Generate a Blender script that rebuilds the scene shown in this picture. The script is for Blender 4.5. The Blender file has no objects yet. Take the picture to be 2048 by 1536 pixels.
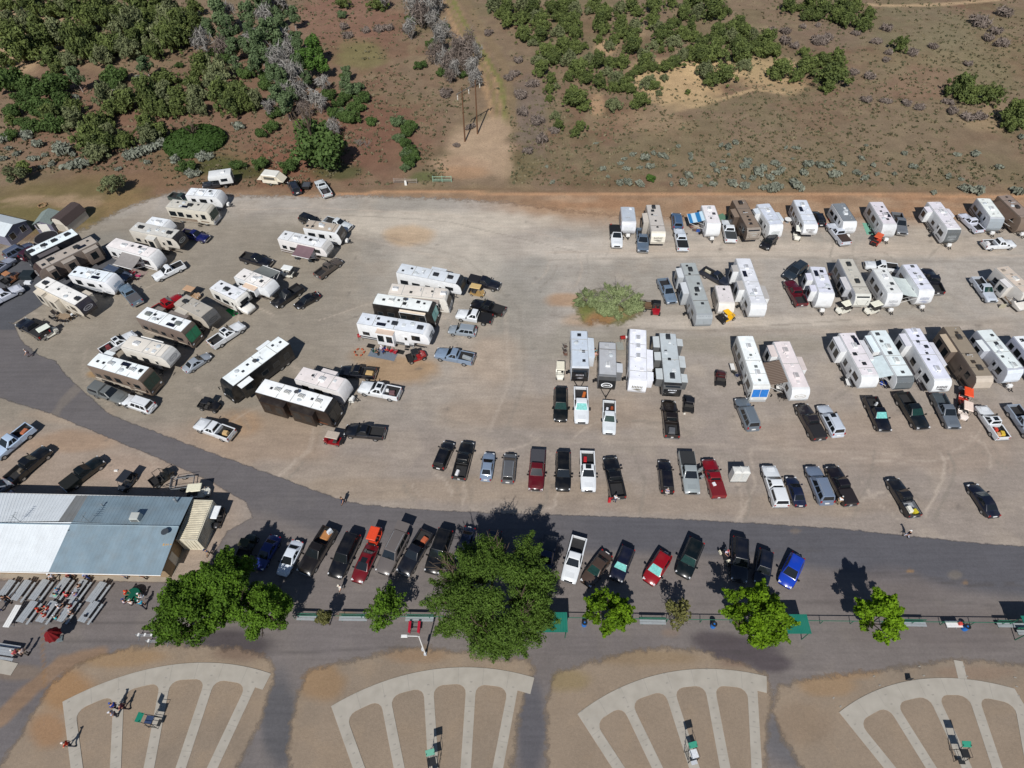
import bpy, bmesh, math, random
import numpy as np
from math import radians, sin, cos, pi, atan2, hypot
from mathutils import Vector, Matrix

sc = bpy.context.scene
COL = sc.collection
R = random.Random(11)

# ---------------------------------------------------------------- camera model (surveyed from the shooting-field geometry)
CH, CP, CF = 69.2, radians(50.76), 1241.0
SP, CPc = sin(CP), cos(CP)

def G(u, v, z=0.0):
    """ground point (at height z) seen at photo pixel u, v (2048 x 1536 photo)"""
    x = (u - 1024) / CF; y = -(v - 768) / CF
    d = (x, y * SP + CPc, y * CPc - SP)
    t = (z - CH) / d[2]
    return Vector((d[0] * t, d[1] * t, z))

cam = bpy.data.cameras.new('camera')
cam.sensor_width = 36.0
cam.lens = 36.0 * CF / 2048.0
cam.clip_end = 6000
cam_o = bpy.data.objects.new('camera', cam); COL.objects.link(cam_o)
cam_o.location = (0, 0, CH); cam_o.rotation_euler = (pi / 2 - CP, 0, 0)
sc.camera = cam_o

# ---------------------------------------------------------------- daylight
SUN_EL = radians(45.5); SH_AZ = radians(10.5)        # shadows fall toward +y, a little to +x
sund = Vector((sin(SH_AZ) * cos(SUN_EL), cos(SH_AZ) * cos(SUN_EL), -sin(SUN_EL)))
sl = bpy.data.lights.new('sun', 'SUN'); sl.energy = 4.35; sl.angle = radians(0.53); sl.color = (1.0, 0.965, 0.91)
so = bpy.data.objects.new('sun', sl); COL.objects.link(so)
so.rotation_euler = sund.to_track_quat('-Z', 'Y').to_euler(); so.location = (-40, -80, 150)
w = bpy.data.worlds.new('World'); sc.world = w; w.use_nodes = True
nt = w.node_tree; bg = nt.nodes['Background']
sky = nt.nodes.new('ShaderNodeTexSky'); sky.sky_type = 'NISHITA'; sky.sun_disc = False
sky.sun_elevation = SUN_EL
sky.sun_rotation = atan2(-sund.x, -sund.y)
sky.air_density = 1.0; sky.dust_density = 0.6; sky.altitude = 1500
nt.links.new(sky.outputs[0], bg.inputs[0]); bg.inputs[1].default_value = 0.062
sc.view_settings.view_transform = 'Standard'; sc.view_settings.look = 'None'
sc.view_settings.exposure = 0; sc.view_settings.gamma = 1
sc.cycles.max_bounces = 5; sc.cycles.diffuse_bounces = 2; sc.cycles.glossy_bounces = 2
sc.cycles.transmission_bounces = 2; sc.cycles.transparent_max_bounces = 6
sc.cycles.use_denoising = True
sc.cycles.use_adaptive_sampling = True

# ---------------------------------------------------------------- materials
def lin(c):
    return tuple((x / 12.92 if x <= .04045 else ((x + .055) / 1.055) ** 2.4) for x in c)
def S(r, g, b, k=1.0):
    """sRGB 0-255 -> linear"""
    return tuple(min(1.0, x * k) for x in lin((r / 255, g / 255, b / 255)))

_M = {}
def mat(key, color, rough=.55, metal=0.0, coat=0.0, var=.12, scale=3.0, dirt=0.0, spec=.5, bump=0.0, ribs=None, trans=0.0):
    if key in _M: return _M[key]
    m = bpy.data.materials.new(key); m.use_nodes = True
    t = m.node_tree; b = t.nodes['Principled BSDF']; L = t.links.new
    tc = t.nodes.new('ShaderNodeTexCoord')
    n = t.nodes.new('ShaderNodeTexNoise'); n.inputs['Scale'].default_value = scale; n.inputs['Detail'].default_value = 5
    L(tc.outputs['Object'], n.inputs['Vector'])
    r = t.nodes.new('ShaderNodeMapRange'); L(n.outputs[0], r.inputs[0])
    r.inputs[1].default_value = .3; r.inputs[2].default_value = .7
    r.inputs[3].default_value = 1 - var; r.inputs[4].default_value = 1 + var * .6
    mx = t.nodes.new('ShaderNodeVectorMath'); mx.operation = 'SCALE'
    mx.inputs[0].default_value = color[:3]; L(r.outputs[0], mx.inputs['Scale'])
    out = mx.outputs[0]
    if dirt:
        n2 = t.nodes.new('ShaderNodeTexNoise'); n2.inputs['Scale'].default_value = .9; n2.inputs['Detail'].default_value = 6
        L(tc.outputs['Object'], n2.inputs['Vector'])
        r2 = t.nodes.new('ShaderNodeMapRange'); L(n2.outputs[0], r2.inputs[0])
        r2.inputs[1].default_value = .45; r2.inputs[2].default_value = .75; r2.inputs[4].default_value = dirt
        mm = t.nodes.new('ShaderNodeMix'); mm.data_type = 'RGBA'
        L(r2.outputs[0], mm.inputs[0]); L(out, mm.inputs[6]); mm.inputs[7].default_value = (.22, .19, .15, 1)
        out = mm.outputs[2]
    L(out, b.inputs['Base Color'])
    b.inputs['Roughness'].default_value = rough; b.inputs['Metallic'].default_value = metal
    b.inputs['Coat Weight'].default_value = coat; b.inputs['Coat Roughness'].default_value = .06
    b.inputs['Specular IOR Level'].default_value = spec
    if trans: b.inputs['Transmission Weight'].default_value = trans
    if ribs:
        ax, sc_, st = ribs
        wv = t.nodes.new('ShaderNodeTexWave'); wv.bands_direction = ax; wv.inputs['Scale'].default_value = sc_
        L(tc.outputs['Object'], wv.inputs['Vector'])
        bp = t.nodes.new('ShaderNodeBump'); bp.inputs['Strength'].default_value = st; bp.inputs['Distance'].default_value = .06
        L(wv.outputs[0], bp.inputs['Height']); L(bp.outputs[0], b.inputs['Normal'])
    elif bump:
        bp = t.nodes.new('ShaderNodeBump'); bp.inputs['Strength'].default_value = bump; bp.inputs['Distance'].default_value = .05
        L(n.outputs[0], bp.inputs['Height']); L(bp.outputs[0], b.inputs['Normal'])
    _M[key] = m
    return m

def paint(c):
    """car paint, by sRGB"""
    return mat('paint_%d_%d_%d' % c, S(*c), .28, coat=.6, var=.05, scale=6, dirt=.10)
def shell(c):
    """RV / metal siding paint"""
    return mat('shell_%d_%d_%d' % c, S(*c), .42, coat=.1, var=.06, scale=2.2, dirt=.13)
def flat(c, rough=.75):
    return mat('flat_%d_%d_%d' % c, S(*c), rough, var=.15, scale=8)
def cloth(c):
    return mat('cloth_%d_%d_%d' % c, S(*c), .9, var=.2, scale=14, spec=.2)
def matleaf(key, c0, c1, rough=.75, tr=.15):
    if key in _M: return _M[key]
    m = bpy.data.materials.new(key); m.use_nodes = True
    t = m.node_tree; b = t.nodes['Principled BSDF']; L = t.links.new
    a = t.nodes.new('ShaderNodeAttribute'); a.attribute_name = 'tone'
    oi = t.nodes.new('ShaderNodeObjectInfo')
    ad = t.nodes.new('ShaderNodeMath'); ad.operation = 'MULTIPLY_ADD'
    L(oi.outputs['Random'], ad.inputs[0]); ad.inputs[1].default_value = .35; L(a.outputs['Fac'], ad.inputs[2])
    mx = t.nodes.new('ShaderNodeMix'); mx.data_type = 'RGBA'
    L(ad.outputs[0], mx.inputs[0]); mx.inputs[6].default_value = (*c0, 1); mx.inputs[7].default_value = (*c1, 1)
    L(mx.outputs[2], b.inputs['Base Color']); b.inputs['Roughness'].default_value = rough
    b.inputs['Specular IOR Level'].default_value = .25
    tl = t.nodes.new('ShaderNodeBsdfTranslucent'); L(mx.outputs[2], tl.inputs['Color'])
    ms = t.nodes.new('ShaderNodeMixShader'); ms.inputs[0].default_value = tr
    L(b.outputs[0], ms.inputs[1]); L(tl.outputs[0], ms.inputs[2])
    L(ms.outputs[0], t.nodes['Material Output'].inputs['Surface'])
    _M[key] = m
    return m

GLASS = mat('tinted_glass', (.012, .015, .018), .06, var=.05, spec=.8)
GLASS_T = mat('teal_sunshade_glass', S(120, 190, 185), .12, var=.25, scale=5, spec=.7)
GLASS_G = mat('green_tinted_glass', S(28, 56, 50), .1, var=.3, scale=4, spec=.7)
GLASS_B = mat('blue_sunshade_glass', S(40, 120, 200), .15, var=.15, spec=.7)
TYRE = mat('tyre_rubber', (.018, .018, .019), .85)
RIM = mat('alloy_rim', (.45, .46, .47), .35, metal=.7)
BLACK = mat('black_trim', (.015, .015, .016), .5)
LINER = mat('bed_liner', (.022, .022, .024), .8, bump=.4)
CHROME = mat('chrome', (.6, .61, .62), .18, metal=.9)
LAMP = mat('headlamp', (.75, .77, .8), .1, spec=.9)
TAIL = mat('tail_lamp', (.35, .012, .012), .2)
ALU = mat('brushed_aluminium', S(185, 190, 194), .4, metal=.35, var=.1)
STEEL = mat('galvanised_steel', S(150, 155, 160), .5, metal=.4)
WHITE = mat('white_plastic', (.78, .78, .77), .45, var=.05, dirt=.06)
CREAM = mat('cream_plastic', S(226, 219, 196), .5, var=.06)
SKIN = mat('skin', S(196, 148, 120), .6, var=.08)
BARK = mat('bark', S(96, 82, 68), .9, var=.4, scale=10, bump=.8)
DEADWOOD = mat('weathered_wood', S(158, 148, 140), .9, var=.3, scale=9)

# ---------------------------------------------------------------- mesh building
class MB:
    def __init__(s): s.v = []; s.f = []
    def add(s, vs, fs):
        o = len(s.v); s.v += [tuple(p) for p in vs]; s.f += [tuple(i + o for i in f) for f in fs]; return s
    def hexa(s, p):
        return s.add(p, [(3, 2, 1, 0), (4, 5, 6, 7), (0, 1, 5, 4), (1, 2, 6, 5), (2, 3, 7, 6), (3, 0, 4, 7)])
    def box(s, x0, x1, y0, y1, z0, z1):
        return s.hexa([(x0, y0, z0), (x1, y0, z0), (x1, y1, z0), (x0, y1, z0), (x0, y0, z1), (x1, y0, z1), (x1, y1, z1), (x0, y1, z1)])
    def taper(s, x0, x1, y0, y1, z0, z1, k):
        """box whose top is pulled in by k"""
        return s.hexa([(x0, y0, z0), (x1, y0, z0), (x1, y1, z0), (x0, y1, z0), (x0 + k, y0 + k, z1), (x1 - k, y0 + k, z1), (x1 - k, y1 - k, z1), (x0 + k, y1 - k, z1)])
    def prism(s, prof, y0, y1):
        n = len(prof)
        vs = [(x, y0, z) for x, z in prof] + [(x, y1, z) for x, z in prof]
        fs = [tuple(range(n)), tuple(range(2 * n - 1, n - 1, -1))]
        fs += [((i + 1) % n, i, i + n, (i + 1) % n + n) for i in range(n)]
        return s.add(vs, fs)
    def loft(s, rings, cap=True):
        n = len(rings[0]); vs = [p for r in rings for p in r]; fs = []
        for k in range(len(rings) - 1):
            for i in range(n):
                a = k * n + i; b = k * n + (i + 1) % n
                fs.append((a, b, b + n, a + n))
        if cap: fs += [tuple(range(n - 1, -1, -1)), tuple(range((len(rings) - 1) * n, len(rings) * n))]
        return s.add(vs, fs)
    def tube(s, p0, p1, r0, r1=None, n=6, cap=True):
        p0 = Vector(p0); p1 = Vector(p1); r1 = r0 if r1 is None else r1
        d = (p1 - p0).normalized(); a = d.orthogonal().normalized(); b = d.cross(a)
        rg = [[p + (a * cos(2 * pi * i / n) + b * sin(2 * pi * i / n)) * r for i in range(n)] for p, r in ((p0, r0), (p1, r1))]
        return s.loft(rg, cap)
    def path(s, pts, r, n=5):
        for a, b in zip(pts[:-1], pts[1:]): s.tube(a, b, r, r, n)
        return s
    def disc(s, c, r0, r1, z0, z1, n=16):
        return s.loft([[(c[0] + r * cos(2 * pi * i / n), c[1] + r * sin(2 * pi * i / n), z) for i in range(n)] for r, z in ((r0, z0), (r1, z1))])
    def lathe(s, prof, n=14, c=(0, 0)):
        return s.loft([[(c[0] + r * cos(2 * pi * i / n), c[1] + r * sin(2 * pi * i / n), z) for i in range(n)] for r, z in prof])
    def quad(s, *p): return s.add(p, [tuple(range(len(p)))])
    def ball(s, c, r, n=8, k=5, sz=1.0):
        pr = [(r * sin(pi * j / k) + 1e-4, c[2] + r * sz * -cos(pi * j / k)) for j in range(k + 1)]
        return s.lathe(pr, n, (c[0], c[1]))
    def mesh(s, name, bevel=0, seg=1, smooth=False, ang=35, merge=False):
        m = bpy.data.meshes.new(name); m.from_pydata(s.v, [], s.f)
        if bevel or merge:
            bm = bmesh.new(); bm.from_mesh(m)
            if merge: bmesh.ops.remove_doubles(bm, verts=bm.verts, dist=1e-4)
            if bevel:
                bmesh.ops.recalc_face_normals(bm, faces=bm.faces)
                es = [e for e in bm.edges if len(e.link_faces) == 2 and e.calc_face_angle(0) > .5]
                bmesh.ops.bevel(bm, geom=es, offset=bevel, segments=seg, affect='EDGES', profile=.6, clamp_overlap=True)
            bm.to_mesh(m); bm.free()
        else:
            bm = bmesh.new(); bm.from_mesh(m); bmesh.ops.recalc_face_normals(bm, faces=bm.faces); bm.to_mesh(m); bm.free()
        if smooth:
            m.shade_smooth(); m.set_sharp_from_angle(angle=radians(ang))
        m.materials.append(None)
        return m

def obj(name, mesh, m, parent=None, loc=(0, 0, 0), rot=None, scale=None):
    if isinstance(mesh, MB): mesh = mesh.mesh(name)
    o = bpy.data.objects.new(name, mesh); COL.objects.link(o)
    if len(mesh.materials) == 0: mesh.materials.append(None)
    sl_ = o.material_slots[0]; sl_.link = 'OBJECT'; sl_.material = m
    if parent is not None: o.parent = parent
    o.location = loc
    if rot is not None: o.rotation_euler = rot
    if scale is not None: o.scale = scale
    return o
def tag(o, label, cat, group=None, kind=None):
    if label: o['label'] = label
    if cat: o['category'] = cat
    if group: o['group'] = group
    if kind: o['kind'] = kind
    return o
def thing(name, label, cat, loc=(0, 0, 0), rz=0.0, group=None, s=1.0):
    o = bpy.data.objects.new(name, None); COL.objects.link(o); o.empty_display_size = .3
    o.location = loc; o.rotation_euler = (0, 0, rz); o.scale = (s, s, s)
    return tag(o, label, cat, group)
def single(name, mesh, m, label, cat, loc=(0, 0, 0), rz=0.0, group=None, s=1.0):
    o = obj(name, mesh, m, None, loc, (0, 0, rz), (s, s, s)); return tag(o, label, cat, group)
def copy_tree(o, parent=None):
    c = o.copy(); COL.objects.link(c)
    if parent is not None: c.parent = parent
    for ch in list(o.children): copy_tree(ch, c)
    return c
def win(A, B, C, D, u0, u1, v0, v1, off=.012):
    """quad inset in the face A(bottom-left) B(bottom-right) C(top-right) D(top-left), pushed outward"""
    A, B, C, D = map(Vector, (A, B, C, D))
    f = lambda u, v: (A * (1 - u) + B * u) * (1 - v) + (D * (1 - u) + C * u) * v
    n = (B - A).cross(D - A).normalized() * off
    return [f(u0, v0) + n, f(u1, v0) + n, f(u1, v1) + n, f(u0, v1) + n]
def heading(p, q):
    d = Vector(q) - Vector(p); return atan2(d.y, d.x)
# ================================================================ THE GROUND
rng = np.random.default_rng(5)
def _hash(ix, iy, s):
    h = (ix * 374761393 + iy * 668265263 + s * 982451653) & 0xffffffff
    h = ((h ^ (h >> 13)) * 1274126177) & 0xffffffff
    return ((h ^ (h >> 16)) & 0xffff) / 65535.0
def vnoise(x, y, s=0):
    ix = np.floor(x).astype(np.int64); iy = np.floor(y).astype(np.int64)
    fx = x - ix; fy = y - iy; fx = fx * fx * (3 - 2 * fx); fy = fy * fy * (3 - 2 * fy)
    a = _hash(ix, iy, s); b = _hash(ix + 1, iy, s); c = _hash(ix, iy + 1, s); d = _hash(ix + 1, iy + 1, s)
    return (a * (1 - fx) + b * fx) * (1 - fy) + (c * (1 - fx) + d * fx) * fy
def fbm(x, y, sc_, s=0, o=4):
    r = 0; a = .5
    for k in range(o):
        r = r + a * vnoise(x * sc_ * 2 ** k + 17 * k, y * sc_ * 2 ** k - 9 * k, s + k); a *= .5
    return r / (1 - .5 ** o)
def toworld(px): return np.array([tuple(G(u, v))[:2] for u, v in px])
def px_of(x, y):
    """photo pixel of ground points"""
    cu = y * SP - CH * CPc; cf = y * CPc + CH * SP
    cf = np.maximum(cf, 1.0)
    return 1024 + CF * x / cf, 768 - CF * cu / cf
def seg_dist(x, y, P, closed):
    d = np.full(x.shape, 1e9); n = len(P)
    for i in range(n if closed else n - 1):
        a = P[i]; b = P[(i + 1) % n]; ab = b - a; l2 = max(ab @ ab, 1e-9)
        t = np.clip(((x - a[0]) * ab[0] + (y - a[1]) * ab[1]) / l2, 0, 1)
        d = np.minimum(d, np.hypot(x - a[0] - t * ab[0], y - a[1] - t * ab[1]))
    return d
def inside(x, y, P):
    r = np.zeros(x.shape, bool); n = len(P)
    for i in range(n):
        a = P[i]; b = P[(i + 1) % n]
        c = ((a[1] > y) != (b[1] > y)) & (x < (b[0] - a[0]) * (y - a[1]) / (b[1] - a[1] + 1e-12) + a[0])
        r ^= c
    return r
def sdist(x, y, P):
    d = seg_dist(x, y, P, True); return np.where(inside(x, y, P), d, -d)
def smooth(a, b, t):
    t = np.clip((t - a) / (b - a), 0, 1); return t * t * (3 - 2 * t)

def blobs(x, y, C, lst, wob=.35, seed=3):
    """lst of (u, v, ru, rv, colour, strength): soft patches of ground colour, placed by where they lie"""
    u, v = px_of(x, y)
    for k, (bu, bv, ru, rv, c, st) in enumerate(lst):
        m = (np.abs(u - bu) < ru * 1.7) & (np.abs(v - bv) < rv * 1.7)
        if not m.any(): continue
        q = np.hypot((u[m] - bu) / ru, (v[m] - bv) / rv) + (fbm(x[m], y[m], .25, seed + k) - .5) * 2 * wob
        w_ = (1 - smooth(.55, 1.15, q)) * st
        C[m] = C[m] * (1 - w_[:, None]) + np.array(S(*c)) * w_[:, None]
def lines(x, y, C, lst):
    """lst of (pixel polyline, half width m, colour, strength)"""
    for k, (pl, hw, c, st) in enumerate(lst):
        P = toworld(pl); d = seg_dist(x, y, P, False) + (fbm(x, y, .5, 40 + k) - .5) * hw * .9
        w_ = (1 - smooth(hw * .5, hw * 1.1, d)) * st
        C[:] = C * (1 - w_[:, None]) + np.array(S(*c)) * w_[:, None]

def matground(key, fine, bump, rough=.95, edge=0.0, speck=None, aniso=None, sat=1.0, val=1.0):
    m = bpy.data.materials.new(key); m.use_nodes = True
    t = m.node_tree; b = t.nodes['Principled BSDF']; L = t.links.new
    a = t.nodes.new('ShaderNodeVertexColor'); a.layer_name = 'col'
    g = t.nodes.new('ShaderNodeNewGeometry')
    src = g.outputs['Position']
    def noise(scale, detail=6, rough_=.6):
        n = t.nodes.new('ShaderNodeTexNoise'); n.inputs['Scale'].default_value = scale
        n.inputs['Detail'].default_value = detail; n.inputs['Roughness'].default_value = rough_
        L(src, n.inputs['Vector']); return n.outputs[0]
    def rngm(o, lo, hi, a_, b_):
        r = t.nodes.new('ShaderNodeMapRange'); L(o, r.inputs[0])
        for i, q in enumerate((lo, hi, a_, b_)): r.inputs[i + 1].default_value = q
        return r.outputs[0]
    def mul(o1, o2):
        q = t.nodes.new('ShaderNodeMath'); q.operation = 'MULTIPLY'; L(o1, q.inputs[0]); L(o2, q.inputs[1]); return q.outputs[0]
    n1 = noise(3.2, 8, .75); n2 = noise(.35, 5, .6); n3 = noise(11, 3, .7)
    f = mul(mul(rngm(n1, .3, .7, 1 - fine, 1 + fine), rngm(n2, .35, .65, 1 - fine * .45, 1 + fine * .45)), rngm(n3, .3, .7, 1 - fine * .7, 1 + fine * .7))
    if aniso:
        mp = t.nodes.new('ShaderNodeMapping'); L(src, mp.inputs[0]); mp.inputs['Scale'].default_value = aniso; mp.inputs['Rotation'].default_value = (0, 0, -.06)
        n4 = t.nodes.new('ShaderNodeTexNoise'); n4.inputs['Scale'].default_value = 1; n4.inputs['Detail'].default_value = 4; L(mp.outputs[0], n4.inputs['Vector'])
        f = mul(f, rngm(n4.outputs[0], .35, .65, .94, 1.06))
    mx = t.nodes.new('ShaderNodeVectorMath'); mx.operation = 'SCALE'
    L(a.outputs[0], mx.inputs[0]); L(f, mx.inputs['Scale']); out = mx.outputs[0]
    if speck:
        vo = t.nodes.new('ShaderNodeTexVoronoi'); vo.inputs['Scale'].default_value = speck[0]; L(src, vo.inputs['Vector'])
        sp = rngm(vo.outputs['Distance'], .05, speck[1], speck[3], 0)
        mm = t.nodes.new('ShaderNodeMix'); mm.data_type = 'RGBA'; L(mul(sp, rngm(n2, .42, .6, 0, 1)), mm.inputs[0])
        L(out, mm.inputs[6]); mm.inputs[7].default_value = (*S(*speck[2]), 1); out = mm.outputs[2]
    hs = t.nodes.new('ShaderNodeHueSaturation'); hs.inputs['Saturation'].default_value = sat; hs.inputs['Value'].default_value = val; L(out, hs.inputs['Color']); out = hs.outputs[0]
    L(out, b.inputs['Base Color']); b.inputs['Roughness'].default_value = rough; b.inputs['Specular IOR Level'].default_value = .2
    bp = t.nodes.new('ShaderNodeBump'); bp.inputs['Strength'].default_value = bump; bp.inputs['Distance'].default_value = .12
    ad = t.nodes.new('ShaderNodeMath'); ad.operation = 'ADD'; L(n1, ad.inputs[0]); L(n3, ad.inputs[1])
    L(ad.outputs[0], bp.inputs['Height']); L(bp.outputs[0], b.inputs['Normal'])
    if edge:
        ea = t.nodes.new('ShaderNodeAttribute'); ea.attribute_name = 'edge'
        ne = noise(.9, 7, .72)
        q = t.nodes.new('ShaderNodeMath'); q.operation = 'MULTIPLY_ADD'; L(ne, q.inputs[0]); q.inputs[1].default_value = edge * 3.0
        q2 = t.nodes.new('ShaderNodeMath'); q2.operation = 'SUBTRACT'; L(ea.outputs['Fac'], q2.inputs[0]); q2.inputs[1].default_value = edge * 1.5
        L(q2.outputs[0], q.inputs[2])
        al = rngm(q.outputs[0], -edge * .45, edge * .45, 0, 1)
        tr = t.nodes.new('ShaderNodeBsdfTransparent'); ms = t.nodes.new('ShaderNodeMixShader')
        L(al, ms.inputs[0]); L(tr.outputs[0], ms.inputs[1]); L(b.outputs[0], ms.inputs[2])
        L(ms.outputs[0], t.nodes['Material Output'].inputs['Surface'])
    return m

def grid_mesh(name, xs, ys, z, keep=None, colf=None, edgef=None):
    X, Y = np.meshgrid(xs, ys); nx, ny = len(xs), len(ys)
    x = X.ravel(); y = Y.ravel()
    idx = np.arange(nx * ny).reshape(ny, nx)
    F = np.stack([idx[:-1, :-1], idx[:-1, 1:], idx[1:, 1:], idx[1:, :-1]], -1).reshape(-1, 4)
    E_ = edgef(x, y) if edgef is not None else None
    if E_ is not None:
        F = F[(E_[F] > keep).any(1)]
        used = np.unique(F); mp = -np.ones(nx * ny, np.int64); mp[used] = np.arange(len(used))
        F = mp[F]; x = x[used]; y = y[used]; E_ = E_[used]
    m = bpy.data.meshes.new(name)
    m.vertices.add(len(x)); co = np.empty((len(x), 3), np.float32); co[:, 0] = x; co[:, 1] = y; co[:, 2] = z
    m.vertices.foreach_set('co', co.ravel())
    m.loops.add(F.size); m.loops.foreach_set('vertex_index', F.ravel().astype(np.int32))
    m.polygons.add(len(F)); m.polygons.foreach_set('loop_start', np.arange(0, F.size, 4, dtype=np.int32))
    m.polygons.foreach_set('loop_total', np.full(len(F), 4, np.int32))
    m.update(calc_edges=True)
    C = colf(x, y)
    ca = m.color_attributes.new('col', 'FLOAT_COLOR', 'POINT')
    ca.data.foreach_set('color', np.concatenate([C, np.ones((len(C), 1))], 1).astype(np.float32).ravel())
    if E_ is not None:
        ea = m.attributes.new('edge', 'FLOAT', 'POINT'); ea.data.foreach_set('value', E_.astype(np.float32))
    m.materials.append(None)
    return m

# ---- terrain: dry scrub, lawn, dirt
def terrain_col(x, y):
    u, v = px_of(x, y)
    n = fbm(x, y, .06, 1); n2 = fbm(x, y, .35, 9); n3 = fbm(x, y, .02, 21)
    base = np.array(S(124, 104, 82)); C = np.tile(base, (len(x), 1))
    def mixin(w_, c): C[:] = C * (1 - w_[:, None]) + np.array(S(*c)) * w_[:, None]
    mixin(smooth(.45, .7, n), (116, 88, 68))
    mixin(smooth(.5, .75, n2) * .5, (138, 122, 92))
    mixin(smooth(.5, .7, n3) * .5 * (u > 1050), (126, 112, 84))
    mixin(smooth(.52, .62, fbm(x, y, .12, 33)) * .35, (104, 98, 66))
    mixin(smooth(.1, .0, np.abs(u - 430) / 430 - .0) * 0, (0, 0, 0))
    blobs(x, y, C, [
        (430, 250, 460, 200, (120, 88, 68), .75), (720, 280, 160, 90, (116, 80, 62), .7), (700, 40, 120, 60, (128, 90, 74), .7),
        (60, 60, 110, 60, (170, 142, 108), .8), (150, 90, 80, 40, (150, 128, 98), .5), (40, 110, 50, 50, (176, 146, 110), .8), (260, 130, 120, 20, (150, 124, 94), .6),
        (720, 110, 60, 34, (118, 110, 68), .8), (330, 120, 160, 60, (112, 92, 70), .5), (590, 330, 110, 60, (124, 78, 56), .6), (400, 320, 120, 40, (116, 96, 64), .6),
        (1360, 160, 110, 55, (190, 158, 112), .75), (1420, 140, 60, 26, (196, 164, 116), .8), (1530, 140, 90, 32, (186, 158, 112), .7), (1560, 170, 60, 20, (178, 150, 108), .6),
        (1210, 95, 26, 20, (186, 152, 112), .7), (1195, 210, 20, 26, (182, 146, 108), .6), (1260, 70, 40, 16, (160, 134, 102), .6), (1300, 240, 90, 30, (150, 126, 96), .5),
        (1750, 280, 330, 90, (124, 108, 84), .5), (1900, 120, 200, 90, (126, 116, 84), .5), (1800, 60, 200, 50, (118, 112, 86), .45), (1650, 70, 90, 40, (120, 96, 82), .5),
        (1980, 240, 60, 30, (158, 134, 100), .5), (1850, 170, 90, 40, (132, 98, 80), .5),
        (1300, 320, 250, 40, (118, 104, 78), .4), (1060, 230, 40, 100, (112, 98, 92), .55), (1040, 330, 40, 40, (104, 98, 62), .6),
        (150, 410, 210, 62, (112, 98, 60), .9), (60, 430, 120, 40, (104, 96, 56), .6), (260, 420, 60, 40, (140, 112, 74), .5), (300, 360, 120, 18, (126, 98, 68), .5),
        (395, 283, 50, 24, (48, 66, 26), .9), (440, 335, 60, 24, (70, 78, 34), .8), (480, 345, 60, 16, (66, 72, 32), .8), (670, 345, 60, 20, (66, 80, 40), .7), (850, 355, 40, 14, (84, 98, 50), .7),
    ])
    # dirt and orange soil along the far edge of the lot
    ob = smooth(366, 398, v + (n2 - .5) * 24) * (1 - smooth(455, 500, v)) * smooth(690, 860, u) * .9
    mixin(ob, (152, 122, 94))
    mixin(smooth(382, 396, v + (n2 - .5) * 9) * (1 - smooth(418, 446, v)) * smooth(1000, 1150, u) * .8 * smooth(.3, .6, fbm(x, y, .12, 55)), (156, 116, 82))
    mixin(smooth(374, 396, v) * (1 - smooth(440, 470, v)) * smooth(.45, .7, fbm(x, y * 3, .16, 57)) * .6, (168, 140, 112)); mixin(smooth(374, 396, v) * (1 - smooth(400, 420, v)) * smooth(.5, .7, fbm(x, y * 2.5, .2, 59)) * .5, (128, 98, 72))
    mixin(smooth(366, 380, v) * (1 - smooth(384, 394, v)) * smooth(700, 780, u) * .5 * smooth(.35, .6, n2), (120, 102, 72))
    mixin(smooth(378, 392, v + (n2 - .5) * 10) * (1 - smooth(420, 450, v)) * smooth(330, 480, u) * (1 - smooth(800, 950, u)) * .7, (146, 116, 88))
    lines(x, y, C, [
        ([(880, -40), (900, 10), (922, 60), (950, 105), (975, 145), (990, 190), (1000, 235)], 3.6, (142, 116, 86), .75),
        ([(870, -40), (890, 10), (912, 60), (938, 105), (962, 145), (975, 190), (985, 240)], .5, (166, 132, 94), .75), ([(893, -40), (912, 10), (934, 62), (960, 105), (986, 148), (1000, 192), (1008, 240)], .45, (160, 128, 92), .7), ([(880, -40), (899, 10), (922, 62), (948, 105), (974, 146), (988, 190), (996, 240)], .5, (126, 114, 68), .7),
        ([(888, -40), (915, 20), (945, 75), (975, 120), (1002, 165), (1010, 215), (1012, 250)], .8, (116, 116, 60), .9),
        ([(910, -40), (945, 30), (985, 90), (1012, 140), (1022, 200), (1024, 260)], 1.6, (128, 108, 78), .6),
        ([(1700, 8), (1800, 12), (1900, 8), (2060, -6)], 1.2, (176, 148, 112), .8),
        ([(1560, 185), (1510, 178), (1450, 196), (1380, 214)], .8, (180, 152, 110), .7),
        ([(560, 396), (760, 385), (900, 384), (1100, 390), (1400, 388), (2100, 392)], .5, (182, 136, 96), .8),
        ([(560, 388), (760, 378), (900, 377), (1100, 383), (1400, 381), (2100, 384)], .5, (118, 96, 72), .7),
    ])
    blobs(x, y, C, [(960, 300, 68, 62, (168, 142, 114), .95), (985, 260, 44, 30, (164, 138, 110), .9), (920, 330, 66, 22, (164, 134, 106), .85), (1005, 330, 24, 36, (162, 136, 108), .8), (930, 345, 60, 14, (160, 124, 90), .7)], wob=.25)
    return C
xs = np.concatenate([np.array([-2500, -1200, -600, -320, -220]), np.arange(-165, 165.1, .8), np.array([220, 320, 600, 1200, 2500])])
ys = np.concatenate([np.array([-400, -150, -40]), np.arange(-2, 30, 2.0), np.arange(30, 215.1, .8), np.array([235, 280, 400, 800, 1600, 3200])])
MT = matground('scrub_ground', .26, .55, speck=(1.3, .32, (84, 84, 54), .45), sat=.9, val=1.1)
o = obj('ground', grid_mesh('ground', xs, ys, 0.0, colf=terrain_col), MT); tag(o, 'dry brown scrub ground with sandy and grassy patches', 'ground', kind='structure')

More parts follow.
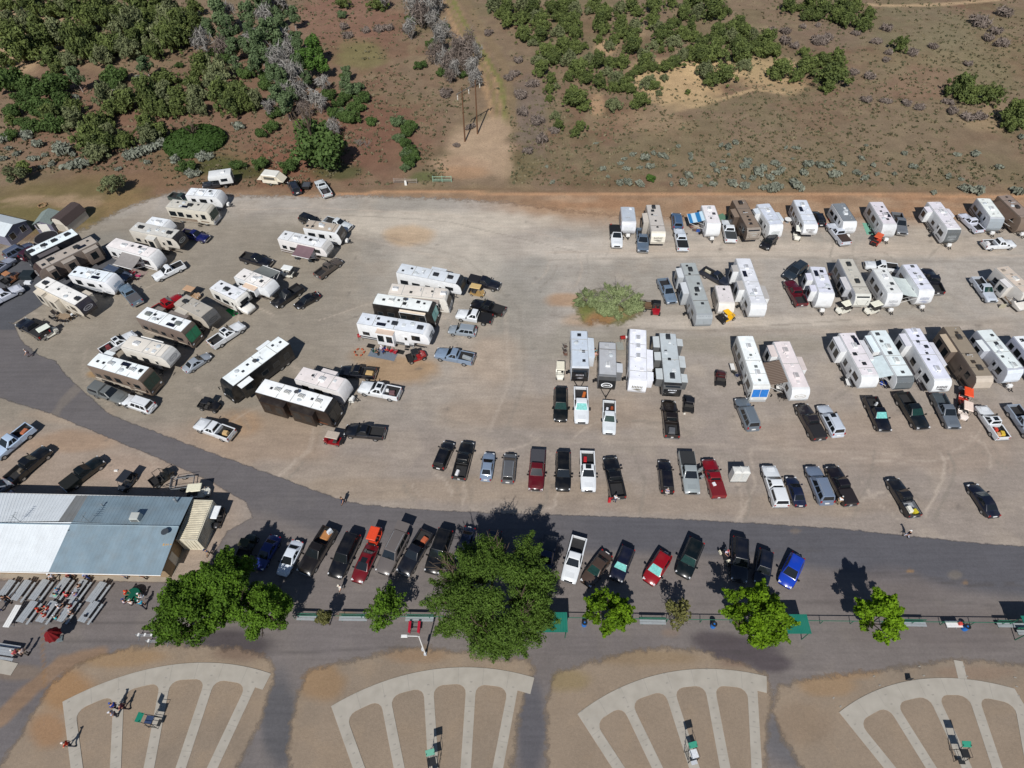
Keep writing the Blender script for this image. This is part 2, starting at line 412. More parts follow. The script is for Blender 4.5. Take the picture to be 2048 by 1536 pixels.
def sheet(name, polys, z, step, colf, m, keep, bounds=None):
    Ps = [toworld(p) for p in polys]
    allp = np.concatenate(Ps); x0, y0 = allp.min(0) - 3; x1, y1 = allp.max(0) + 3
    ef = lambda x, y: np.max([sdist(x, y, P) for P in Ps], axis=0)
    return obj(name, grid_mesh(name, np.arange(x0, x1, step), np.arange(y0, y1, step), z, keep, colf, ef), m)

# ---- gravel lot
LOT = [(-120, 505), (0, 492), (60, 478), (115, 470), (175, 458), (205, 440), (255, 415), (310, 396), (350, 384), (420, 388), (480, 392), (600, 394), (720, 392), (860, 396), (1000, 404),
       (1150, 424), (1300, 436), (1700, 436), (2200, 440), (2200, 1130), (2048, 1115), (1500, 1068), (1000, 1050), (700, 1038), (560, 1060), (480, 1120), (440, 1180), (-120, 1180)]
def lot_col(x, y):
    u, v = px_of(x, y)
    n = fbm(x, y, .05, 61); n2 = fbm(x, y, .22, 67)
    a = np.array(S(165, 157, 148)); b_ = np.array(S(147, 136, 127))
    k = smooth(560, 900, v)[:, None]; C = a * (1 - k) + b_ * k
    def mixin(w_, c): C[:] = C * (1 - w_[:, None]) + np.array(S(*c)) * w_[:, None]
    mixin(smooth(.42, .68, n) * .55 * (1 - smooth(760, 900, v)), (146, 140, 130))
    mixin(smooth(.52, .7, n2) * .3, (172, 158, 142)); mixin(smooth(.5, .75, fbm(x, y, .9, 71)) * .25, (140, 130, 120))
    mixin((1 - smooth(420, 470, v)) * smooth(900, 1100, u) * .75, (164, 126, 90))
    # left rows sit on greyer, slightly olive gravel
    mixin((1 - smooth(620, 820, u)) * smooth(400, 460, v) * (1 - smooth(820, 900, v)) * .75, (136, 127, 113))
    mixin((1 - smooth(440, 520, u)) * smooth(830, 880, v) * .6, (154, 136, 120))
    blobs(x, y, C, [
        (1010, 560, 120, 130, (146, 142, 134), .6), (950, 480, 200, 46, (172, 160, 148), .6), (1000, 650, 110, 110, (142, 136, 126), .55), (1200, 690, 200, 40, (142, 136, 124), .6),
        (1480, 690, 260, 26, (140, 132, 118), .55), (1450, 500, 420, 22, (176, 164, 150), .6), (1300, 640, 120, 24, (150, 140, 128), .5), (1700, 650, 380, 24, (170, 156, 142), .5),
        (880, 445, 300, 30, (190, 179, 164), .8), (900, 530, 130, 80, (184, 175, 162), .6), (1180, 500, 160, 28, (188, 178, 166), .75), (1600, 502, 420, 18, (184, 172, 158), .7), (1450, 645, 340, 16, (184, 174, 162), .75), (950, 760, 60, 120, (170, 154, 138), .5), (820, 470, 60, 24, (182, 150, 112), .6), (790, 740, 90, 36, (158, 128, 92), .75), (740, 720, 50, 30, (150, 126, 98), .6), (990, 720, 60, 60, (168, 150, 132), .6), (1130, 600, 40, 16, (168, 132, 98), .7),
        (1170, 640, 50, 16, (160, 126, 90), .5), (520, 880, 160, 60, (156, 134, 112), .6), (480, 850, 60, 30, (158, 128, 98), .6), (640, 940, 160, 34, (152, 138, 124), .6),
        (130, 830, 110, 20, (158, 140, 122), .6), (140, 885, 110, 26, (160, 130, 102), .5), (250, 940, 120, 30, (162, 142, 126), .6), (230, 490, 60, 30, (132, 128, 120), .7), (60, 480, 60, 20, (140, 118, 92), .6),
        (900, 980, 400, 30, (152, 134, 114), .5), (1500, 1010, 500, 26, (148, 132, 116), .5), (1800, 880, 300, 80, (156, 138, 122), .5), (1900, 490, 160, 30, (172, 158, 142), .6),
        (1100, 830, 250, 40, (150, 132, 114), .5), (190, 748, 20, 9, (160, 128, 86), .8), (110, 750, 16, 12, (176, 140, 92), .8), (20, 690, 30, 14, (168, 132, 92), .7),
    ])
    tr = (132, 124, 114); tl = (178, 164, 150)
    lines(x, y, C, [
        ([(700, 470), (900, 520), (1010, 620), (1020, 760), (980, 860)], .35, tl, .35), ([(720, 460), (930, 515), (1040, 620), (1050, 760), (1010, 870)], .35, tr, .3),
        ([(1100, 505), (1500, 498), (2060, 512)], .4, tl, .6), ([(640, 640), (760, 600), (900, 640), (960, 720)], .15, tl, .6), ([(650, 655), (765, 615), (890, 655), (945, 730)], .15, tr, .5), ([(1040, 870), (1100, 930), (1090, 1010), (1010, 1028)], .2, tr, .5), ([(1060, 870), (1122, 930), (1110, 1012), (1050, 1030)], .2, tl, .5), ([(1260, 895), (1290, 960), (1280, 1030)], .2, tr, .5), ([(1500, 900), (1510, 970), (1480, 1038)], .2, tl, .5), ([(1750, 900), (1740, 960), (1700, 1050)], .2, tr, .5), ([(1100, 630), (1320, 660), (1420, 660), (1700, 640)], .2, tr, .5), ([(480, 420), (620, 415), (900, 430), (1180, 490)], .2, tl, .6), ([(480, 430), (620, 426), (890, 442), (1160, 505)], .2, tr, .4), ([(330, 590), (470, 600), (560, 660), (700, 640)], .2, tr, .45), ([(1100, 520), (1500, 512), (2060, 528)], .4, tr, .3), ([(1100, 650), (1400, 664), (2060, 640)], .5, tr, .35),
        ([(1880, 905), (1890, 925), (1885, 960), (1870, 990), (1850, 1030)], .2, tl, .7), ([(1895, 905), (1910, 930), (1905, 960), (1890, 995), (1868, 1040)], .2, tr, .6),
        ([(1720, 960), (1760, 1010), (1800, 1040)], .15, tl, .5), ([(1960, 900), (2010, 935), (2060, 970)], .15, tr, .5), ([(1700, 915), (1800, 925), (1900, 918)], .2, tl, .5),
        ([(560, 700), (640, 790), (620, 900), (560, 950)], .4, tl, .3), ([(330, 640), (420, 720), (500, 860)], .35, tr, .3), ([(1720, 1000), (1760, 985), (1830, 1000)], .2, tl, .5),
        ([(1080, 880), (1400, 890), (1800, 910)], .3, tl, .3), ([(1080, 895), (1400, 905), (1760, 935)], .3, tr, .25), ([(860, 830), (1000, 870), (1300, 895)], .3, tr, .25),
    ])
    g = random.Random(8); arcs = []
    for i in range(46):
        u0, v0 = g.uniform(120, 2000), g.uniform(420, 1020); a0 = g.uniform(0, 6.28); rr_ = g.uniform(40, 150); sp = g.choice((-1, 1)) * g.uniform(.5, 1.5); off_ = g.uniform(11, 15)
        for k, c_ in ((0, tl), (off_, tr)): arcs.append(([(u0 + (rr_ + k) * cos(a0 + sp * t / 6) * 1.2, v0 + (rr_ + k) * sin(a0 + sp * t / 6) * .8) for t in range(7)], .2, c_, g.uniform(.25, .55)))
    lines(x, y, C, arcs)
    blobs(x, y, C, [(g.uniform(100, 2040), g.uniform(420, 1020), g.uniform(3, 9), g.uniform(2, 5), (104, 98, 92), g.uniform(.3, .6)) for i in range(70)])
    return C
ML = matground('gravel', .17, .35, edge=1.6, aniso=(.25, 1.6, 1), sat=.95, val=1.06)
o = sheet('gravel_lot', [LOT], .004, .36, lot_col, ML, -3.0); tag(o, 'beige gravel parking lot with wheel tracks', 'parking lot', kind='structure')

# ---- asphalt road and the paved yard
ROAD = [(-120, 640), (0, 638), (28, 650), (44, 684), (80, 712), (112, 722), (128, 745), (150, 768), (178, 792), (215, 826), (262, 846), (440, 912), (560, 955), (640, 985), (700, 1005), (780, 1015), (850, 1020),
        (1000, 1027), (1150, 1031), (1300, 1036), (1500, 1046), (1700, 1060), (1850, 1076), (1950, 1086), (2048, 1093), (2200, 1103), (2200, 1800), (-160, 1800), (-160, 1160), (0, 1160), (200, 1163), (350, 1165),
        (410, 1140), (432, 1100), (455, 1062), (505, 1036), (492, 1004), (420, 962), (330, 922), (200, 868), (100, 826), (0, 796), (-120, 788)]
PAD = [(-120, 548), (20, 535), (80, 500), (150, 478), (262, 516), (190, 546), (95, 603), (30, 645), (-120, 652)]
def road_col(x, y):
    u, v = px_of(x, y)
    n = fbm(x, y, .07, 81); n2 = fbm(x, y, .4, 83)
    C = np.tile(np.array(S(118, 111, 108)), (len(x), 1))
    def mixin(w_, c): C[:] = C * (1 - w_[:, None]) + np.array(S(*c)) * w_[:, None]
    mixin(smooth(.4, .7, n) * .5, (107, 101, 100)); mixin(smooth(.55, .7, n2) * .3, (128, 120, 112))
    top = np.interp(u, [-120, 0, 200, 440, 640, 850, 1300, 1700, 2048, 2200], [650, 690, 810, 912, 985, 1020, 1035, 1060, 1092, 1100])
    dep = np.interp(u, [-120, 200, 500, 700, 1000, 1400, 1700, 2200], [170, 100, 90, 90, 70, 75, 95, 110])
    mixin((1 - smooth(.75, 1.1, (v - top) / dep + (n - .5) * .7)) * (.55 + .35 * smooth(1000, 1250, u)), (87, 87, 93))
    mixin((u < 260) * (v < 870) * (1 - smooth(.8, 1.2, (v - top) / dep)) * .35, (104, 100, 100))
    mixin((v < 660) * (u < 300) * 1.0, (84, 85, 90))
    mixin((1 - smooth(1260, 1340, v)) * 0, (0, 0, 0))
    mixin(smooth(1260, 1330, v) * (1 - smooth(430, 640, u)) * .5, (98, 96, 100))
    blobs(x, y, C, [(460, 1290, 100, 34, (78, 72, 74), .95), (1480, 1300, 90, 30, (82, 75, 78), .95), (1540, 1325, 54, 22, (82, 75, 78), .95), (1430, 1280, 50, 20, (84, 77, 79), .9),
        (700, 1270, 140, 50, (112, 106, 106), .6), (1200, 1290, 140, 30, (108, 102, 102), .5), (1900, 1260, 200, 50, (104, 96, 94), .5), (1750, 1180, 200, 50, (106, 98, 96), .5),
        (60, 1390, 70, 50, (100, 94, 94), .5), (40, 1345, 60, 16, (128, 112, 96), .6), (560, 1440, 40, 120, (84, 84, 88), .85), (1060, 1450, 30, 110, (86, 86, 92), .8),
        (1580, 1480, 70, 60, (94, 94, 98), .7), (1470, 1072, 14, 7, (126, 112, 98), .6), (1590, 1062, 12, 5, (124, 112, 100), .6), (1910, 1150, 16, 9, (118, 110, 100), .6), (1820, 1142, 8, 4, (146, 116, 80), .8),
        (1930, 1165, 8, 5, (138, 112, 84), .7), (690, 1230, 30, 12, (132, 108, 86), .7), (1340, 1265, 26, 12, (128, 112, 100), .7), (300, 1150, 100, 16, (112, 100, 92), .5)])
    ck = (80, 76, 75)
    lines(x, y, C, [([(0, 1246), (200, 1246), (330, 1248), (420, 1250)], .13, ck, .42), ([(85, 1255), (86, 1310), (90, 1380)], .12, (126, 100, 76), .7), ([(120, 1283), (300, 1284), (420, 1282)], .13, ck, .36), ([(560, 1307), (700, 1300), (830, 1292)], .13, ck, .36),
        ([(1080, 1100), (1300, 1120), (1600, 1098), (1650, 1104)], .13, ck, .30), ([(1650, 1140), (1800, 1150), (1990, 1168), (2048, 1172)], .13, ck, .36), ([(1560, 1210), (1800, 1195), (2048, 1215)], .13, ck, .25),
        ([(590, 1170), (720, 1150), (980, 1190)], .13, ck, .25), ([(1880, 1165), (1960, 1172), (2030, 1166)], .10, ck, .6), ([(480, 1310), (500, 1400), (470, 1536)], .13, ck, .30), ([(1380, 1270), (1420, 1300), (1500, 1310)], .13, ck, .36),
        ([(0, 1440), (60, 1380), (120, 1330), (200, 1308)], 1.0, (150, 118, 84), .55), ([(95, 850), (130, 800), (160, 770)], .9, (124, 116, 108), .6), ([(420, 960), (455, 915)], .13, ck, .36)])
    return C
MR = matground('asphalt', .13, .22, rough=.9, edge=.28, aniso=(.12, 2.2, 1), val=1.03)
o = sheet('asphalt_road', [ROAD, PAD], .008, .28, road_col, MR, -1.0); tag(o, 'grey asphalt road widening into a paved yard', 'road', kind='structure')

# ---- the bare earth of the four trap fields
FD = [[(-60, 1620), (-20, 1560), (30, 1490), (72, 1420), (100, 1372), (142, 1336), (200, 1311), (262, 1296), (330, 1291), (400, 1293), (480, 1298), (532, 1312), (546, 1332), (546, 1366), (532, 1402), (520, 1442), (476, 1536), (440, 1620)],
      [(572, 1620), (576, 1536), (585, 1440), (597, 1385), (614, 1343), (640, 1335), (720, 1318), (790, 1298), (850, 1295), (920, 1306), (990, 1318), (1060, 1320), (1069, 1346), (1050, 1386), (1035, 1450), (1025, 1536), (1018, 1620)],
      [(1098, 1620), (1094, 1536), (1094, 1400), (1105, 1352), (1130, 1340), (1200, 1320), (1280, 1300), (1340, 1296), (1400, 1302), (1470, 1325), (1530, 1346), (1542, 1380), (1536, 1440), (1532, 1536), (1532, 1620)],
      [(1630, 1620), (1604, 1536), (1566, 1480), (1546, 1420), (1556, 1375), (1600, 1362), (1660, 1352), (1720, 1346), (1850, 1330), (1900, 1318), (2048, 1330), (2200, 1335), (2200, 1620)]]
def field_col(x, y):
    n = fbm(x, y, .1, 91); n2 = fbm(x, y, .5, 93)
    C = np.tile(np.array(S(141, 126, 110)), (len(x), 1))
    def mixin(w_, c): C[:] = C * (1 - w_[:, None]) + np.array(S(*c)) * w_[:, None]
    mixin(smooth(.45, .7, n) * .6, (130, 118, 105)); mixin(smooth(.5, .75, n2) * .4, (150, 132, 112))
    blobs(x, y, C, [(130, 1380, 70, 50, (152, 116, 78), .7), (100, 1460, 40, 40, (150, 112, 76), .6), (240, 1315, 110, 22, (146, 118, 84), .6), (480, 1305, 80, 20, (112, 92, 80), .6), (640, 1360, 50, 40, (148, 118, 84), .6),
        (840, 1310, 80, 20, (140, 114, 88), .6), (1140, 1360, 50, 26, (134, 118, 82), .6), (1300, 1315, 140, 20, (136, 116, 90), .6), (1650, 1370, 70, 24, (152, 124, 92), .6), (1700, 1345, 60, 14, (150, 122, 92), .6), (1600, 1450, 70, 40, (134, 116, 98), .5),
        (1480, 1325, 60, 14, (120, 100, 88), .6), (1950, 1345, 90, 14, (134, 114, 98), .6)])
    return C
MF = matground('field_soil', .12, .3, edge=.7, speck=(2.4, .25, (120, 116, 112), .25), sat=1.0, val=1.04)
for k, pl in enumerate(FD):
    o = sheet('dirt_field', [pl], .012 + .0005 * k, .4, field_col, MF, -1.6); tag(o, None, None, kind='structure')
# ---- rough grass island under the lone bush, and concrete
def isl_col(x, y):
    n = fbm(x, y, .5, 101); C = np.tile(np.array(S(124, 122, 80)), (len(x), 1))
    w_ = smooth(.42, .62, n)[:, None]; C = C * (1 - w_) + np.array(S(152, 132, 100)) * w_
    blobs(x, y, C, [(1200, 640, 30, 14, (160, 120, 84), .8), (1160, 625, 30, 20, (120, 124, 70), .7), (1210, 600, 60, 30, (98, 108, 60), .6)])
    return C
o = sheet('grass_island', [[(1150, 612), (1160, 590), (1190, 582), (1240, 580), (1278, 596), (1284, 616), (1268, 636), (1240, 646), (1214, 650), (1196, 640), (1182, 650), (1166, 644)]], .009, .35, isl_col, matground('rough_grass', .3, .6, edge=1.3, speck=(3, .3, (90, 100, 50), .6)), -1.2)
tag(o, 'patch of rough grass around the lone bush', 'grass patch', kind='structure')

def plate(name, px, z0, z1, m, holes=None):
    P = [tuple(G(u, v))[:2] for u, v in px]
    mb = MB(); n = len(P)
    mb.add([(x, y, z0) for x, y in P] + [(x, y, z1) for x, y in P], [tuple(range(n, 2 * n))] + [(i, (i + 1) % n, (i + 1) % n + n, i + n) for i in range(n)])
    return obj(name, mb, m)
CONC = mat('concrete', S(171, 165, 155), .9, var=.08, scale=.8, spec=.2, dirt=.22, bump=.2)
CONC2 = mat('concrete_worn', S(160, 150, 136), .9, var=.12, scale=1.0, spec=.2, dirt=.3, bump=.2)
o = plate('concrete_walk', [(-140, 1135), (-140, 1155), (0, 1155), (326, 1164), (347, 1152), (376, 1092), (420, 1085), (352, 1085), (320, 1135)], 0.0, .05, CONC2); tag(o, None, None, kind='structure')
o = plate('concrete_slab', [(-60, 1310), (0, 1319), (37, 1327), (22, 1351), (0, 1347), (-60, 1370)], 0.0, .06, CONC); tag(o, None, None, kind='structure')
o = plate('concrete_walk', [(1907, 1320), (1925, 1323), (1934, 1358), (1916, 1357)], 0.0, .042, CONC); tag(o, None, None, kind='structure')

# ---- fan-shaped shooting stations: arc + five walks each
def fan(px_arc, rays, ext=None):
    """px_arc: outer arc points; rays: near/far pixel pairs along each walk centre"""
    A = np.array([tuple(G(*p))[:2] for p in px_arc])
    M_ = np.c_[2 * A, np.ones(len(A))]; sol = np.linalg.lstsq(M_, (A ** 2).sum(1), rcond=None)[0]
    lines_ = [(np.array(G(*a)[:2]), np.array(G(*b)[:2])) for a, b in rays]
    # centre from the walks, radius from the arc
    Q = np.zeros((2, 2)); q = np.zeros(2)
    for a, b in lines_:
        d = (b - a) / np.linalg.norm(b - a); Pm = np.eye(2) - np.outer(d, d); Q += Pm; q += Pm @ a
    c = np.linalg.solve(Q, q); Rr = np.mean(np.hypot(*(A - c).T))
    angs = [atan2(*(((a + b) / 2 - c)[::-1])) for a, b in lines_]
    a0 = atan2(*((A[0] - c)[::-1])); a1 = atan2(*((A[-1] - c)[::-1]))
    return c, Rr, angs, a0, a1
FANS = [
 ([(129, 1407), (210.5, 1367.5), (273.4, 1345.6), (328, 1332), (404.7, 1322.9), (464.9, 1327.8), (545, 1342)], [((143.6, 1448.1), (153.4, 1530.2)), ((235.7, 1429), (231.9, 1530.2)), ((326.8, 1382.5), (300, 1530.2)), ((413.5, 1382.5), (363.1, 1530.2)), ((496.9, 1382.5), (427.7, 1530.2))]),
 ([(664.5, 1414.8), (724, 1382.5), (778.8, 1361.5), (833.4, 1345.6), (888.1, 1336), (956.5, 1333.3), (1070, 1350)], [((685.8, 1444), (717.5, 1534.3)), ((774.9, 1416.7), (798.2, 1534.3)), ((858.3, 1403), (864.1, 1485)), ((940.4, 1403), (931.3, 1534.3)), ((1021, 1403), (995.9, 1534.3))]),
 ([(1157, 1425.4), (1221.8, 1385.3), (1269, 1364), (1316.3, 1348.4), (1373, 1338.9), (1429.8, 1339.4), (1533, 1353)], [((1182.6, 1449), (1234.6, 1534)), ((1272.8, 1449), (1314, 1534)), ((1344.2, 1401.8), (1365, 1458.5)), ((1425.5, 1401.8), (1449.2, 1534)), ((1506.8, 1401.8), (1512, 1534))]),
 ([(1682.6, 1424.5), (1741.7, 1387.6), (1789, 1369.7), (1836.2, 1360.2), (1907.1, 1356), (1978, 1364), (2027.7, 1373.4)], [((1718, 1458.5), (1777.6, 1534)), ((1807.9, 1449), (1860.8, 1534)), ((1876.4, 1416), (1904.8, 1472.7)), ((1955.4, 1416), (1992.2, 1534)), ((2038, 1400), (2062, 1534))])]
YARD = mat('yard_mark', S(152, 147, 139), .9)
FANC = []
for k, (arc, rays) in enumerate(FANS):
    c, Rr, angs, a0, a1 = fan(arc, rays); FANC.append((c, Rr, angs))
    wr, wp = 1.62, .50
    mb = MB(); Ri = Rr - wr; r0 = 6.0; f = .95
    a0 = max(a0, angs[0] + wp / Ri)
    def pt(r, a): return (c[0] + r * cos(a), c[1] + r * sin(a))
    # outline of the whole slab (one polygon): outer arc, then in and out along each walk with filleted corners
    outer = [pt(Rr, a0 + (a1 - a0) * i / 40) for i in range(41)]
    inner = [pt(Ri, a1)]
    segs = sorted(range(len(angs)), key=lambda i: angs[i])   # from a1 (smallest angle) to a0
    for ii, i in enumerate(segs):
        a = angs[i]; ca, sa = cos(a), sin(a)
        def off(r, s_): return (c[0] + r * ca - s_ * wp * sa, c[1] + r * sa + s_ * wp * ca)
        first, last = ii == 0, ii == len(segs) - 1
        da = wp / Ri; fa = (f + wp) / Ri
        if first: inner = ([pt(Ri, a1)] if a1 < a - da - .004 else []) + [off(Ri, -1)]
        else:
                inner += [pt(Ri, a - fa), pt(Ri - f * .08, a - da - .62 * f / Ri), pt(Ri - f * .3, a - da - .28 * f / Ri), pt(Ri - f * .62, a - da - .07 * f / Ri)]
        if not first: inner += [off(Ri - f, -1)]
        inner += [off(r0, -1), off(r0, 1)]
        if last: pass
        else:
            inner += [off(Ri - f, 1), pt(Ri - f * .62, a + da + .07 * f / Ri), pt(Ri - f * .3, a + da + .28 * f / Ri), pt(Ri - f * .08, a + da + .62 * f / Ri), pt(Ri, a + fa)]
            b = angs[segs[ii + 1]]
            for t_ in (.35, .5, .65): inner.append(pt(Ri, a + (b - a) * t_))
    P = outer + inner
    # last walk is flush with the outer end of the arc
    n = len(P)
    bm = bmesh.new(); vs = [bm.verts.new((x, y, .055)) for x, y in P]
    bm.faces.new(vs); bmesh.ops.recalc_face_normals(bm, faces=bm.faces)
    if bm.faces[:][0].normal.z < 0: bmesh.ops.reverse_faces(bm, faces=bm.faces)
    bmesh.ops.triangulate(bm, faces=bm.faces[:])
    ed = [e for e in bm.edges if e.is_boundary]
    ex = bmesh.ops.extrude_edge_only(bm, edges=ed)
    for g_ in ex['geom']:
        if isinstance(g_, bmesh.types.BMVert): g_.co.z = 0.0
    me = bpy.data.meshes.new('concrete_path'); bm.to_mesh(me); bm.free()
    o = obj('concrete_path', me, CONC); tag(o, None, None, kind='structure')
    # expansion joints and yard marks
    mj = MB()
    for i, a in enumerate(angs):
        ca, sa = cos(a), sin(a)
        for r in np.arange(16 * .9144, 27.1 * .9144, .9144):
            mj.add([(c[0] + (r + dx) * ca - dy * sa, c[1] + (r + dx) * sa + dy * ca, .0565) for dx, dy in ((-.06, -.12), (.06, -.12), (.06, .12), (-.06, .12))], [(0, 1, 2, 3)])
            if int(round(r / .9144)) % 3 == 0 and r < Ri - 1: mj.add([(c[0] + (r + .45 + dx) * ca - dy * sa, c[1] + (r + .45 + dx) * sa + dy * ca, .0565) for dx, dy in ((-.018, -wp), (.018, -wp), (.018, wp), (-.018, wp))], [(0, 1, 2, 3)])
    for i in range(1, 8):
        a = a0 + (a1 - a0) * i / 8.0
        mj.add([(*pt(r, a + dr), .0566) for r, dr in ((Ri + .02, -.0009), (Rr - .02, -.0009), (Rr - .02, .0009), (Ri + .02, .0009))], [(0, 1, 2, 3)])
    o = obj('path_marking', mj, YARD); tag(o, None, None, kind='structure')
# ================================================================ VEHICLES
def ring(x, hw, z0, z1, c=.1):
    return [(x, -hw + .05, z0), (x, -hw, z0 + .16), (x, -hw, z1 - c), (x, -hw + c * 1.3, z1), (x, hw - c * 1.3, z1), (x, hw, z1 - c), (x, hw, z0 + .16), (x, hw - .05, z0)]
def wheel_meshes(r, w_):
    a = MB(); n = 14
    prof = [(r * .55, -w_), (r * .93, -w_), (r, -w_ * .6), (r, w_ * .6), (r * .93, w_), (r * .55, w_)]
    a.loft([[(rr * cos(2 * pi * i / n), yy, rr * sin(2 * pi * i / n)) for i in range(n)] for rr, yy in prof], False)
    b = MB(); b.loft([[(rr * cos(2 * pi * i / n), yy, rr * sin(2 * pi * i / n)) for i in range(n)] for rr, yy in ((.12 * r, -w_ * .7), (.55 * r, -w_ * .95), (.55 * r, w_ * .95), (.12 * r, w_ * .7))])
    return a.mesh('wheel', smooth=True), b.mesh('rim', smooth=True)
_W = {}
def wheels(root, xs_, hw, r, w_=.13, rim=RIM):
    key = (round(r, 3), w_)
    if key not in _W: _W[key] = wheel_meshes(r, w_)
    a, b = _W[key]
    for x in xs_:
        for s in (-1, 1):
            o = obj('wheel', a, TYRE, root, (x, s * (hw - w_), r)); obj('rim', b, rim, o)

def greenhouse(xb0, xb1, xt0, xt1, wb, wt, zb, zt):
    B = [(xb0, -wb, zb), (xb1, -wb, zb), (xb1, wb, zb), (xb0, wb, zb)]
    T = [(xt0, -wt, zt), (xt1, -wt, zt), (xt1, wt, zt), (xt0, wt, zt)]
    return B, T
def gh_parts(B, T, nside, cuts, wide=.9, crown=.05):
    """cab shell plus its glass: list of (name, mesh, role)"""
    c = MB(); c.hexa(B + T)
    res = [('cab_roof', c.mesh('cab_roof', bevel=.09, seg=3, smooth=True, ang=50), 'paint')]
    q = MB(); q.quad(*win(B[1], B[2], T[2], T[1], .06, .94, .08, .94)); res.append(('windshield', q.mesh('windshield'), 'wind'))
    q = MB(); q.quad(*win(B[3], B[0], T[0], T[3], .1, .9, .2, .9)); res.append(('rear_window', q.mesh('rear_window'), 'glass'))
    for (a, b_) in cuts:
        for s in (0, 1):
            q = MB()
            if s == 0: q.quad(*win(B[0], B[1], T[1], T[0], a, b_, .14, .9))
            else: q.quad(*win(B[2], B[3], T[3], T[2], 1 - b_, 1 - a, .14, .9))
            res.append(('side_window', q.mesh('side_window'), 'glass'))
    return res

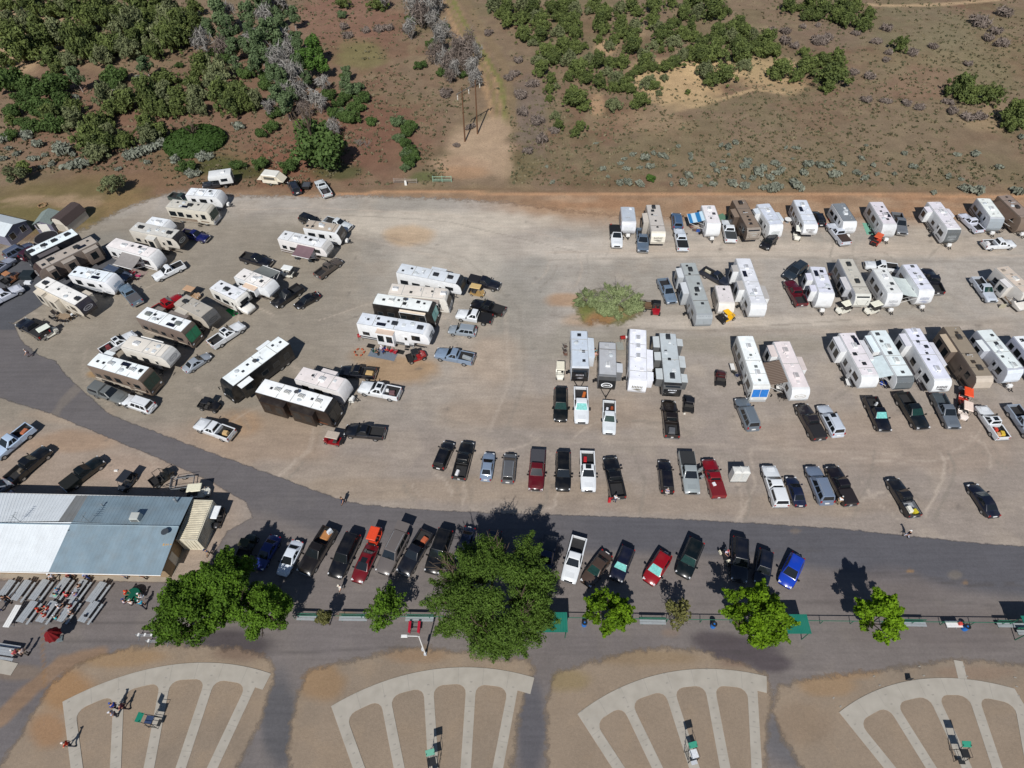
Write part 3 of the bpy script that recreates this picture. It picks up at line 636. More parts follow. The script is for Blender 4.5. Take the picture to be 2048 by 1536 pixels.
_V = {}
def vehicle_kit(style):
    if style in _V: return _V[style]
    P = []; wl = None
    def add(n, mb, role, **k): P.append((n, mb.mesh(n, **k), role))
    def lamps(xf, xr, hw, zf, zr, dx=.16):
        for s in (-1, 1):
            q = MB(); q.taper(xf - dx, xf + .02, s * (hw - .2) - .16, s * (hw - .2) + .16, zf, zf + .16, .02); add('headlight', q, 'lamp')
            q = MB(); q.box(xr - .02, xr + .09, s * (hw - .1) - .09, s * (hw - .1) + .09, zr - .22, zr + .12); add('taillight', q, 'tail')
    def mirrors(x, hw, z):
        for s in (-1, 1):
            q = MB(); q.taper(x - .07, x + .09, min(s * hw, s * (hw + .26)), max(s * hw, s * (hw + .26)), z, z + .2, .02); add('mirror', q, 'mirror')
    if style[0] == 'P':          # pickups: P + cab (c crew, e extended, r regular) + bed (o open, v covered, s shell, f flatbed)
        cab = {'c': (-.62, .9), 'e': (-.28, .9), 'r': (.15, .9)}[style[1]]; bed = style[2]
        L2 = 2.92; xb = cab[0] - .14; hw = .99
        a = MB(); a.loft([ring(xb + .02, .97, .45, 1.26), ring(.85, .99, .42, 1.26), ring(1.25, .985, .42, 1.24, .13), ring(2.35, .95, .42, 1.15, .15), ring(2.78, .91, .45, 1.06, .17), ring(2.9, .84, .5, .92, .12)])
        add('body', a, 'paint', smooth=True, ang=40)
        a = MB(); a.box(1.42, 2.5, -.5, .5, 1.17, 1.195); add('hood', a, 'paint', bevel=.02)
        B, T = greenhouse(xb + .1, 1.12, xb + .24, .32, .90, .70, 1.22, 1.88)
        P.extend(gh_parts(B, T, 2, {'c': [(.1, .42), (.47, .8)], 'e': [(.1, .34), (.4, .8)], 'r': [(.15, .8)]}[style[1]]))
        if bed == 'f':
            a = MB(); a.box(-L2 - .05, xb - .06, -1.12, 1.12, .95, 1.05); a.box(xb - .14, xb - .08, -1.0, 1.0, 1.05, 1.7); add('flatbed', a, 'black')
            a = MB(); a.box(-L2 + .1, xb, -.45, .45, .5, .95); add('chassis', a, 'black')
        else:
            a = MB()
            a.box(-L2, xb, -.97, -.80, .5, 1.3).box(-L2, xb, .80, .97, .5, 1.3).box(-L2, -L2 + .09, -.80, .80, .5, 1.28).box(xb - .07, xb, -.80, .80, .5, 1.3)
            add('cargo_bed', a, 'paint', bevel=.025)
            a = MB(); a.box(-L2 + .07, xb - .05, -.82, .82, .55, .74); a.box(-L2 + .09, xb - .07, -.8, -.785, .74, 1.27).box(-L2 + .09, xb - .07, .785, .8, .74, 1.27); add('bed_liner', a, 'liner')
            if bed == 'v':
                a = MB(); a.taper(-L2 + .03, xb - .02, -.93, .93, 1.3, 1.36, .03); add('tonneau_cover', a, 'cover', bevel=.015)
            if bed == 's':
                Bs, Ts = greenhouse(-L2 + .02, xb, -L2 + .22, xb - .06, .95, .76, 1.3, 1.92)
                c = MB(); c.hexa(Bs + Ts); add('camper_shell', c, 'paint', bevel=.08, seg=3, smooth=True, ang=50)
                for s in (0, 1):
                    q = MB(); q.quad(*(win(Bs[0], Bs[1], Ts[1], Ts[0], .12, .88, .25, .85) if s == 0 else win(Bs[2], Bs[3], Ts[3], Ts[2], .12, .88, .25, .85))); add('shell_window', q, 'glass')
                q = MB(); q.quad(*win(Bs[3], Bs[0], Ts[0], Ts[3], .08, .92, .12, .9)); add('shell_window', q, 'glass')
        a = MB(); a.taper(-L2 - .12, -L2, -.9, .9, .52, .72, .02); add('rear_bumper', a, 'chrome')
        a = MB(); a.loft([[(2.84, y, .5), (2.84, y, .74), (3.0 - abs(y) * .12, y, .72), (3.0 - abs(y) * .12, y, .52)] for y in (-.92, -.4, .4, .92)]); add('front_bumper', a, 'chrome')
        a = MB(); a.box(2.84, 2.93, -.5, .5, .78, 1.0); add('grille', a, 'black')
        lamps(2.86, -L2, .93, .84, 1.1); mirrors(1.0, .97, 1.22)
        wl = ((-1.75, 1.95), .98, .40, .14)
        meta = dict(L=5.92, bedx=(-L2 + .1, xb - .08), top=1.88)
    elif style[0] in 'SVJ':      # SUV, minivan, jeep
        van = style == 'V'; big = style == 'Sb'
        L2 = 2.35 if not big else 2.6; hw = .96; zt = 1.78 if not big else 1.9
        if style == 'J': L2 = 2.05; hw = .92; zt = 1.85
        f1, f2 = L2 - .12, L2
        a = MB(); bz = 1.14 if not van else 1.06
        a.loft([ring(-L2, hw - .06, .5, bz - .02), ring(-L2 + .15, hw - .01, .4, bz), ring(.6, hw, .38, bz), ring(.95, hw, .38, bz - .02, .13), ring(f1 - .45, hw - .04, .4, bz - .14, .16), ring(f1, hw - .1, .45, bz - .26, .15), ring(f2 + .04, hw - .2, .5, bz - .42, .1)])
        add('body', a, 'paint', smooth=True, ang=40)
        xt1 = .3 if not van else .55; xb1 = 1.02 if not van else 1.5
        if style == 'J': xb1, xt1 = .75, .5
        B, T = greenhouse(-L2 + .1, xb1, -L2 + .32, xt1, hw - .06, hw - .25, bz - .03, zt)
        P.extend(gh_parts(B, T, 3, [(.05, .27), (.31, .56), (.6, .84)] if style != 'J' else [(.1, .45), (.5, .9)]))
        for s in (-1, 1):
            a = MB(); a.tube((-L2 + .6, s * (hw - .36), zt + .05), (xt1 - .2, s * (hw - .36), zt + .05), .022).tube((-L2 + .6, s * (hw - .36), zt - .02), (-L2 + .6, s * (hw - .36), zt + .05), .02).tube((xt1 - .2, s * (hw - .36), zt - .02), (xt1 - .2, s * (hw - .36), zt + .05), .02)
            add('roof_rail', a, 'rail')
        a = MB(); a.taper(-L2 - .1, -L2 + .05, -.82, .82, .45, .7, .03); add('rear_bumper', a, 'paint')
        a = MB(); a.box(f2 - .05, f2 + .055, -.42, .42, .62, .78); add('grille', a, 'black')
        if style == 'J':
            a = MB(); a.lathe([(.01, -.1), (.2, -.11), (.36, -.1), (.38, 0), (.36, .1), (.2, .11), (.01, .1)]); m_ = a.mesh('spare_wheel', smooth=True)
            m_.transform(Matrix.Translation((-L2 - .16, .1, 1.05)) @ Matrix.Rotation(pi / 2, 4, 'Y')); P.append(('spare_wheel', m_, 'tyre'))
        lamps(f1, -L2, hw - .06, bz - .42, bz - .02); mirrors(xb1 - .15, hw - .03, bz + .0)
        wl = ((-L2 * .6, L2 * .62), hw, .36 if style != 'J' else .4, .12)
        meta = dict(L=2 * L2 + .1, top=zt)
    else:                         # cars: C sedan, H hatchback, K coupe
        L2 = 2.35 if style != 'H' else 2.1; hw = .9; zt = 1.45 if style != 'H' else 1.5; bz = .93
        a = MB()
        a.loft([ring(-L2, hw - .16, .45, bz - .1), ring(-L2 + .18, hw - .06, .36, bz), ring(-1.1, hw, .32, bz + .03), ring(.7, hw, .32, bz + .02), ring(1.05, hw - .01, .32, bz - .01, .13), ring(L2 - .5, hw - .06, .34, bz - .14, .16), ring(L2 - .08, hw - .17, .4, bz - .28, .14), ring(L2 + .05, hw - .32, .45, bz - .4, .1)])
        add('body', a, 'paint', smooth=True, ang=40)
        xr, xrt = (-1.75, -.95) if style != 'H' else (-L2 + .12, -L2 + .5)
        B, T = greenhouse(xr, 1.05, xrt, .12, hw - .07, hw - .27, bz, zt)
        P.extend(gh_parts(B, T, 2, [(.22, .48), (.52, .78)]))
        if style == 'K':
            a = MB(); a.box(-L2 + .05, -L2 + .28, -.7, .7, bz + .1, bz + .13).box(-L2 + .12, -L2 + .18, -.5, -.45, bz - .02, bz + .1).box(-L2 + .12, -L2 + .18, .45, .5, bz - .02, bz + .1); add('spoiler', a, 'paint')
        a = MB(); a.taper(-L2 - .06, -L2 + .06, -.7, .7, .42, .62, .03); add('rear_bumper', a, 'paint')
        lamps(L2 - .1, -L2 + .02, hw - .12, bz - .4, bz - .1, .22); mirrors(.85, hw - .03, bz)
        wl = ((-1.4 if style != 'H' else -1.25, 1.4 if style != 'H' else 1.3), hw, .33, .11)
        meta = dict(L=2 * L2 + .08, top=zt)
    if style[0] in 'SPVJ' or style in ('C', 'H', 'K'):
        a = MB()
        a.box(-meta['L'] / 2 - .03, -meta['L'] / 2 + .05, -.26, .26, .72, .86) if style[0] != 'P' else a.box(-2.945, -2.93, -.16, .16, .78, .93)
        P.append(('number_plate', a.mesh('number_plate'), 'white'))
    _V[style] = (P, wl, meta)
    return _V[style]

VINFO = {'P': ('pickup_truck', 'pickup truck', 'pickup trucks parked around the club grounds'), 'S': ('suv', 'suv', 'suvs parked around the club grounds'), 'V': ('minivan', 'minivan', None),
         'J': ('off_road_car', 'off-road car', None), 'C': ('sedan_car', 'car', 'cars parked around the club grounds'), 'H': ('hatchback_car', 'car', 'cars parked around the club grounds'), 'K': ('coupe_car', 'car', 'cars parked around the club grounds')}
VEH = {}; STAT = []
def car(style, ru, rv, fu, fv, col, label, wind='glass', cover=None, bedcol=None, shade=None, sun=0, open_=None, key=None):
    P, wl, meta = vehicle_kit(style)
    a, b = G(ru, rv, .75), G(fu, fv, .75)
    Lm = (b - a).length; s = min(1.03, max(.9, Lm / meta['L'])); rz = heading(a, b)
    near, far = (a, b) if a.y < b.y else (b, a); dn = (far - near).normalized()
    mid = near + dn * (min(Lm, meta['L'] * s) / 2) if Lm > meta['L'] * s else (a + b) / 2
    mid.z = 0
    nm, cat, grp = VINFO[style[0]]
    root = thing(nm, label, cat, mid, rz, grp, s)
    pm = paint(col); dark = sum(col) < 210
    role = {'paint': pm, 'glass': GLASS, 'wind': {'glass': GLASS, 'teal': GLASS_T, 'green': GLASS_G}[wind], 'black': BLACK, 'liner': flat(bedcol) if bedcol else LINER, 'cover': flat(cover) if cover else LINER,
            'chrome': CHROME, 'lamp': LAMP, 'tail': TAIL, 'mirror': BLACK if sum(col) > 120 else pm, 'rail': ALU if not dark else BLACK, 'tyre': TYRE, 'white': WHITE}
    for n, m, r in P:
        mm = role[r]
        if n == 'cargo_bed' and bedcol and style[2] != 'v' and open_ == 'bed': mm = paint(bedcol)
        obj(n, m, mm, root)
    wheels(root, *wl)
    if sun:
        q = MB(); z = meta['top'] + .012; x = -.1 if style[0] in 'PC' else .05
        q.quad((x - .35, -.36, z), (x + .3, -.36, z), (x + .3, .36, z), (x - .35, .36, z)); obj('sunroof', q, GLASS, root)
    if open_ == 'doors':
        for x0 in (.95, -.05):
            q = MB(); q.box(-.85, 0, -.04, .03, .5, 1.2).box(-.72, -.05, -.02, .0, 1.2, 1.7)
            d = obj('door', q, pm, root, (x0, .97, 0), (0, 0, radians(-62)))
    if open_ == 'gate':
        q = MB(); q.box(-1.05, 0, -.78, .78, -.03, .03); d = obj('liftgate', q, pm, root, (-meta['L'] / 2 + .35, 0, meta['top']), (0, radians(8), 0))
    STAT.append(Lm / meta['L'])
    VEH[key or label] = (root, meta)
    return root

# style, rear px, front px, colour, label, options
WHT = (226, 230, 234); BLK = (22, 23, 27); SIL = (150, 158, 168); GRY = (96, 102, 110); MAR = (92, 18, 26); NAV = (24, 30, 52); RED = (150, 16, 28); BGR = (96, 112, 130)
CARS = [
 # far left rows
 ('Pco', 366, 466, 415, 477, (18, 24, 84), 'navy blue pickup truck beside the beige fifth wheel with a dark cap'),
 ('Pco', 366, 529, 308, 556, WHT, 'white crew cab pickup beside the white trailer with a long grey awning'),
 ('Pcv', 276, 607, 246, 572, (104, 124, 142), 'grey blue pickup with a dark bed cover near the white trailer in the left row', dict(cover=(84, 84, 88))),
 ('Pcv', 92, 672, 34, 640, (18, 18, 26), 'black pickup with black bed cover beside a white golf cart by the road bend'),
 ('Sb', 17, 512, 58, 490, (82, 92, 116), 'grey blue suv behind the narrow white roofed coach'),
 ('S', 50, 513, 80, 494, (64, 26, 40), 'dark maroon car squeezed beside the black coach'),
 ('Pco', -20, 548, 18, 522, (150, 156, 172), 'silver pickup cut by the picture edge near the cabins'),
 ('Pco', -28, 610, 45, 573, (206, 210, 222), 'white crew cab pickup parked on the dark asphalt pad'),
 ('S', 214, 541, 258, 556, (70, 82, 104), 'blue grey suv tucked beyond the nose of a white trailer'),
 ('Pco', 485, 513, 542, 528, (16, 18, 28), 'black pickup behind the trailer with a pale grey side awning'),
 ('Pco', 312, 622, 356, 596, (150, 14, 22), 'bright red pickup half hidden behind a taupe fifth wheel'),
 ('Pco', 421, 692, 486, 648, WHT, 'white pickup with tailgate down and dark bed by taupe motorhomes', dict(sun=1)),
 ('Pco', 203, 707, 271, 666, WHT, 'white pickup with red bags in its bed behind a cream trailer', dict(sun=1)),
 ('C', 368, 740, 418, 707, SIL, 'silver sedan beside the cream fifth wheel'),
 ('Pcs', 187, 776, 253, 800, (104, 108, 108), 'old grey pickup with a matching camper shell'),
 ('Sb', 305, 817, 246, 797, (222, 226, 230), 'white station wagon suv beside the old grey pickup'),
 ('Pco', 465, 872, 394, 846, (220, 224, 228), 'white extended cab pickup alone near the road with a tan crate', dict(bedcol=(40, 38, 36))),
 ('Pco', 602, 574, 546, 611, BLK, 'glossy black pickup next to a black sedan'),
 ('C', 634, 588, 592, 611, (14, 15, 20), 'black sedan next to the glossy black pickup'),
 ('Pco', 634, 553, 679, 519, (84, 76, 70), 'brown grey pickup near the trailer with a purple awning'),
 ('Pco', 650, 441, 702, 456, (206, 212, 216), 'white pickup behind the tan roofed trailer'),
 ('S', 602, 434, 640, 448, (16, 18, 24), 'black suv peeking out behind the tan roofed trailer'),
 ('Pcv', 937, 558, 1000, 573, (22, 24, 34), 'black pickup in front of the farthest white fifth wheel', dict(cover=(24, 24, 30))),
 ('Pco', 1008, 625, 944, 605, (14, 14, 18), 'black pickup with red tail lamps behind a white flatbed truck'),
 ('Pcf', 984, 640, 913, 627, WHT, 'white pickup with a black flatbed'),
 ('S', 951, 664, 898, 657, (140, 150, 160), 'silver suv between two pickups right of the four motorhomes'),
 ('Pco', 947, 720, 871, 705, (124, 142, 164), 'grey blue pickup with silver toolboxes in its bed', dict(sun=0)),
 ('Pco', 751, 748, 679, 741, (16, 19, 28), 'black pickup with lumber in its bed behind the white trailer'),
 ('Pco', 800, 790, 717, 773, WHT, 'white pickup with black sunroof and loaded bed', dict(sun=1)),
 ('Pco', 769, 868, 690, 860, (18, 22, 30), 'black pickup by the nose of the brown motorhome'),
 # top edge
 ('S', 595, 386, 582, 362, (34, 38, 48), 'dark suv parked with a small utility trailer on the far edge'),
 ('Pro', 656, 392, 637, 362, (206, 212, 216), 'white pickup with open tailgate at the tree line'),
 ('Pco', 345, 393, 385, 402, (52, 66, 62), 'dark green pickup hidden behind the small white trailer'),
 # around the clubhouse
 ('Pco', 64, 853, -18, 918, (176, 196, 220), 'light blue and silver pickup with tools in the bed left of clubhouse'),
 ('Pco', 18, 964, 96, 896, (16, 18, 22), 'black pickup with loaded bed behind the clubhouse'),
 ('Pcv', 130, 974, 200, 920, (14, 20, 20), 'dark green black pickup in the clubhouse shadow', dict(cover=(14, 18, 18))),
 ('C', -24, 988, 14, 962, (140, 148, 160), 'silver car at the picture edge left of the clubhouse'),
 ('C', -26, 1020, 10, 995, (132, 122, 140), 'mauve grey car at the picture edge below a silver one'),
 # parking row by the trees
 ('C', 551, 1072, 514, 1137, (26, 44, 110), 'dark blue sedan in the shade of the clubhouse tree'),
 ('C', 594, 1086, 564, 1145, (214, 222, 232), 'white sedan dappled by tree shade'),
 ('Pco', 662, 1058, 606, 1148, (28, 24, 22), 'dark brown pickup with planks and a white cooler in its bed'),
 ('Sb', 711, 1066, 668, 1155, (16, 17, 22), 'black suv parked between a brown pickup and a maroon car'),
 ('C', 746, 1090, 712, 1164, (104, 16, 24), 'maroon sedan with black sunroof', dict(sun=1)),
 ('Sb', 806, 1064, 763, 1148, (104, 98, 96), 'grey suv with its rear gate raised', dict(open_='gate')),
 ('Pco', 855, 1064, 805, 1148, (24, 26, 34), 'black pickup with orange straps in its bed'),
 ('Sb', 896, 1052, 862, 1147, (14, 15, 18), 'black suv next to the great tree'),
 ('C', 938, 1062, 922, 1112, (22, 30, 54), 'dark blue sedan under the far side of the great tree'),
 ('S', 990, 1072, 982, 1122, (24, 40, 62), 'dark blue suv hidden in the shade of the great tree'),
 ('Pcv', 1102, 1074, 1083, 1158, (22, 30, 66), 'navy pickup with grey bed cover half under the great tree', dict(cover=(64, 66, 72))),
 ('Pco', 1159, 1076, 1136, 1165, WHT, 'white pickup with a black bed beside the great tree'),
 ('C', 1215, 1106, 1170, 1168, (72, 58, 50), 'old brown sedan with a yellow windscreen shade', dict(wind='green')),
 ('S', 1257, 1097, 1231, 1160, (20, 24, 44), 'dark navy suv with silver windscreen shade', dict(wind='teal')),
 ('H', 1335, 1102, 1296, 1165, (140, 12, 24), 'bright red hatchback with silver windscreen shade', dict(wind='teal')),
 ('S', 1396, 1076, 1364, 1153, (10, 20, 22), 'very dark green suv between a red hatchback and a motorcycle', dict(wind='green')),
 ('Sb', 1480, 1078, 1478, 1164, (18, 21, 32), 'black suv beside the motorcycle at the tree shade'),
 ('S', 1532, 1104, 1522, 1168, (18, 24, 40), 'dark blue suv in the shade between a black suv and a blue hatchback'),
 ('H', 1597, 1110, 1569, 1171, (22, 62, 176), 'vivid blue hatchback with pale roof stripes'),
 # first row on the gravel
 ('S', 876, 937, 899, 883, (18, 19, 26), 'black suv with roof bars at the left end of the gravel row'),
 ('Pco', 917, 959, 936, 885, (18, 18, 20), 'black pickup with a white crate in its bed'),
 ('C', 971, 958, 979, 905, (126, 142, 164), 'silver blue sedan in the gravel row'),
 ('V', 1015, 965, 1021, 906, (92, 94, 98), 'grey minivan with red tail lamps'),
 ('Pcv', 1076, 902, 1071, 982, MAR, 'maroon pickup with a grey bed cover', dict(cover=(66, 66, 72))),
 ('Sb', 1126, 908, 1126, 982, (14, 15, 18), 'black suv facing the road beside a maroon pickup'),
 ('Pco', 1174, 905, 1177, 984, WHT, 'white pickup with sunroof and a red bag in its bed', dict(sun=1)),
 ('Pco', 1237, 998, 1219, 916, (17, 18, 22), 'black pickup with tailgate down and gear spilling out'),
 ('Sb', 1335, 985, 1328, 921, (18, 18, 28), 'black suv with a person at its tail'),
 ('Pcv', 1371, 906, 1385, 989, (150, 158, 160), 'silver pickup with its doors swung open', dict(open_='doors', cover=(44, 46, 48))),
 ('Pcv', 1438, 996, 1416, 919, (126, 14, 26), 'maroon red pickup with red bed cover and a white box', dict(cover=(112, 14, 26))),
 ('Pcs', 1562, 1014, 1536, 932, WHT, 'long white pickup with a white camper shell'),
 ('C', 1602, 1012, 1582, 951, (24, 32, 58), 'navy sedan between a white camper pickup and a blue grey suv'),
 ('Sb', 1654, 1008, 1623, 932, (112, 126, 148), 'blue grey suv with roof rails beside a black pickup'),
 ('Pcv', 1702, 1011, 1663, 933, (26, 22, 28), 'black pickup with dark bed cover and a person at its tail', dict(cover=(30, 24, 28))),
 ('Pco', 1828, 1031, 1786, 960, (24, 26, 32), 'black pickup with white and yellow sacks in its bed', dict(bedcol=(150, 154, 160))),
 ('C', 1990, 1034, 1945, 966, (22, 26, 42), 'navy sedan alone at the right end of the gravel'),
 # second row
 ('Sb', 1121, 779, 1121, 843, (14, 18, 18), 'black suv in front of the white trailer with black nose', dict(wind='green')),
 ('Pco', 1161, 777, 1163, 848, WHT, 'white pickup hitched toward the black nosed trailer', dict(wind='teal')),
 ('Pco', 1218, 804, 1218, 869, (220, 226, 230), 'white pickup with a dark loaded bed beyond the small trailer', dict(wind='green')),
 ('Pco', 1344, 876, 1337, 802, (30, 24, 22), 'black brown pickup with a chrome roll bar'),
 ('Sb', 1507, 860, 1480, 795, (104, 114, 124), 'grey suv with long rear glass in front of the old white motorhome'),
 ('Pcv', 1640, 880, 1602, 810, (38, 34, 38), 'charcoal pickup beside a silver suv', dict(cover=(32, 32, 36))),
 ('Sb', 1677, 872, 1644, 810, (196, 204, 216), 'silver white suv with sunroof beside a charcoal pickup', dict(sun=1)),
 ('Pco', 1739, 796, 1771, 863, (16, 18, 28), 'black pickup with teal windscreen shade', dict(wind='teal')),
 ('Pco', 1801, 788, 1847, 859, (18, 24, 28), 'black pickup with green tinted windscreen', dict(wind='green')),
 ('Pco', 1873, 790, 1909, 858, (100, 108, 118), 'grey pickup beside the orange roofed cart', dict(bedcol=(66, 76, 84), open_='bed')),
 ('Pco', 2006, 879, 1960, 812, WHT, 'white pickup with red and yellow sacks in its bed', dict(sun=1)),
 ('Pco', 2022, 812, 2072, 880, (150, 162, 178), 'silver pickup cut off by the picture edge'),
 # third row
 ('Pco', 1324, 560, 1345, 607, (108, 126, 146), 'blue grey pickup near the lone bush'),
 ('Pco', 1405, 540, 1460, 569, (34, 40, 54), 'black pickup parked askew behind the small ribbed trailer'),
 ('S', 1612, 526, 1573, 556, (40, 50, 60), 'dark suv slanting behind a maroon pickup'),
 ('Pco', 1604, 612, 1577, 562, (84, 12, 28), 'dark maroon pickup beside the trailer with two slide outs'),
 ('Pco', 1786, 536, 1738, 530, (222, 226, 230), 'white pickup hidden behind two trailers sharing an awning'),
 ('Pco', 1876, 588, 1850, 536, (24, 26, 36), 'black pickup behind the right hand of two trailers sharing an awning'),
 ('Pco', 1950, 557, 1986, 604, (186, 194, 206), 'silver white pickup beside the cream camper in the third row', dict(wind='green')),
 # far row
 ('Prf', 1231, 452, 1234, 495, WHT, 'white flatbed pickup by the leftmost trailer of the far row'),
 ('Pco', 1283, 459, 1286, 504, (92, 108, 126), 'slate blue pickup by the beige fifth wheel of the far row'),
 ('S', 1356, 458, 1352, 426, (70, 96, 128), 'steel blue suv in the far row'),
 ('Pcv', 1366, 501, 1357, 459, (214, 222, 232), 'white pickup with black bed cover in the far row', dict(cover=(28, 28, 32))),
 ('Pcv', 1462, 484, 1452, 440, (222, 228, 234), 'white pickup with dark bed next to the brown motorhome', dict(cover=(60, 64, 66))),
 ('J', 1548, 474, 1528, 495, (26, 26, 30), 'black off road car with a spare wheel in the far row'),
 ('S', 1642, 448, 1630, 424, (18, 20, 30), 'black suv behind the white trailer of the far row'),
 ('Pcv', 1692, 489, 1660, 448, (206, 212, 222), 'white pickup with brown bed cover in the far row', dict(cover=(64, 50, 44))),
 ('Pco', 1791, 429, 1805, 469, (108, 112, 118), 'grey pickup beside a white trailer in the far row'),
 ('Pco', 1960, 464, 1923, 428, (214, 218, 232), 'white pickup near the silver nosed trailer of the far row'),
 ('Pco', 1967, 490, 2028, 487, WHT, 'white pickup parked crosswise below the brown trailer'),
]
for c in CARS: car(*c[:7], **(c[7] if len(c) > 7 else {}))

# ---------------------------------------------------------------- golf carts, side-by-sides, small things on wheels
_K = {}
def cart_kit(kind):
    if kind in _K: return _K[kind]
    P = []
    def add(n, mb, role, **k): P.append((n, mb.mesh(n, **k), role))
    if kind == 'golf':
        a = MB(); a.loft([[(x, -w_, z0), (x, -w_, z1), (x, w_, z1), (x, w_, z0)] for x, w_, z0, z1 in ((-1.15, .55, .35, .62), (-.6, .6, .28, .66), (-.35, .6, .26, .42), (.5, .6, .26, .42), (.62, .58, .26, .85), (.95, .5, .3, .8), (1.2, .36, .35, .6))]); add('body', a, 'paint', smooth=True, ang=40)
        a = MB(); a.taper(-.75, -.2, -.52, .52, .66, .8, .03).hexa([(-.8, -.52, .8), (-.68, -.52, .8), (-.68, .52, .8), (-.8, .52, .8), (-.92, -.5, 1.2), (-.82, -.5, 1.2), (-.82, .5, 1.2), (-.92, .5, 1.2)]); add('seat', a, 'seat', bevel=.03)
        for s in (-1, 1):
            a = MB(); a.tube((.72, s * .5, .8), (.42, s * .5, 1.82), .022); add('roof_post', a, 'black')
            a = MB(); a.tube((-.95, s * .5, .62), (-.9, s * .5, 1.82), .022); add('roof_post', a, 'black')
        a = MB(); a.taper(-1.15, .62, -.6, .6, 1.8, 1.9, .06); add('roof', a, 'roof', bevel=.03)
        a = MB(); a.tube((.45, .28, .75), (.2, .28, 1.0), .02); a.disc((.2, .28), .17, .17, 1.0, 1.02, 10); add('steering_wheel', a, 'black')
        a = MB(); a.taper(-1.5, -1.1, -.45, .45, .5, .85, .05); add('bag_rack', a, 'black')
        wl = ((-.82, .82), .6, .22, .1)
    else:
        a = MB(); a.loft([[(x, -w_, z0), (x, -w_, z1), (x, w_, z1), (x, w_, z0)] for x, w_, z0, z1 in ((-.6, .7, .35, .55), (.4, .7, .35, .55), (.55, .68, .35, 1.0), (1.1, .55, .4, .98), (1.45, .4, .5, .75))]); add('body', a, 'paint', smooth=True, ang=40)
        a = MB(); a.box(-1.45, -.62, -.68, .68, .62, .7).box(-1.45, -.62, -.7, -.64, .7, .95).box(-1.45, -.62, .64, .7, .7, .95).box(-1.47, -1.42, -.7, .7, .7, .95); add('cargo_box', a, 'box')
        a = MB(); a.taper(-.55, 0, -.58, -.05, .55, .75, .03).taper(-.55, 0, .05, .58, .55, .75, .03).box(-.62, -.5, -.58, .58, .75, 1.2); add('seat', a, 'seat')
        a = MB()
        for s in (-1, 1): a.path([(.75, s * .62, .95), (.3, s * .56, 1.78), (-.55, s * .56, 1.78), (-.62, s * .66, .7)], .03)
        a.tube((.3, -.56, 1.78), (.3, .56, 1.78), .03).tube((-.55, -.56, 1.78), (-.55, .56, 1.78), .03); add('roll_cage', a, 'black')
        if kind == 'utvr': a = MB(); a.taper(-.62, .38, -.6, .6, 1.79, 1.86, .05); add('roof', a, 'roof', bevel=.02)
        a = MB(); a.tube((.45, .3, .85), (.2, .3, 1.05), .02); a.disc((.2, .3), .17, .17, 1.05, 1.07, 10); add('steering_wheel', a, 'black')
        wl = ((-.95, .98), .74, .32, .14)
    for s in (-1, 1): a = MB(); a.ball((1.12 if kind == 'golf' else 1.25, s * .3, .66), .07); add('headlight', a, 'lamp')
    _K[kind] = (P, wl); return _K[kind]
def cart(kind, u, v, du, dv, body, roof, label, seat=(60, 58, 56), box=(30, 30, 32)):
    P, wl = cart_kit(kind); a = G(u, v, .3); b = G(u + du, v + dv, .3); a.z = 0
    root = thing('golf_cart' if kind == 'golf' else 'utility_buggy', label, 'golf cart' if kind == 'golf' else 'buggy', a, heading(a, b), 'golf carts and buggies parked on the grounds')
    role = {'paint': paint(body), 'seat': flat(seat), 'black': BLACK, 'roof': flat(roof, .5), 'lamp': LAMP, 'box': flat(box)}
    for n, m, r in P: obj(n, m, role[r], root)
    wheels(root, *wl)
CW = (228, 226, 214)
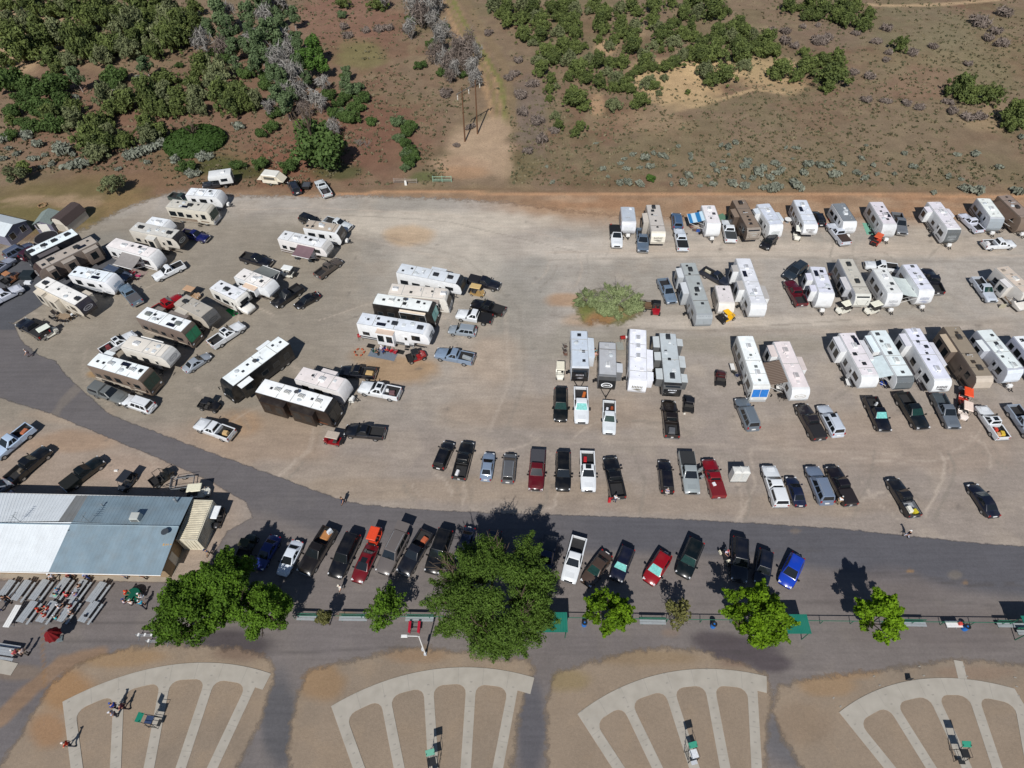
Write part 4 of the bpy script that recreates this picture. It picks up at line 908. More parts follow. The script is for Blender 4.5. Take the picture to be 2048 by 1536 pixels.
for c in [
 ('golf', 101, 668, 20, -11, CW, (226, 232, 220), 'white golf cart beside the black pickup at the road bend'),
 ('utvr', 24, 560, 16, -10, (120, 78, 50), (176, 122, 84), 'orange brown buggy loaded with gear beside the asphalt pad'),
 ('golf', 388, 592, 20, 6, (180, 150, 120), (196, 160, 128), 'tan roofed golf cart behind the taupe fifth wheel'),
 ('golf', 576, 549, -20, -4, CW, (236, 238, 236), 'white roofed golf cart by the grey trailer awning'),
 ('golf', 955, 587, 20, 4, (170, 140, 90), (206, 176, 120), 'tan golf cart below the black pickup of the four motorhomes'),
 ('utvr', 833, 716, 20, -6, (150, 20, 26), (28, 30, 34), 'red buggy with black roof near the white fifth wheel with campsite'),
 ('utvr', 421, 814, 20, 4, (22, 22, 26), (26, 28, 34), 'black buggy by the tail of the long black coach'),
 ('golf', 666, 882, -20, -4, (140, 20, 30), (186, 172, 158), 'red golf cart with a tan roof at the brown motorhome nose'),
 ('golf', 256, 968, -10, 12, (36, 40, 46), (40, 44, 52), 'dark golf cart in the shadow behind the clubhouse'),
 ('utv', 326, 957, 20, -14, (30, 32, 30), (30, 30, 30), 'black open buggy beside a small flat trailer'),
 ('golf', 402, 987, 20, -2, CW, (228, 224, 200), 'cream roofed golf cart at the clubhouse corner'),
 ('golf', 436, 1040, -7, 18, (40, 40, 44), (236, 240, 244), 'white roofed golf cart beside the shipping container'),
 ('utvr', 497, 1094, 10, -20, (40, 44, 28), (56, 58, 34), 'dark olive buggy deep in tree shade'),
 ('golf', 752, 1074, 8, -20, (200, 60, 30), (224, 74, 40), 'bright orange golf cart behind the maroon sedan'),
 ('golf', 1120, 748, 0, 20, CW, (232, 226, 206), 'cream roofed golf cart beside the black nosed trailer'),
 ('utv', 1440, 759, 0, -20, (74, 34, 36), (40, 36, 38), 'maroon buggy facing a folding table'),
 ('utvr', 1376, 811, 0, -20, (24, 24, 30), (26, 28, 36), 'black buggy with a cream bag beside a black brown pickup'),
 ('utvr', 1311, 619, 0, 20, (150, 16, 30), (24, 26, 28), 'black and red buggy beside the lone bush'),
 ('utvr', 1452, 637, 20, -8, (240, 184, 20), (246, 190, 20), 'bright yellow buggy in front of the small ribbed trailer'),
 ('golf', 1685, 621, -20, 6, CW, (236, 234, 216), 'cream golf cart below the trailer with two slide outs'),
 ('golf', 1742, 622, -20, 6, CW, (236, 234, 216), 'cream golf cart below the trailers sharing an awning'),
 ('golf', 1593, 473, 0, 20, CW, (240, 240, 230), 'white golf cart below a white far row trailer'),
 ('golf', 1752, 484, 12, -14, (186, 60, 40), (214, 92, 52), 'orange golf cart in the far row'),
 ('golf', 1926, 800, 0, 20, (190, 60, 46), (236, 84, 44), 'orange roofed golf cart beside a grey pickup'),
 ('golf', 1925, 828, 0, 20, (226, 214, 206), (238, 216, 202), 'pale pink roofed golf cart below an orange roofed one'),
]: cart(*c)
# ================================================================ CARAVANS, FIFTH WHEELS, MOTORHOMES
HGT = {'F': 3.6, 'T': 3.05, 'A': 3.5, 'B': 3.5, 'C': 3.1}
RVNAME = {'F': ('fifth_wheel_trailer', 'fifth wheel trailer', 'fifth wheel trailers on the gravel lot'), 'T': ('travel_trailer', 'travel trailer', 'travel trailers on the gravel lot'),
          'A': ('motorhome', 'motorhome', 'motorhomes on the gravel lot'), 'B': ('motor_coach', 'motor coach', 'motorhomes on the gravel lot'), 'C': ('cab_over_motorhome', 'motorhome', 'motorhomes on the gravel lot')}
RVS = {}
def profile(kind, L, H):
    h = L / 2
    if kind == 'F': return [(-h, .6), (h - 2.7, .6), (h - 2.5, 1.5), (h - .2, 1.55), (h, 2.1), (h - .22, H - .55), (h - .6, H - .12), (h - .95, H), (-h, H)], (3, 7)
    if kind == 'T': return [(-h, .5), (h - .4, .5), (h - .05, 1.1), (h, 1.5), (h - .3, H - .55), (h - .62, H - .1), (h - .9, H), (-h, H)], (1, 6)
    if kind in 'AB': return [(-h, .45), (h - .1, .45), (h, 1.0), (h - .02, 1.35), (h - .35, H - .4), (h - .55, H - .08), (h - .8, H), (-h, H)], (1, 6)
    return [(-h, .5), (h - 1.5, .5), (h - 1.5, 1.9), (h - .5, 1.95), (h - .2, 2.3), (h - .45, H - .1), (h - .8, H), (-h, H)], (3, 6)
def strip(prof, i0, i1, w0, off, taper=0.0):
    """panels that follow profile edges i0..i1, pushed outward"""
    mb = MB()
    for i in range(i0, i1):
        (x0, z0), (x1, z1) = prof[i], prof[i + 1]
        dx, dz = x1 - x0, z1 - z0; l = hypot(dx, dz); nx, nz = dz / l * off, -dx / l * off
        mb.add([(x0 + nx, -w0, z0 + nz), (x0 + nx, w0, z0 + nz), (x1 + nx, w0, z1 + nz), (x1 + nx, -w0, z1 + nz)], [(0, 1, 2, 3)])
    return mb
def along(prof, i0, i1, t):
    """point at fraction t along profile edges"""
    ls = [hypot(prof[i + 1][0] - prof[i][0], prof[i + 1][1] - prof[i][1]) for i in range(i0, i1)]; d = t * sum(ls)
    for k, l in enumerate(ls):
        if d <= l or k == len(ls) - 1:
            f = d / l; a, b = prof[i0 + k], prof[i0 + k + 1]; return (a[0] + (b[0] - a[0]) * f, a[1] + (b[1] - a[1]) * f)
        d -= l

def rv(kind, ru, rv_, fu, fv, label, wall=(222, 224, 226), roof=(226, 230, 234), cap=None, slides='', ac=(.3, .72), acc=(232, 234, 236), vents=3, vc=None, awn=None, stripe=(96, 84, 78), mark=None, W=2.5, wind=None, H=None, dark=(36, 36, 40), adj=0.0, ladder=True, dish=False, toppers=None, tank=True):
    """roof centre line from rear to nose in photo pixels; slides 'L-2.0:1.5' = slide-out on the left side spanning those x"""
    H = H or HGT[kind]
    a, b = G(ru, rv_, H), G(fu, fv, {'F': 2.5, 'T': 2.1, 'A': 2.3, 'B': 2.3, 'C': 2.3}[kind] if fv - rv_ > 20 else H - .7)
    mid = (a + b) / 2; mid.z = 0; L = (b - a).length; L = max(4.2, min(14.5, L)) + adj
    nm, cat, grp = RVNAME[kind]
    root = thing(nm, label, cat, mid, heading(a, b), grp)
    h = L / 2; w2 = W / 2
    prof, (c0, c1) = profile(kind, L, H)
    mb = MB(); mb.prism(prof, -w2, w2)
    wallm = shell(wall)
    body = obj('body', mb.mesh('body', bevel=.09, seg=2, smooth=True, ang=40), wallm, root)
    # roof membrane
    xr = prof[c1][0] - .02
    mb = MB(); n = 5
    mb.loft([[(x, y, H + .012 + .05 * (1 - (y / w2) ** 2)) for y in [(-1 + 2 * i / n) * (w2 - .10) for i in range(n + 1)]] for x in (-h + .08, -h * .4, xr * .3, xr)], False)
    obj('roof', mb.mesh('roof', smooth=True, ang=60), mat('roof_%d_%d_%d' % roof, S(*roof, 1.16), .5, var=.07, scale=1.6, dirt=.16, bump=.1), root)
    mb = MB()
    for s in (-1, 1): mb.box(-h + .1, xr, s * (w2 - .085) - .02, s * (w2 - .085) + .02, H + .004, H + .035)
    obj('roof_edge', mb, flat((150, 152, 154)) if sum(roof) > 400 else flat((60, 58, 58)), root)
    # air conditioners, vents, hatches
    for f in ac:
        x = -h + L * f; mb = MB(); mb.taper(x - .52, x + .45, -.36, .36, H + .03, H + .34, .07); m_ = mb.mesh('air_conditioner', bevel=.05, seg=2, smooth=True)
        u_ = obj('air_conditioner', m_, mat('ac_%d_%d_%d' % acc, S(*acc), .5, var=.04), root)
        mb = MB()
        for i in range(4): mb.box(x - .35 + i * .2, x - .25 + i * .2, -.22, .22, H + .338, H + .35)
        obj('vent_grille', mb, flat((120, 122, 124)) if sum(acc) > 300 else flat((46, 48, 52)), u_)
    rr = random.Random(int(ru * 7 + fv)); used = [-h + L * f for f in ac]
    k = 0
    for t in range(30):
        if k >= vents: break
        x = rr.uniform(-h + .5, xr - .6); y = rr.uniform(-.55, .55)
        if any(abs(x - q) < .95 for q in used): continue
        used.append(x); k += 1
        mb = MB(); sz = rr.choice((.2, .2, .24, .3))
        mb.taper(x - sz, x + sz, y - sz, y + sz, H + .03, H + .16, .04)
        c = vc or rr.choice(((40, 42, 46), (40, 42, 46), (210, 214, 216)))
        obj('roof_vent', mb.mesh('roof_vent', bevel=.02), mat('vent_%d_%d_%d' % c, S(*c), .3, var=.05), root)
    for i in range(2 + rr.randint(0, 2)):
        x, y = rr.uniform(-h + .5, xr - .4), rr.uniform(-.8, .8); mb = MB(); mb.lathe([(.07, H + .03), (.07, H + .16), (.02, H + .19)], 8, (x, y)); obj('vent_pipe', mb, flat((176, 178, 178)), root)
    if rr.random() < .55:
        x = rr.uniform(-h * .5, xr * .6); mb = MB(); mb.lathe([(.36, H + .03), (.33, H + .14), (.2, H + .2), (.01, H + .22)], 10, (x, rr.choice((-.5, .5)))); obj('skylight', mb.mesh('skylight', smooth=True), flat((196, 202, 206), .25), root)
    if rr.random() < .4 and L > 7:
        x = rr.uniform(-h * .6, xr * .4); y = rr.choice((-.6, .6)); mb = MB(); mb.box(x - .7, x + .7, y - .3, y + .3, H + .09, H + .12); obj('solar_panel', mb, flat((26, 30, 44), .2), root)
    if rr.random() < .6:
        x = rr.uniform(-h * .4, xr * .7); y = rr.uniform(-.4, .4); mb = MB(); mb.tube((x, y, H + .03), (x + .1, y, H + .3), .03).tube((x + .1, y - .42, H + .32), (x + .1, y + .42, H + .32), .035).tube((x - .1, y - .3, H + .3), (x + .3, y - .42, H + .3), .02); obj('tv_antenna', mb, flat((206, 208, 210)), root)
    for f in (.25, .5, .75):
        if L > 6.5 and rr.random() < .7: x = -h + L * f + rr.uniform(-.5, .5); mb = MB(); mb.box(x - .05, x + .05, -w2 + .12, w2 - .12, H + .061, H + .068) if x < xr - .1 else mb.box(0, .01, 0, .01, H + .03, H + .04); obj('roof_seam', mb, flat((178, 178, 174)) if sum(roof) > 540 else flat((104, 98, 92)), root)
    if dish:
        x = -h + L * .5; mb = MB(); mb.tube((x, .3, H + .03), (x, .3, H + .4), .03).lathe([(.02, H + .38), (.22, H + .44), (.33, H + .56)], 12, (x, .3)); obj('satellite_dish', mb, flat((70, 72, 76)), root)
    # nose
    capm = shell(cap) if cap else wallm
    if kind in 'FT':
        if cap: obj('front_cap', strip(prof, c0, c1 - (1 if kind == 'T' else 0), w2 - .05, .012), capm, root)
        # black wrap-round window or logo panel
        if mark:
            q = MB(); t0, t1 = (.18, .62) if mark[0] != 'v' else (.05, .9); p0 = along(prof, c0, c1, t0); p1 = along(prof, c0, c1, t1)
            def fp(t, y, o_=.022):
                x, z = along(prof, c0, c1, t); return (x + o_, y, z + o_ * .5)
            if mark[0] == 's':      # swooshes and lettering-like strokes
                nst = 7
                for i in range(nst):
                    y0 = -.75 + 1.5 * i / nst; hh = .05 + .04 * rr.random()
                    q.quad(fp(.50 - hh, y0), fp(.50 - hh, y0 + .13), fp(.50 + hh + .02, y0 + .16), fp(.50 + hh, y0 + .03))
                q.quad(fp(.34, -.85), fp(.30, 0), fp(.36, .85), fp(.40, 0))
                q.quad(fp(.26, -.3), fp(.22, .4), fp(.27, .8), fp(.29, .3))
            elif mark[0] == 'v':    # nested chevrons
                for sc_, th in ((1.0, .10), (.72, .09), (.4, .12)):
                    for s in (-1, 1):
                        q.quad(fp(.12 + .3 * (1 - sc_), 0), fp(.12 + .3 * (1 - sc_) + th, 0), fp(.8, s * sc_ * .95), fp(.8, s * (sc_ * .95 - .2)))
            elif mark[0] == 'o':    # oval emblem
                nn = 18
                for i in range(nn):
                    a0, a1 = 2 * pi * i / nn, 2 * pi * (i + 1) / nn
                    q.quad(*[fp(.45 + .14 * k_ * sin(a_), .8 * k_ * cos(a_)) for a_, k_ in ((a0, 1), (a1, 1), (a1, .78), (a0, .78))])
                for i in range(5): q.quad(fp(.41, -.45 + i * .19), fp(.41, -.33 + i * .19), fp(.48, -.33 + i * .19), fp(.48, -.45 + i * .19))
            elif mark[0] == 'w':    # dark shield window
                nn = 14; pts = [(-.98, .78), (.98, .78)] + [(.98 * cos(pi * i / nn), .7 - .52 * sin(pi * i / nn)) for i in range(nn + 1)]
                pts = [fp(t, y) for y, t in [(-1.0, .82), (1.0, .82)]] + [fp(.74 - .6 * sin(pi * i / nn), 1.0 * cos(pi * i / nn)) for i in range(nn + 1)]
                q.quad(*pts)
            obj('front_emblem' if mark[0] != 'w' else 'front_window', q, flat(mark[1]) if mark[0] != 'w' else GLASS, root)
            if mark[0] == 'w' and len(mark) > 1:
                q = MB()
                for i in range(6): q.quad(fp(.52, -.6 + i * .2, .03), fp(.52, -.47 + i * .2, .03), fp(.6, -.45 + i * .2, .03), fp(.6, -.58 + i * .2, .03))
                q.quad(fp(.40, -.5, .03), fp(.37, .1, .03), fp(.42, .55, .03), fp(.44, 0, .03))
                obj('front_emblem', q, flat(mark[1]), root)
    elif kind in 'AB':
        if cap: obj('front_cap', strip(prof, c0, c1, w2 - .04, .012), capm, root)
        q = MB(); p0 = prof[3]; p1 = (prof[4][0], prof[4][1]); d = (p1[0] - p0[0], p1[1] - p0[1])
        for s in (-1, 1):
            y0, y1 = (.03, w2 - .14) if s > 0 else (-w2 + .14, -.03)
            q.quad((p0[0] + d[0] * .04 + .03, y0, p0[1] + d[1] * .04), (p0[0] + d[0] * .04 + .03, y1, p0[1] + d[1] * .04), (p0[0] + d[0] * .93 + .03, y1, p0[1] + d[1] * .93), (p0[0] + d[0] * .93 + .03, y0, p0[1] + d[1] * .93))
        obj('windshield', q, wind or GLASS, root)
        q = MB(); q.taper(h - .12, h + .08, -w2 + .08, w2 - .08, .45, .75, .04); obj('front_bumper', q, shell((170, 172, 174)) if cap is None else capm, root)
        for s in (-1, 1):
            q = MB(); q.taper(h - .06, h + .05, s * .9 - .16, s * .9 + .16, .9, 1.1, .02); obj('headlight', q, LAMP, root)
            q = MB(); q.tube((h - .3, s * w2, 2.1), (h + .1, s * (w2 + .3), 2.1), .025).box(h + .05, h + .15, s * (w2 + .3) - .09, s * (w2 + .3) + .09, 1.6, 2.1); obj('mirror', q, BLACK, root)
    else:
        # van cab under the overhang
        q = MB(); q.loft([ring(h - 1.55, 1.0, .5, 1.95, .15), ring(h - .75, 1.0, .45, 1.3, .15), ring(h + .35, .9, .45, 1.1, .15), ring(h + .5, .8, .5, .9, .1)]); obj('cab', q.mesh('cab', smooth=True, ang=40), wallm, root)
        q = MB(); q.quad((h - .72, -.85, 1.32), (h - .72, .85, 1.32), (h - 1.38, .75, 1.92), (h - 1.38, -.75, 1.92)); q.v = [(x + .06, y, z + .03) for x, y, z in q.v]; obj('windshield', q, wind or GLASS, root)
        q = MB(); q.quad((h - .18, -.8, 2.28), (h - .18, .8, 2.28), (h - .34, .8, 2.75), (h - .34, -.8, 2.75)); q.v = [(x + .02, y, z) for x, y, z in q.v]; obj('front_window', q, GLASS, root)
        q = MB(); q.box(h + .4, h + .55, -.85, .85, .45, .7); obj('front_bumper', q, CHROME, root)
        for s in (-1, 1):
            q = MB(); q.taper(h + .38, h + .53, s * .65 - .14, s * .65 + .14, .78, .95, .02); obj('headlight', q, LAMP, root)
    # slide-outs
    spans = {1: [], -1: []}
    for sp in slides.split():
        s = 1 if sp[0] == 'L' else -1; x0, x1 = [float(q) for q in sp[1:].split(':')]
        x0, x1 = max(-h + .15, x0 * h), min(h - .3, x1 * h); spans[s].append((x0, x1)); dp = .85
        zb = .85 if kind != 'F' or x1 < h - 2.6 else 1.65
        q = MB(); y0, y1 = sorted((s * (w2 - .05), s * (w2 + dp))); q.box(x0, x1, y0, y1, zb, H - .35)
        so_ = obj('slide_out', q.mesh('slide_out', bevel=.04, seg=2, smooth=True), wallm, root)
        q = MB(); q.hexa([(x0 - .03, s * w2, H - .33), (x1 + .03, s * w2, H - .33), (x1 + .03, s * (w2 + dp + .04), H - .345), (x0 - .03, s * (w2 + dp + .04), H - .345), (x0 - .03, s * w2, H - .2), (x1 + .03, s * w2, H - .2), (x1 + .03, s * (w2 + dp + .04), H - .30), (x0 - .03, s * (w2 + dp + .04), H - .30)])
        tc = toppers or roof; obj('slide_topper', q, mat('roof_%d_%d_%d' % tc, S(*tc, 1.16), .55, var=.07, scale=1.6, dirt=.16), so_)
        q = MB(); yy = s * (w2 + dp + .008); nwn = 2 if x1 - x0 > 2.4 else 1
        for i in range(nwn):
            cx = x0 + (x1 - x0) * (i + .5) / nwn; ww = min(1.0, (x1 - x0) / nwn * .72) / 2
            q.quad((cx - ww, yy, 1.55), (cx + ww, yy, 1.55), (cx + ww, yy, H - .75), (cx - ww, yy, H - .75))
        obj('window', q, GLASS, so_)
    # side windows, door, stripes, wheels, bays
    for s in (-1, 1):
        xs_ = [-.78, -.42, -.05, .34, .62] if L > 8 else [-.6, -.05, .45]
        for f in xs_:
            x = f * h
            if any(p - .55 < x < q_ + .55 for p, q_ in spans[s]): continue
            if s == -1 and abs(f - .34) < .05 or (s == -1 and L <= 8 and abs(f - .45) < .02): continue
            ww = rr.choice((.38, .5, .62)); q = MB(); zb = 1.5 if kind != 'F' or x < h - 2.8 else 2.1
            zt = min(H - .55, zb + rr.choice((.6, .75, .9))); q.quad((x - ww, s * (w2 + .012), zb), (x + ww, s * (w2 + .012), zb), (x + ww, s * (w2 + .012), zt), (x - ww, s * (w2 + .012), zt)); fr = obj('window', q, GLASS, root)
            q = MB(); q.box(x - ww - .05, x + ww + .05, *sorted((s * (w2 + .002), s * (w2 + .009))), zb - .05, zt + .05); obj('window_frame', q, flat((70, 72, 74)), fr)
        if stripe:
            q = MB(); y = s * (w2 + .007); z0 = .95
            q.quad((-h + .1, y, z0), (h - .9, y, z0 - .15), (h - .9, y, z0 + .05), (-h + .1, y, z0 + .28))
            q.quad((-h * .6, y, z0 + .35), (h * .3, y, z0 + .12), (h - .7, y, z0 + .95), (h * .3, y, z0 + .22))
            q.quad((-h + .1, y, .62), (h - 2.8, y, .62), (h - 2.8, y, .8), (-h + .1, y, .8))
            obj('side_stripe', q, shell(stripe), root)
    if kind in 'FTAC' and not any(p < .34 * h + .4 and q_ > .34 * h - .4 for p, q_ in spans[-1]):
        x = .34 * h if L > 8 else .45 * h; q = MB(); q.box(x - .35, x + .35, -w2 - .03, -w2 + .01, .75, 2.6); d_ = obj('door', q.mesh('door', bevel=.01), wallm, root)
        q = MB(); q.quad((x - .2, -w2 - .036, 1.8), (x + .2, -w2 - .036, 1.8), (x + .2, -w2 - .036, 2.4), (x - .2, -w2 - .036, 2.4)); obj('door_window', q, GLASS, d_)
        q = MB(); q.box(x - .3, x + .3, -w2 - .35, -w2, .5, .54).box(x - .3, x + .3, -w2 - .6, -w2 - .33, .26, .3); obj('entry_step', q, BLACK, root)
    q = MB(); q.quad((-h - .012, -.7, 1.7), (-h - .012, .7, 1.7), (-h - .012, .7, H - .7), (-h - .012, -.7, H - .7)); obj('rear_window', q, GLASS, root)
    for s in (-1, 1): q = MB(); q.box(-h - .02, -h + .02, s * (w2 - .2) - .08, s * (w2 - .2) + .08, .8, 1.2); obj('taillight', q, TAIL, root)
    if ladder:
        q = MB()
        for y in (.55, .9): q.tube((-h - .1, y, .9), (-h - .1, y, H + .12), .02)
        for i in range(7): q.tube((-h - .1, .55, 1.1 + i * .32), (-h - .1, .9, 1.1 + i * .32), .016)
        obj('ladder', q, ALU, root)
    if kind == 'F': wheels(root, (-h * .30, -h * .30 + .95), w2, .37, .12)
    elif kind == 'T': wheels(root, (-.55, .4) if L > 5.5 else (-.2,), w2, .34, .1)
    else:
        wheels(root, (-h * .52, h * .6), w2 - .01, .46, .15)
        if kind == 'B': wheels(root, (-h * .52 - 1.1,), w2 - .01, .46, .15)
    if kind == 'T':
        q = MB()
        for s in (-1, 1): q.tube((h - .5, s * .75, .5), (h + 1.15, 0, .48), .05)
        q.tube((h + 1.1, 0, .48), (h + 1.3, 0, .5), .06); q.tube((h + .95, 0, .1), (h + .95, 0, .8), .035); obj('tongue', q, BLACK, root)
        if tank:
            q = MB(); q.taper(h + .12, h + .58, -.36, .36, .5, .98, .05); obj('propane_cover', q.mesh('propane_cover', bevel=.04, seg=2, smooth=True), WHITE, root)
    if kind == 'F':
        q = MB()
        for s in (-1, 1): q.tube((h - 2.95, s * .85, .05), (h - 2.95, s * .85, .7), .05).disc((h - 2.95, s * .85), .13, .13, .02, .06, 8)
        obj('landing_leg', q, STEEL, root)
        q = MB(); q.hexa([(h - 1.25, -.35, 1.2), (h - .75, -.3, 1.1), (h - .75, .3, 1.1), (h - 1.25, .35, 1.2), (h - 1.4, -.45, 1.6), (h - .6, -.45, 1.6), (h - .6, .45, 1.6), (h - 1.4, .45, 1.6)]).tube((h - .98, 0, .98), (h - .98, 0, 1.2), .06); obj('hitch_pin_box', q, BLACK, root)
    # awning
    if awn:
        sd, f0, f1, ext, colr = awn[:5]; s = 1 if sd == 'L' else -1
        x0, x1 = f0 * h, f1 * h; z0, z1 = H - .22, H - .22 - ext * .24; y0, y1 = s * (w2 + .03), s * (w2 + ext)
        q = MB(); n = 6
        q.loft([[(x, y0 + (y1 - y0) * i / n, z0 + (z1 - z0) * i / n - .10 * sin(pi * i / n)) for i in range(n + 1)] + [(x, y0 + (y1 - y0) * i / n, z0 + (z1 - z0) * i / n - .10 * sin(pi * i / n) - .012) for i in range(n, -1, -1)] for x in (x0, (x0 + x1) / 2, x1)])
        mk = 'awning_%d_%d_%d' % colr
        ribs = ('X', 2.6, .0) if len(awn) > 5 else None
        am = mat(mk, S(*colr), .8, var=.1, scale=2, dirt=.1, spec=.2)
        if len(awn) > 5 and 'striped_' + mk not in _M:
            am = am.copy(); am.name = 'striped_' + mk; t = am.node_tree; b_ = t.nodes['Principled BSDF']; tc_ = t.nodes.new('ShaderNodeTexCoord'); wv = t.nodes.new('ShaderNodeTexWave'); wv.bands_direction = awn[5]; wv.inputs['Scale'].default_value = awn[7]
            t.links.new(tc_.outputs['Object'], wv.inputs[0]); r_ = t.nodes.new('ShaderNodeMapRange'); t.links.new(wv.outputs[0], r_.inputs[0]); r_.inputs[1].default_value = .35; r_.inputs[2].default_value = .65
            mx = t.nodes.new('ShaderNodeMix'); mx.data_type = 'RGBA'; t.links.new(r_.outputs[0], mx.inputs[0]); mx.inputs[6].default_value = (*S(*colr), 1); mx.inputs[7].default_value = (*S(*awn[6]), 1); t.links.new(mx.outputs[2], b_.inputs['Base Color']); _M['striped_' + mk] = am
        aw = obj('awning', q, am, root)
        q = MB(); q.tube((x0, y1, z1), (x1, y1, z1), .05, n=8); obj('awning_roller', q, WHITE, aw)
        for x in (x0 + .03, x1 - .03):
            q = MB(); q.tube((x, y1, z1), (x, s * (w2 + .02), 1.0), .03).tube((x, (y0 + y1) / 2, (z0 + z1) / 2 - .12), (x, s * (w2 + .02), 1.9), .022); obj('awning_arm', q, WHITE, aw)
    RVS[label] = (root, L, H)
    return root

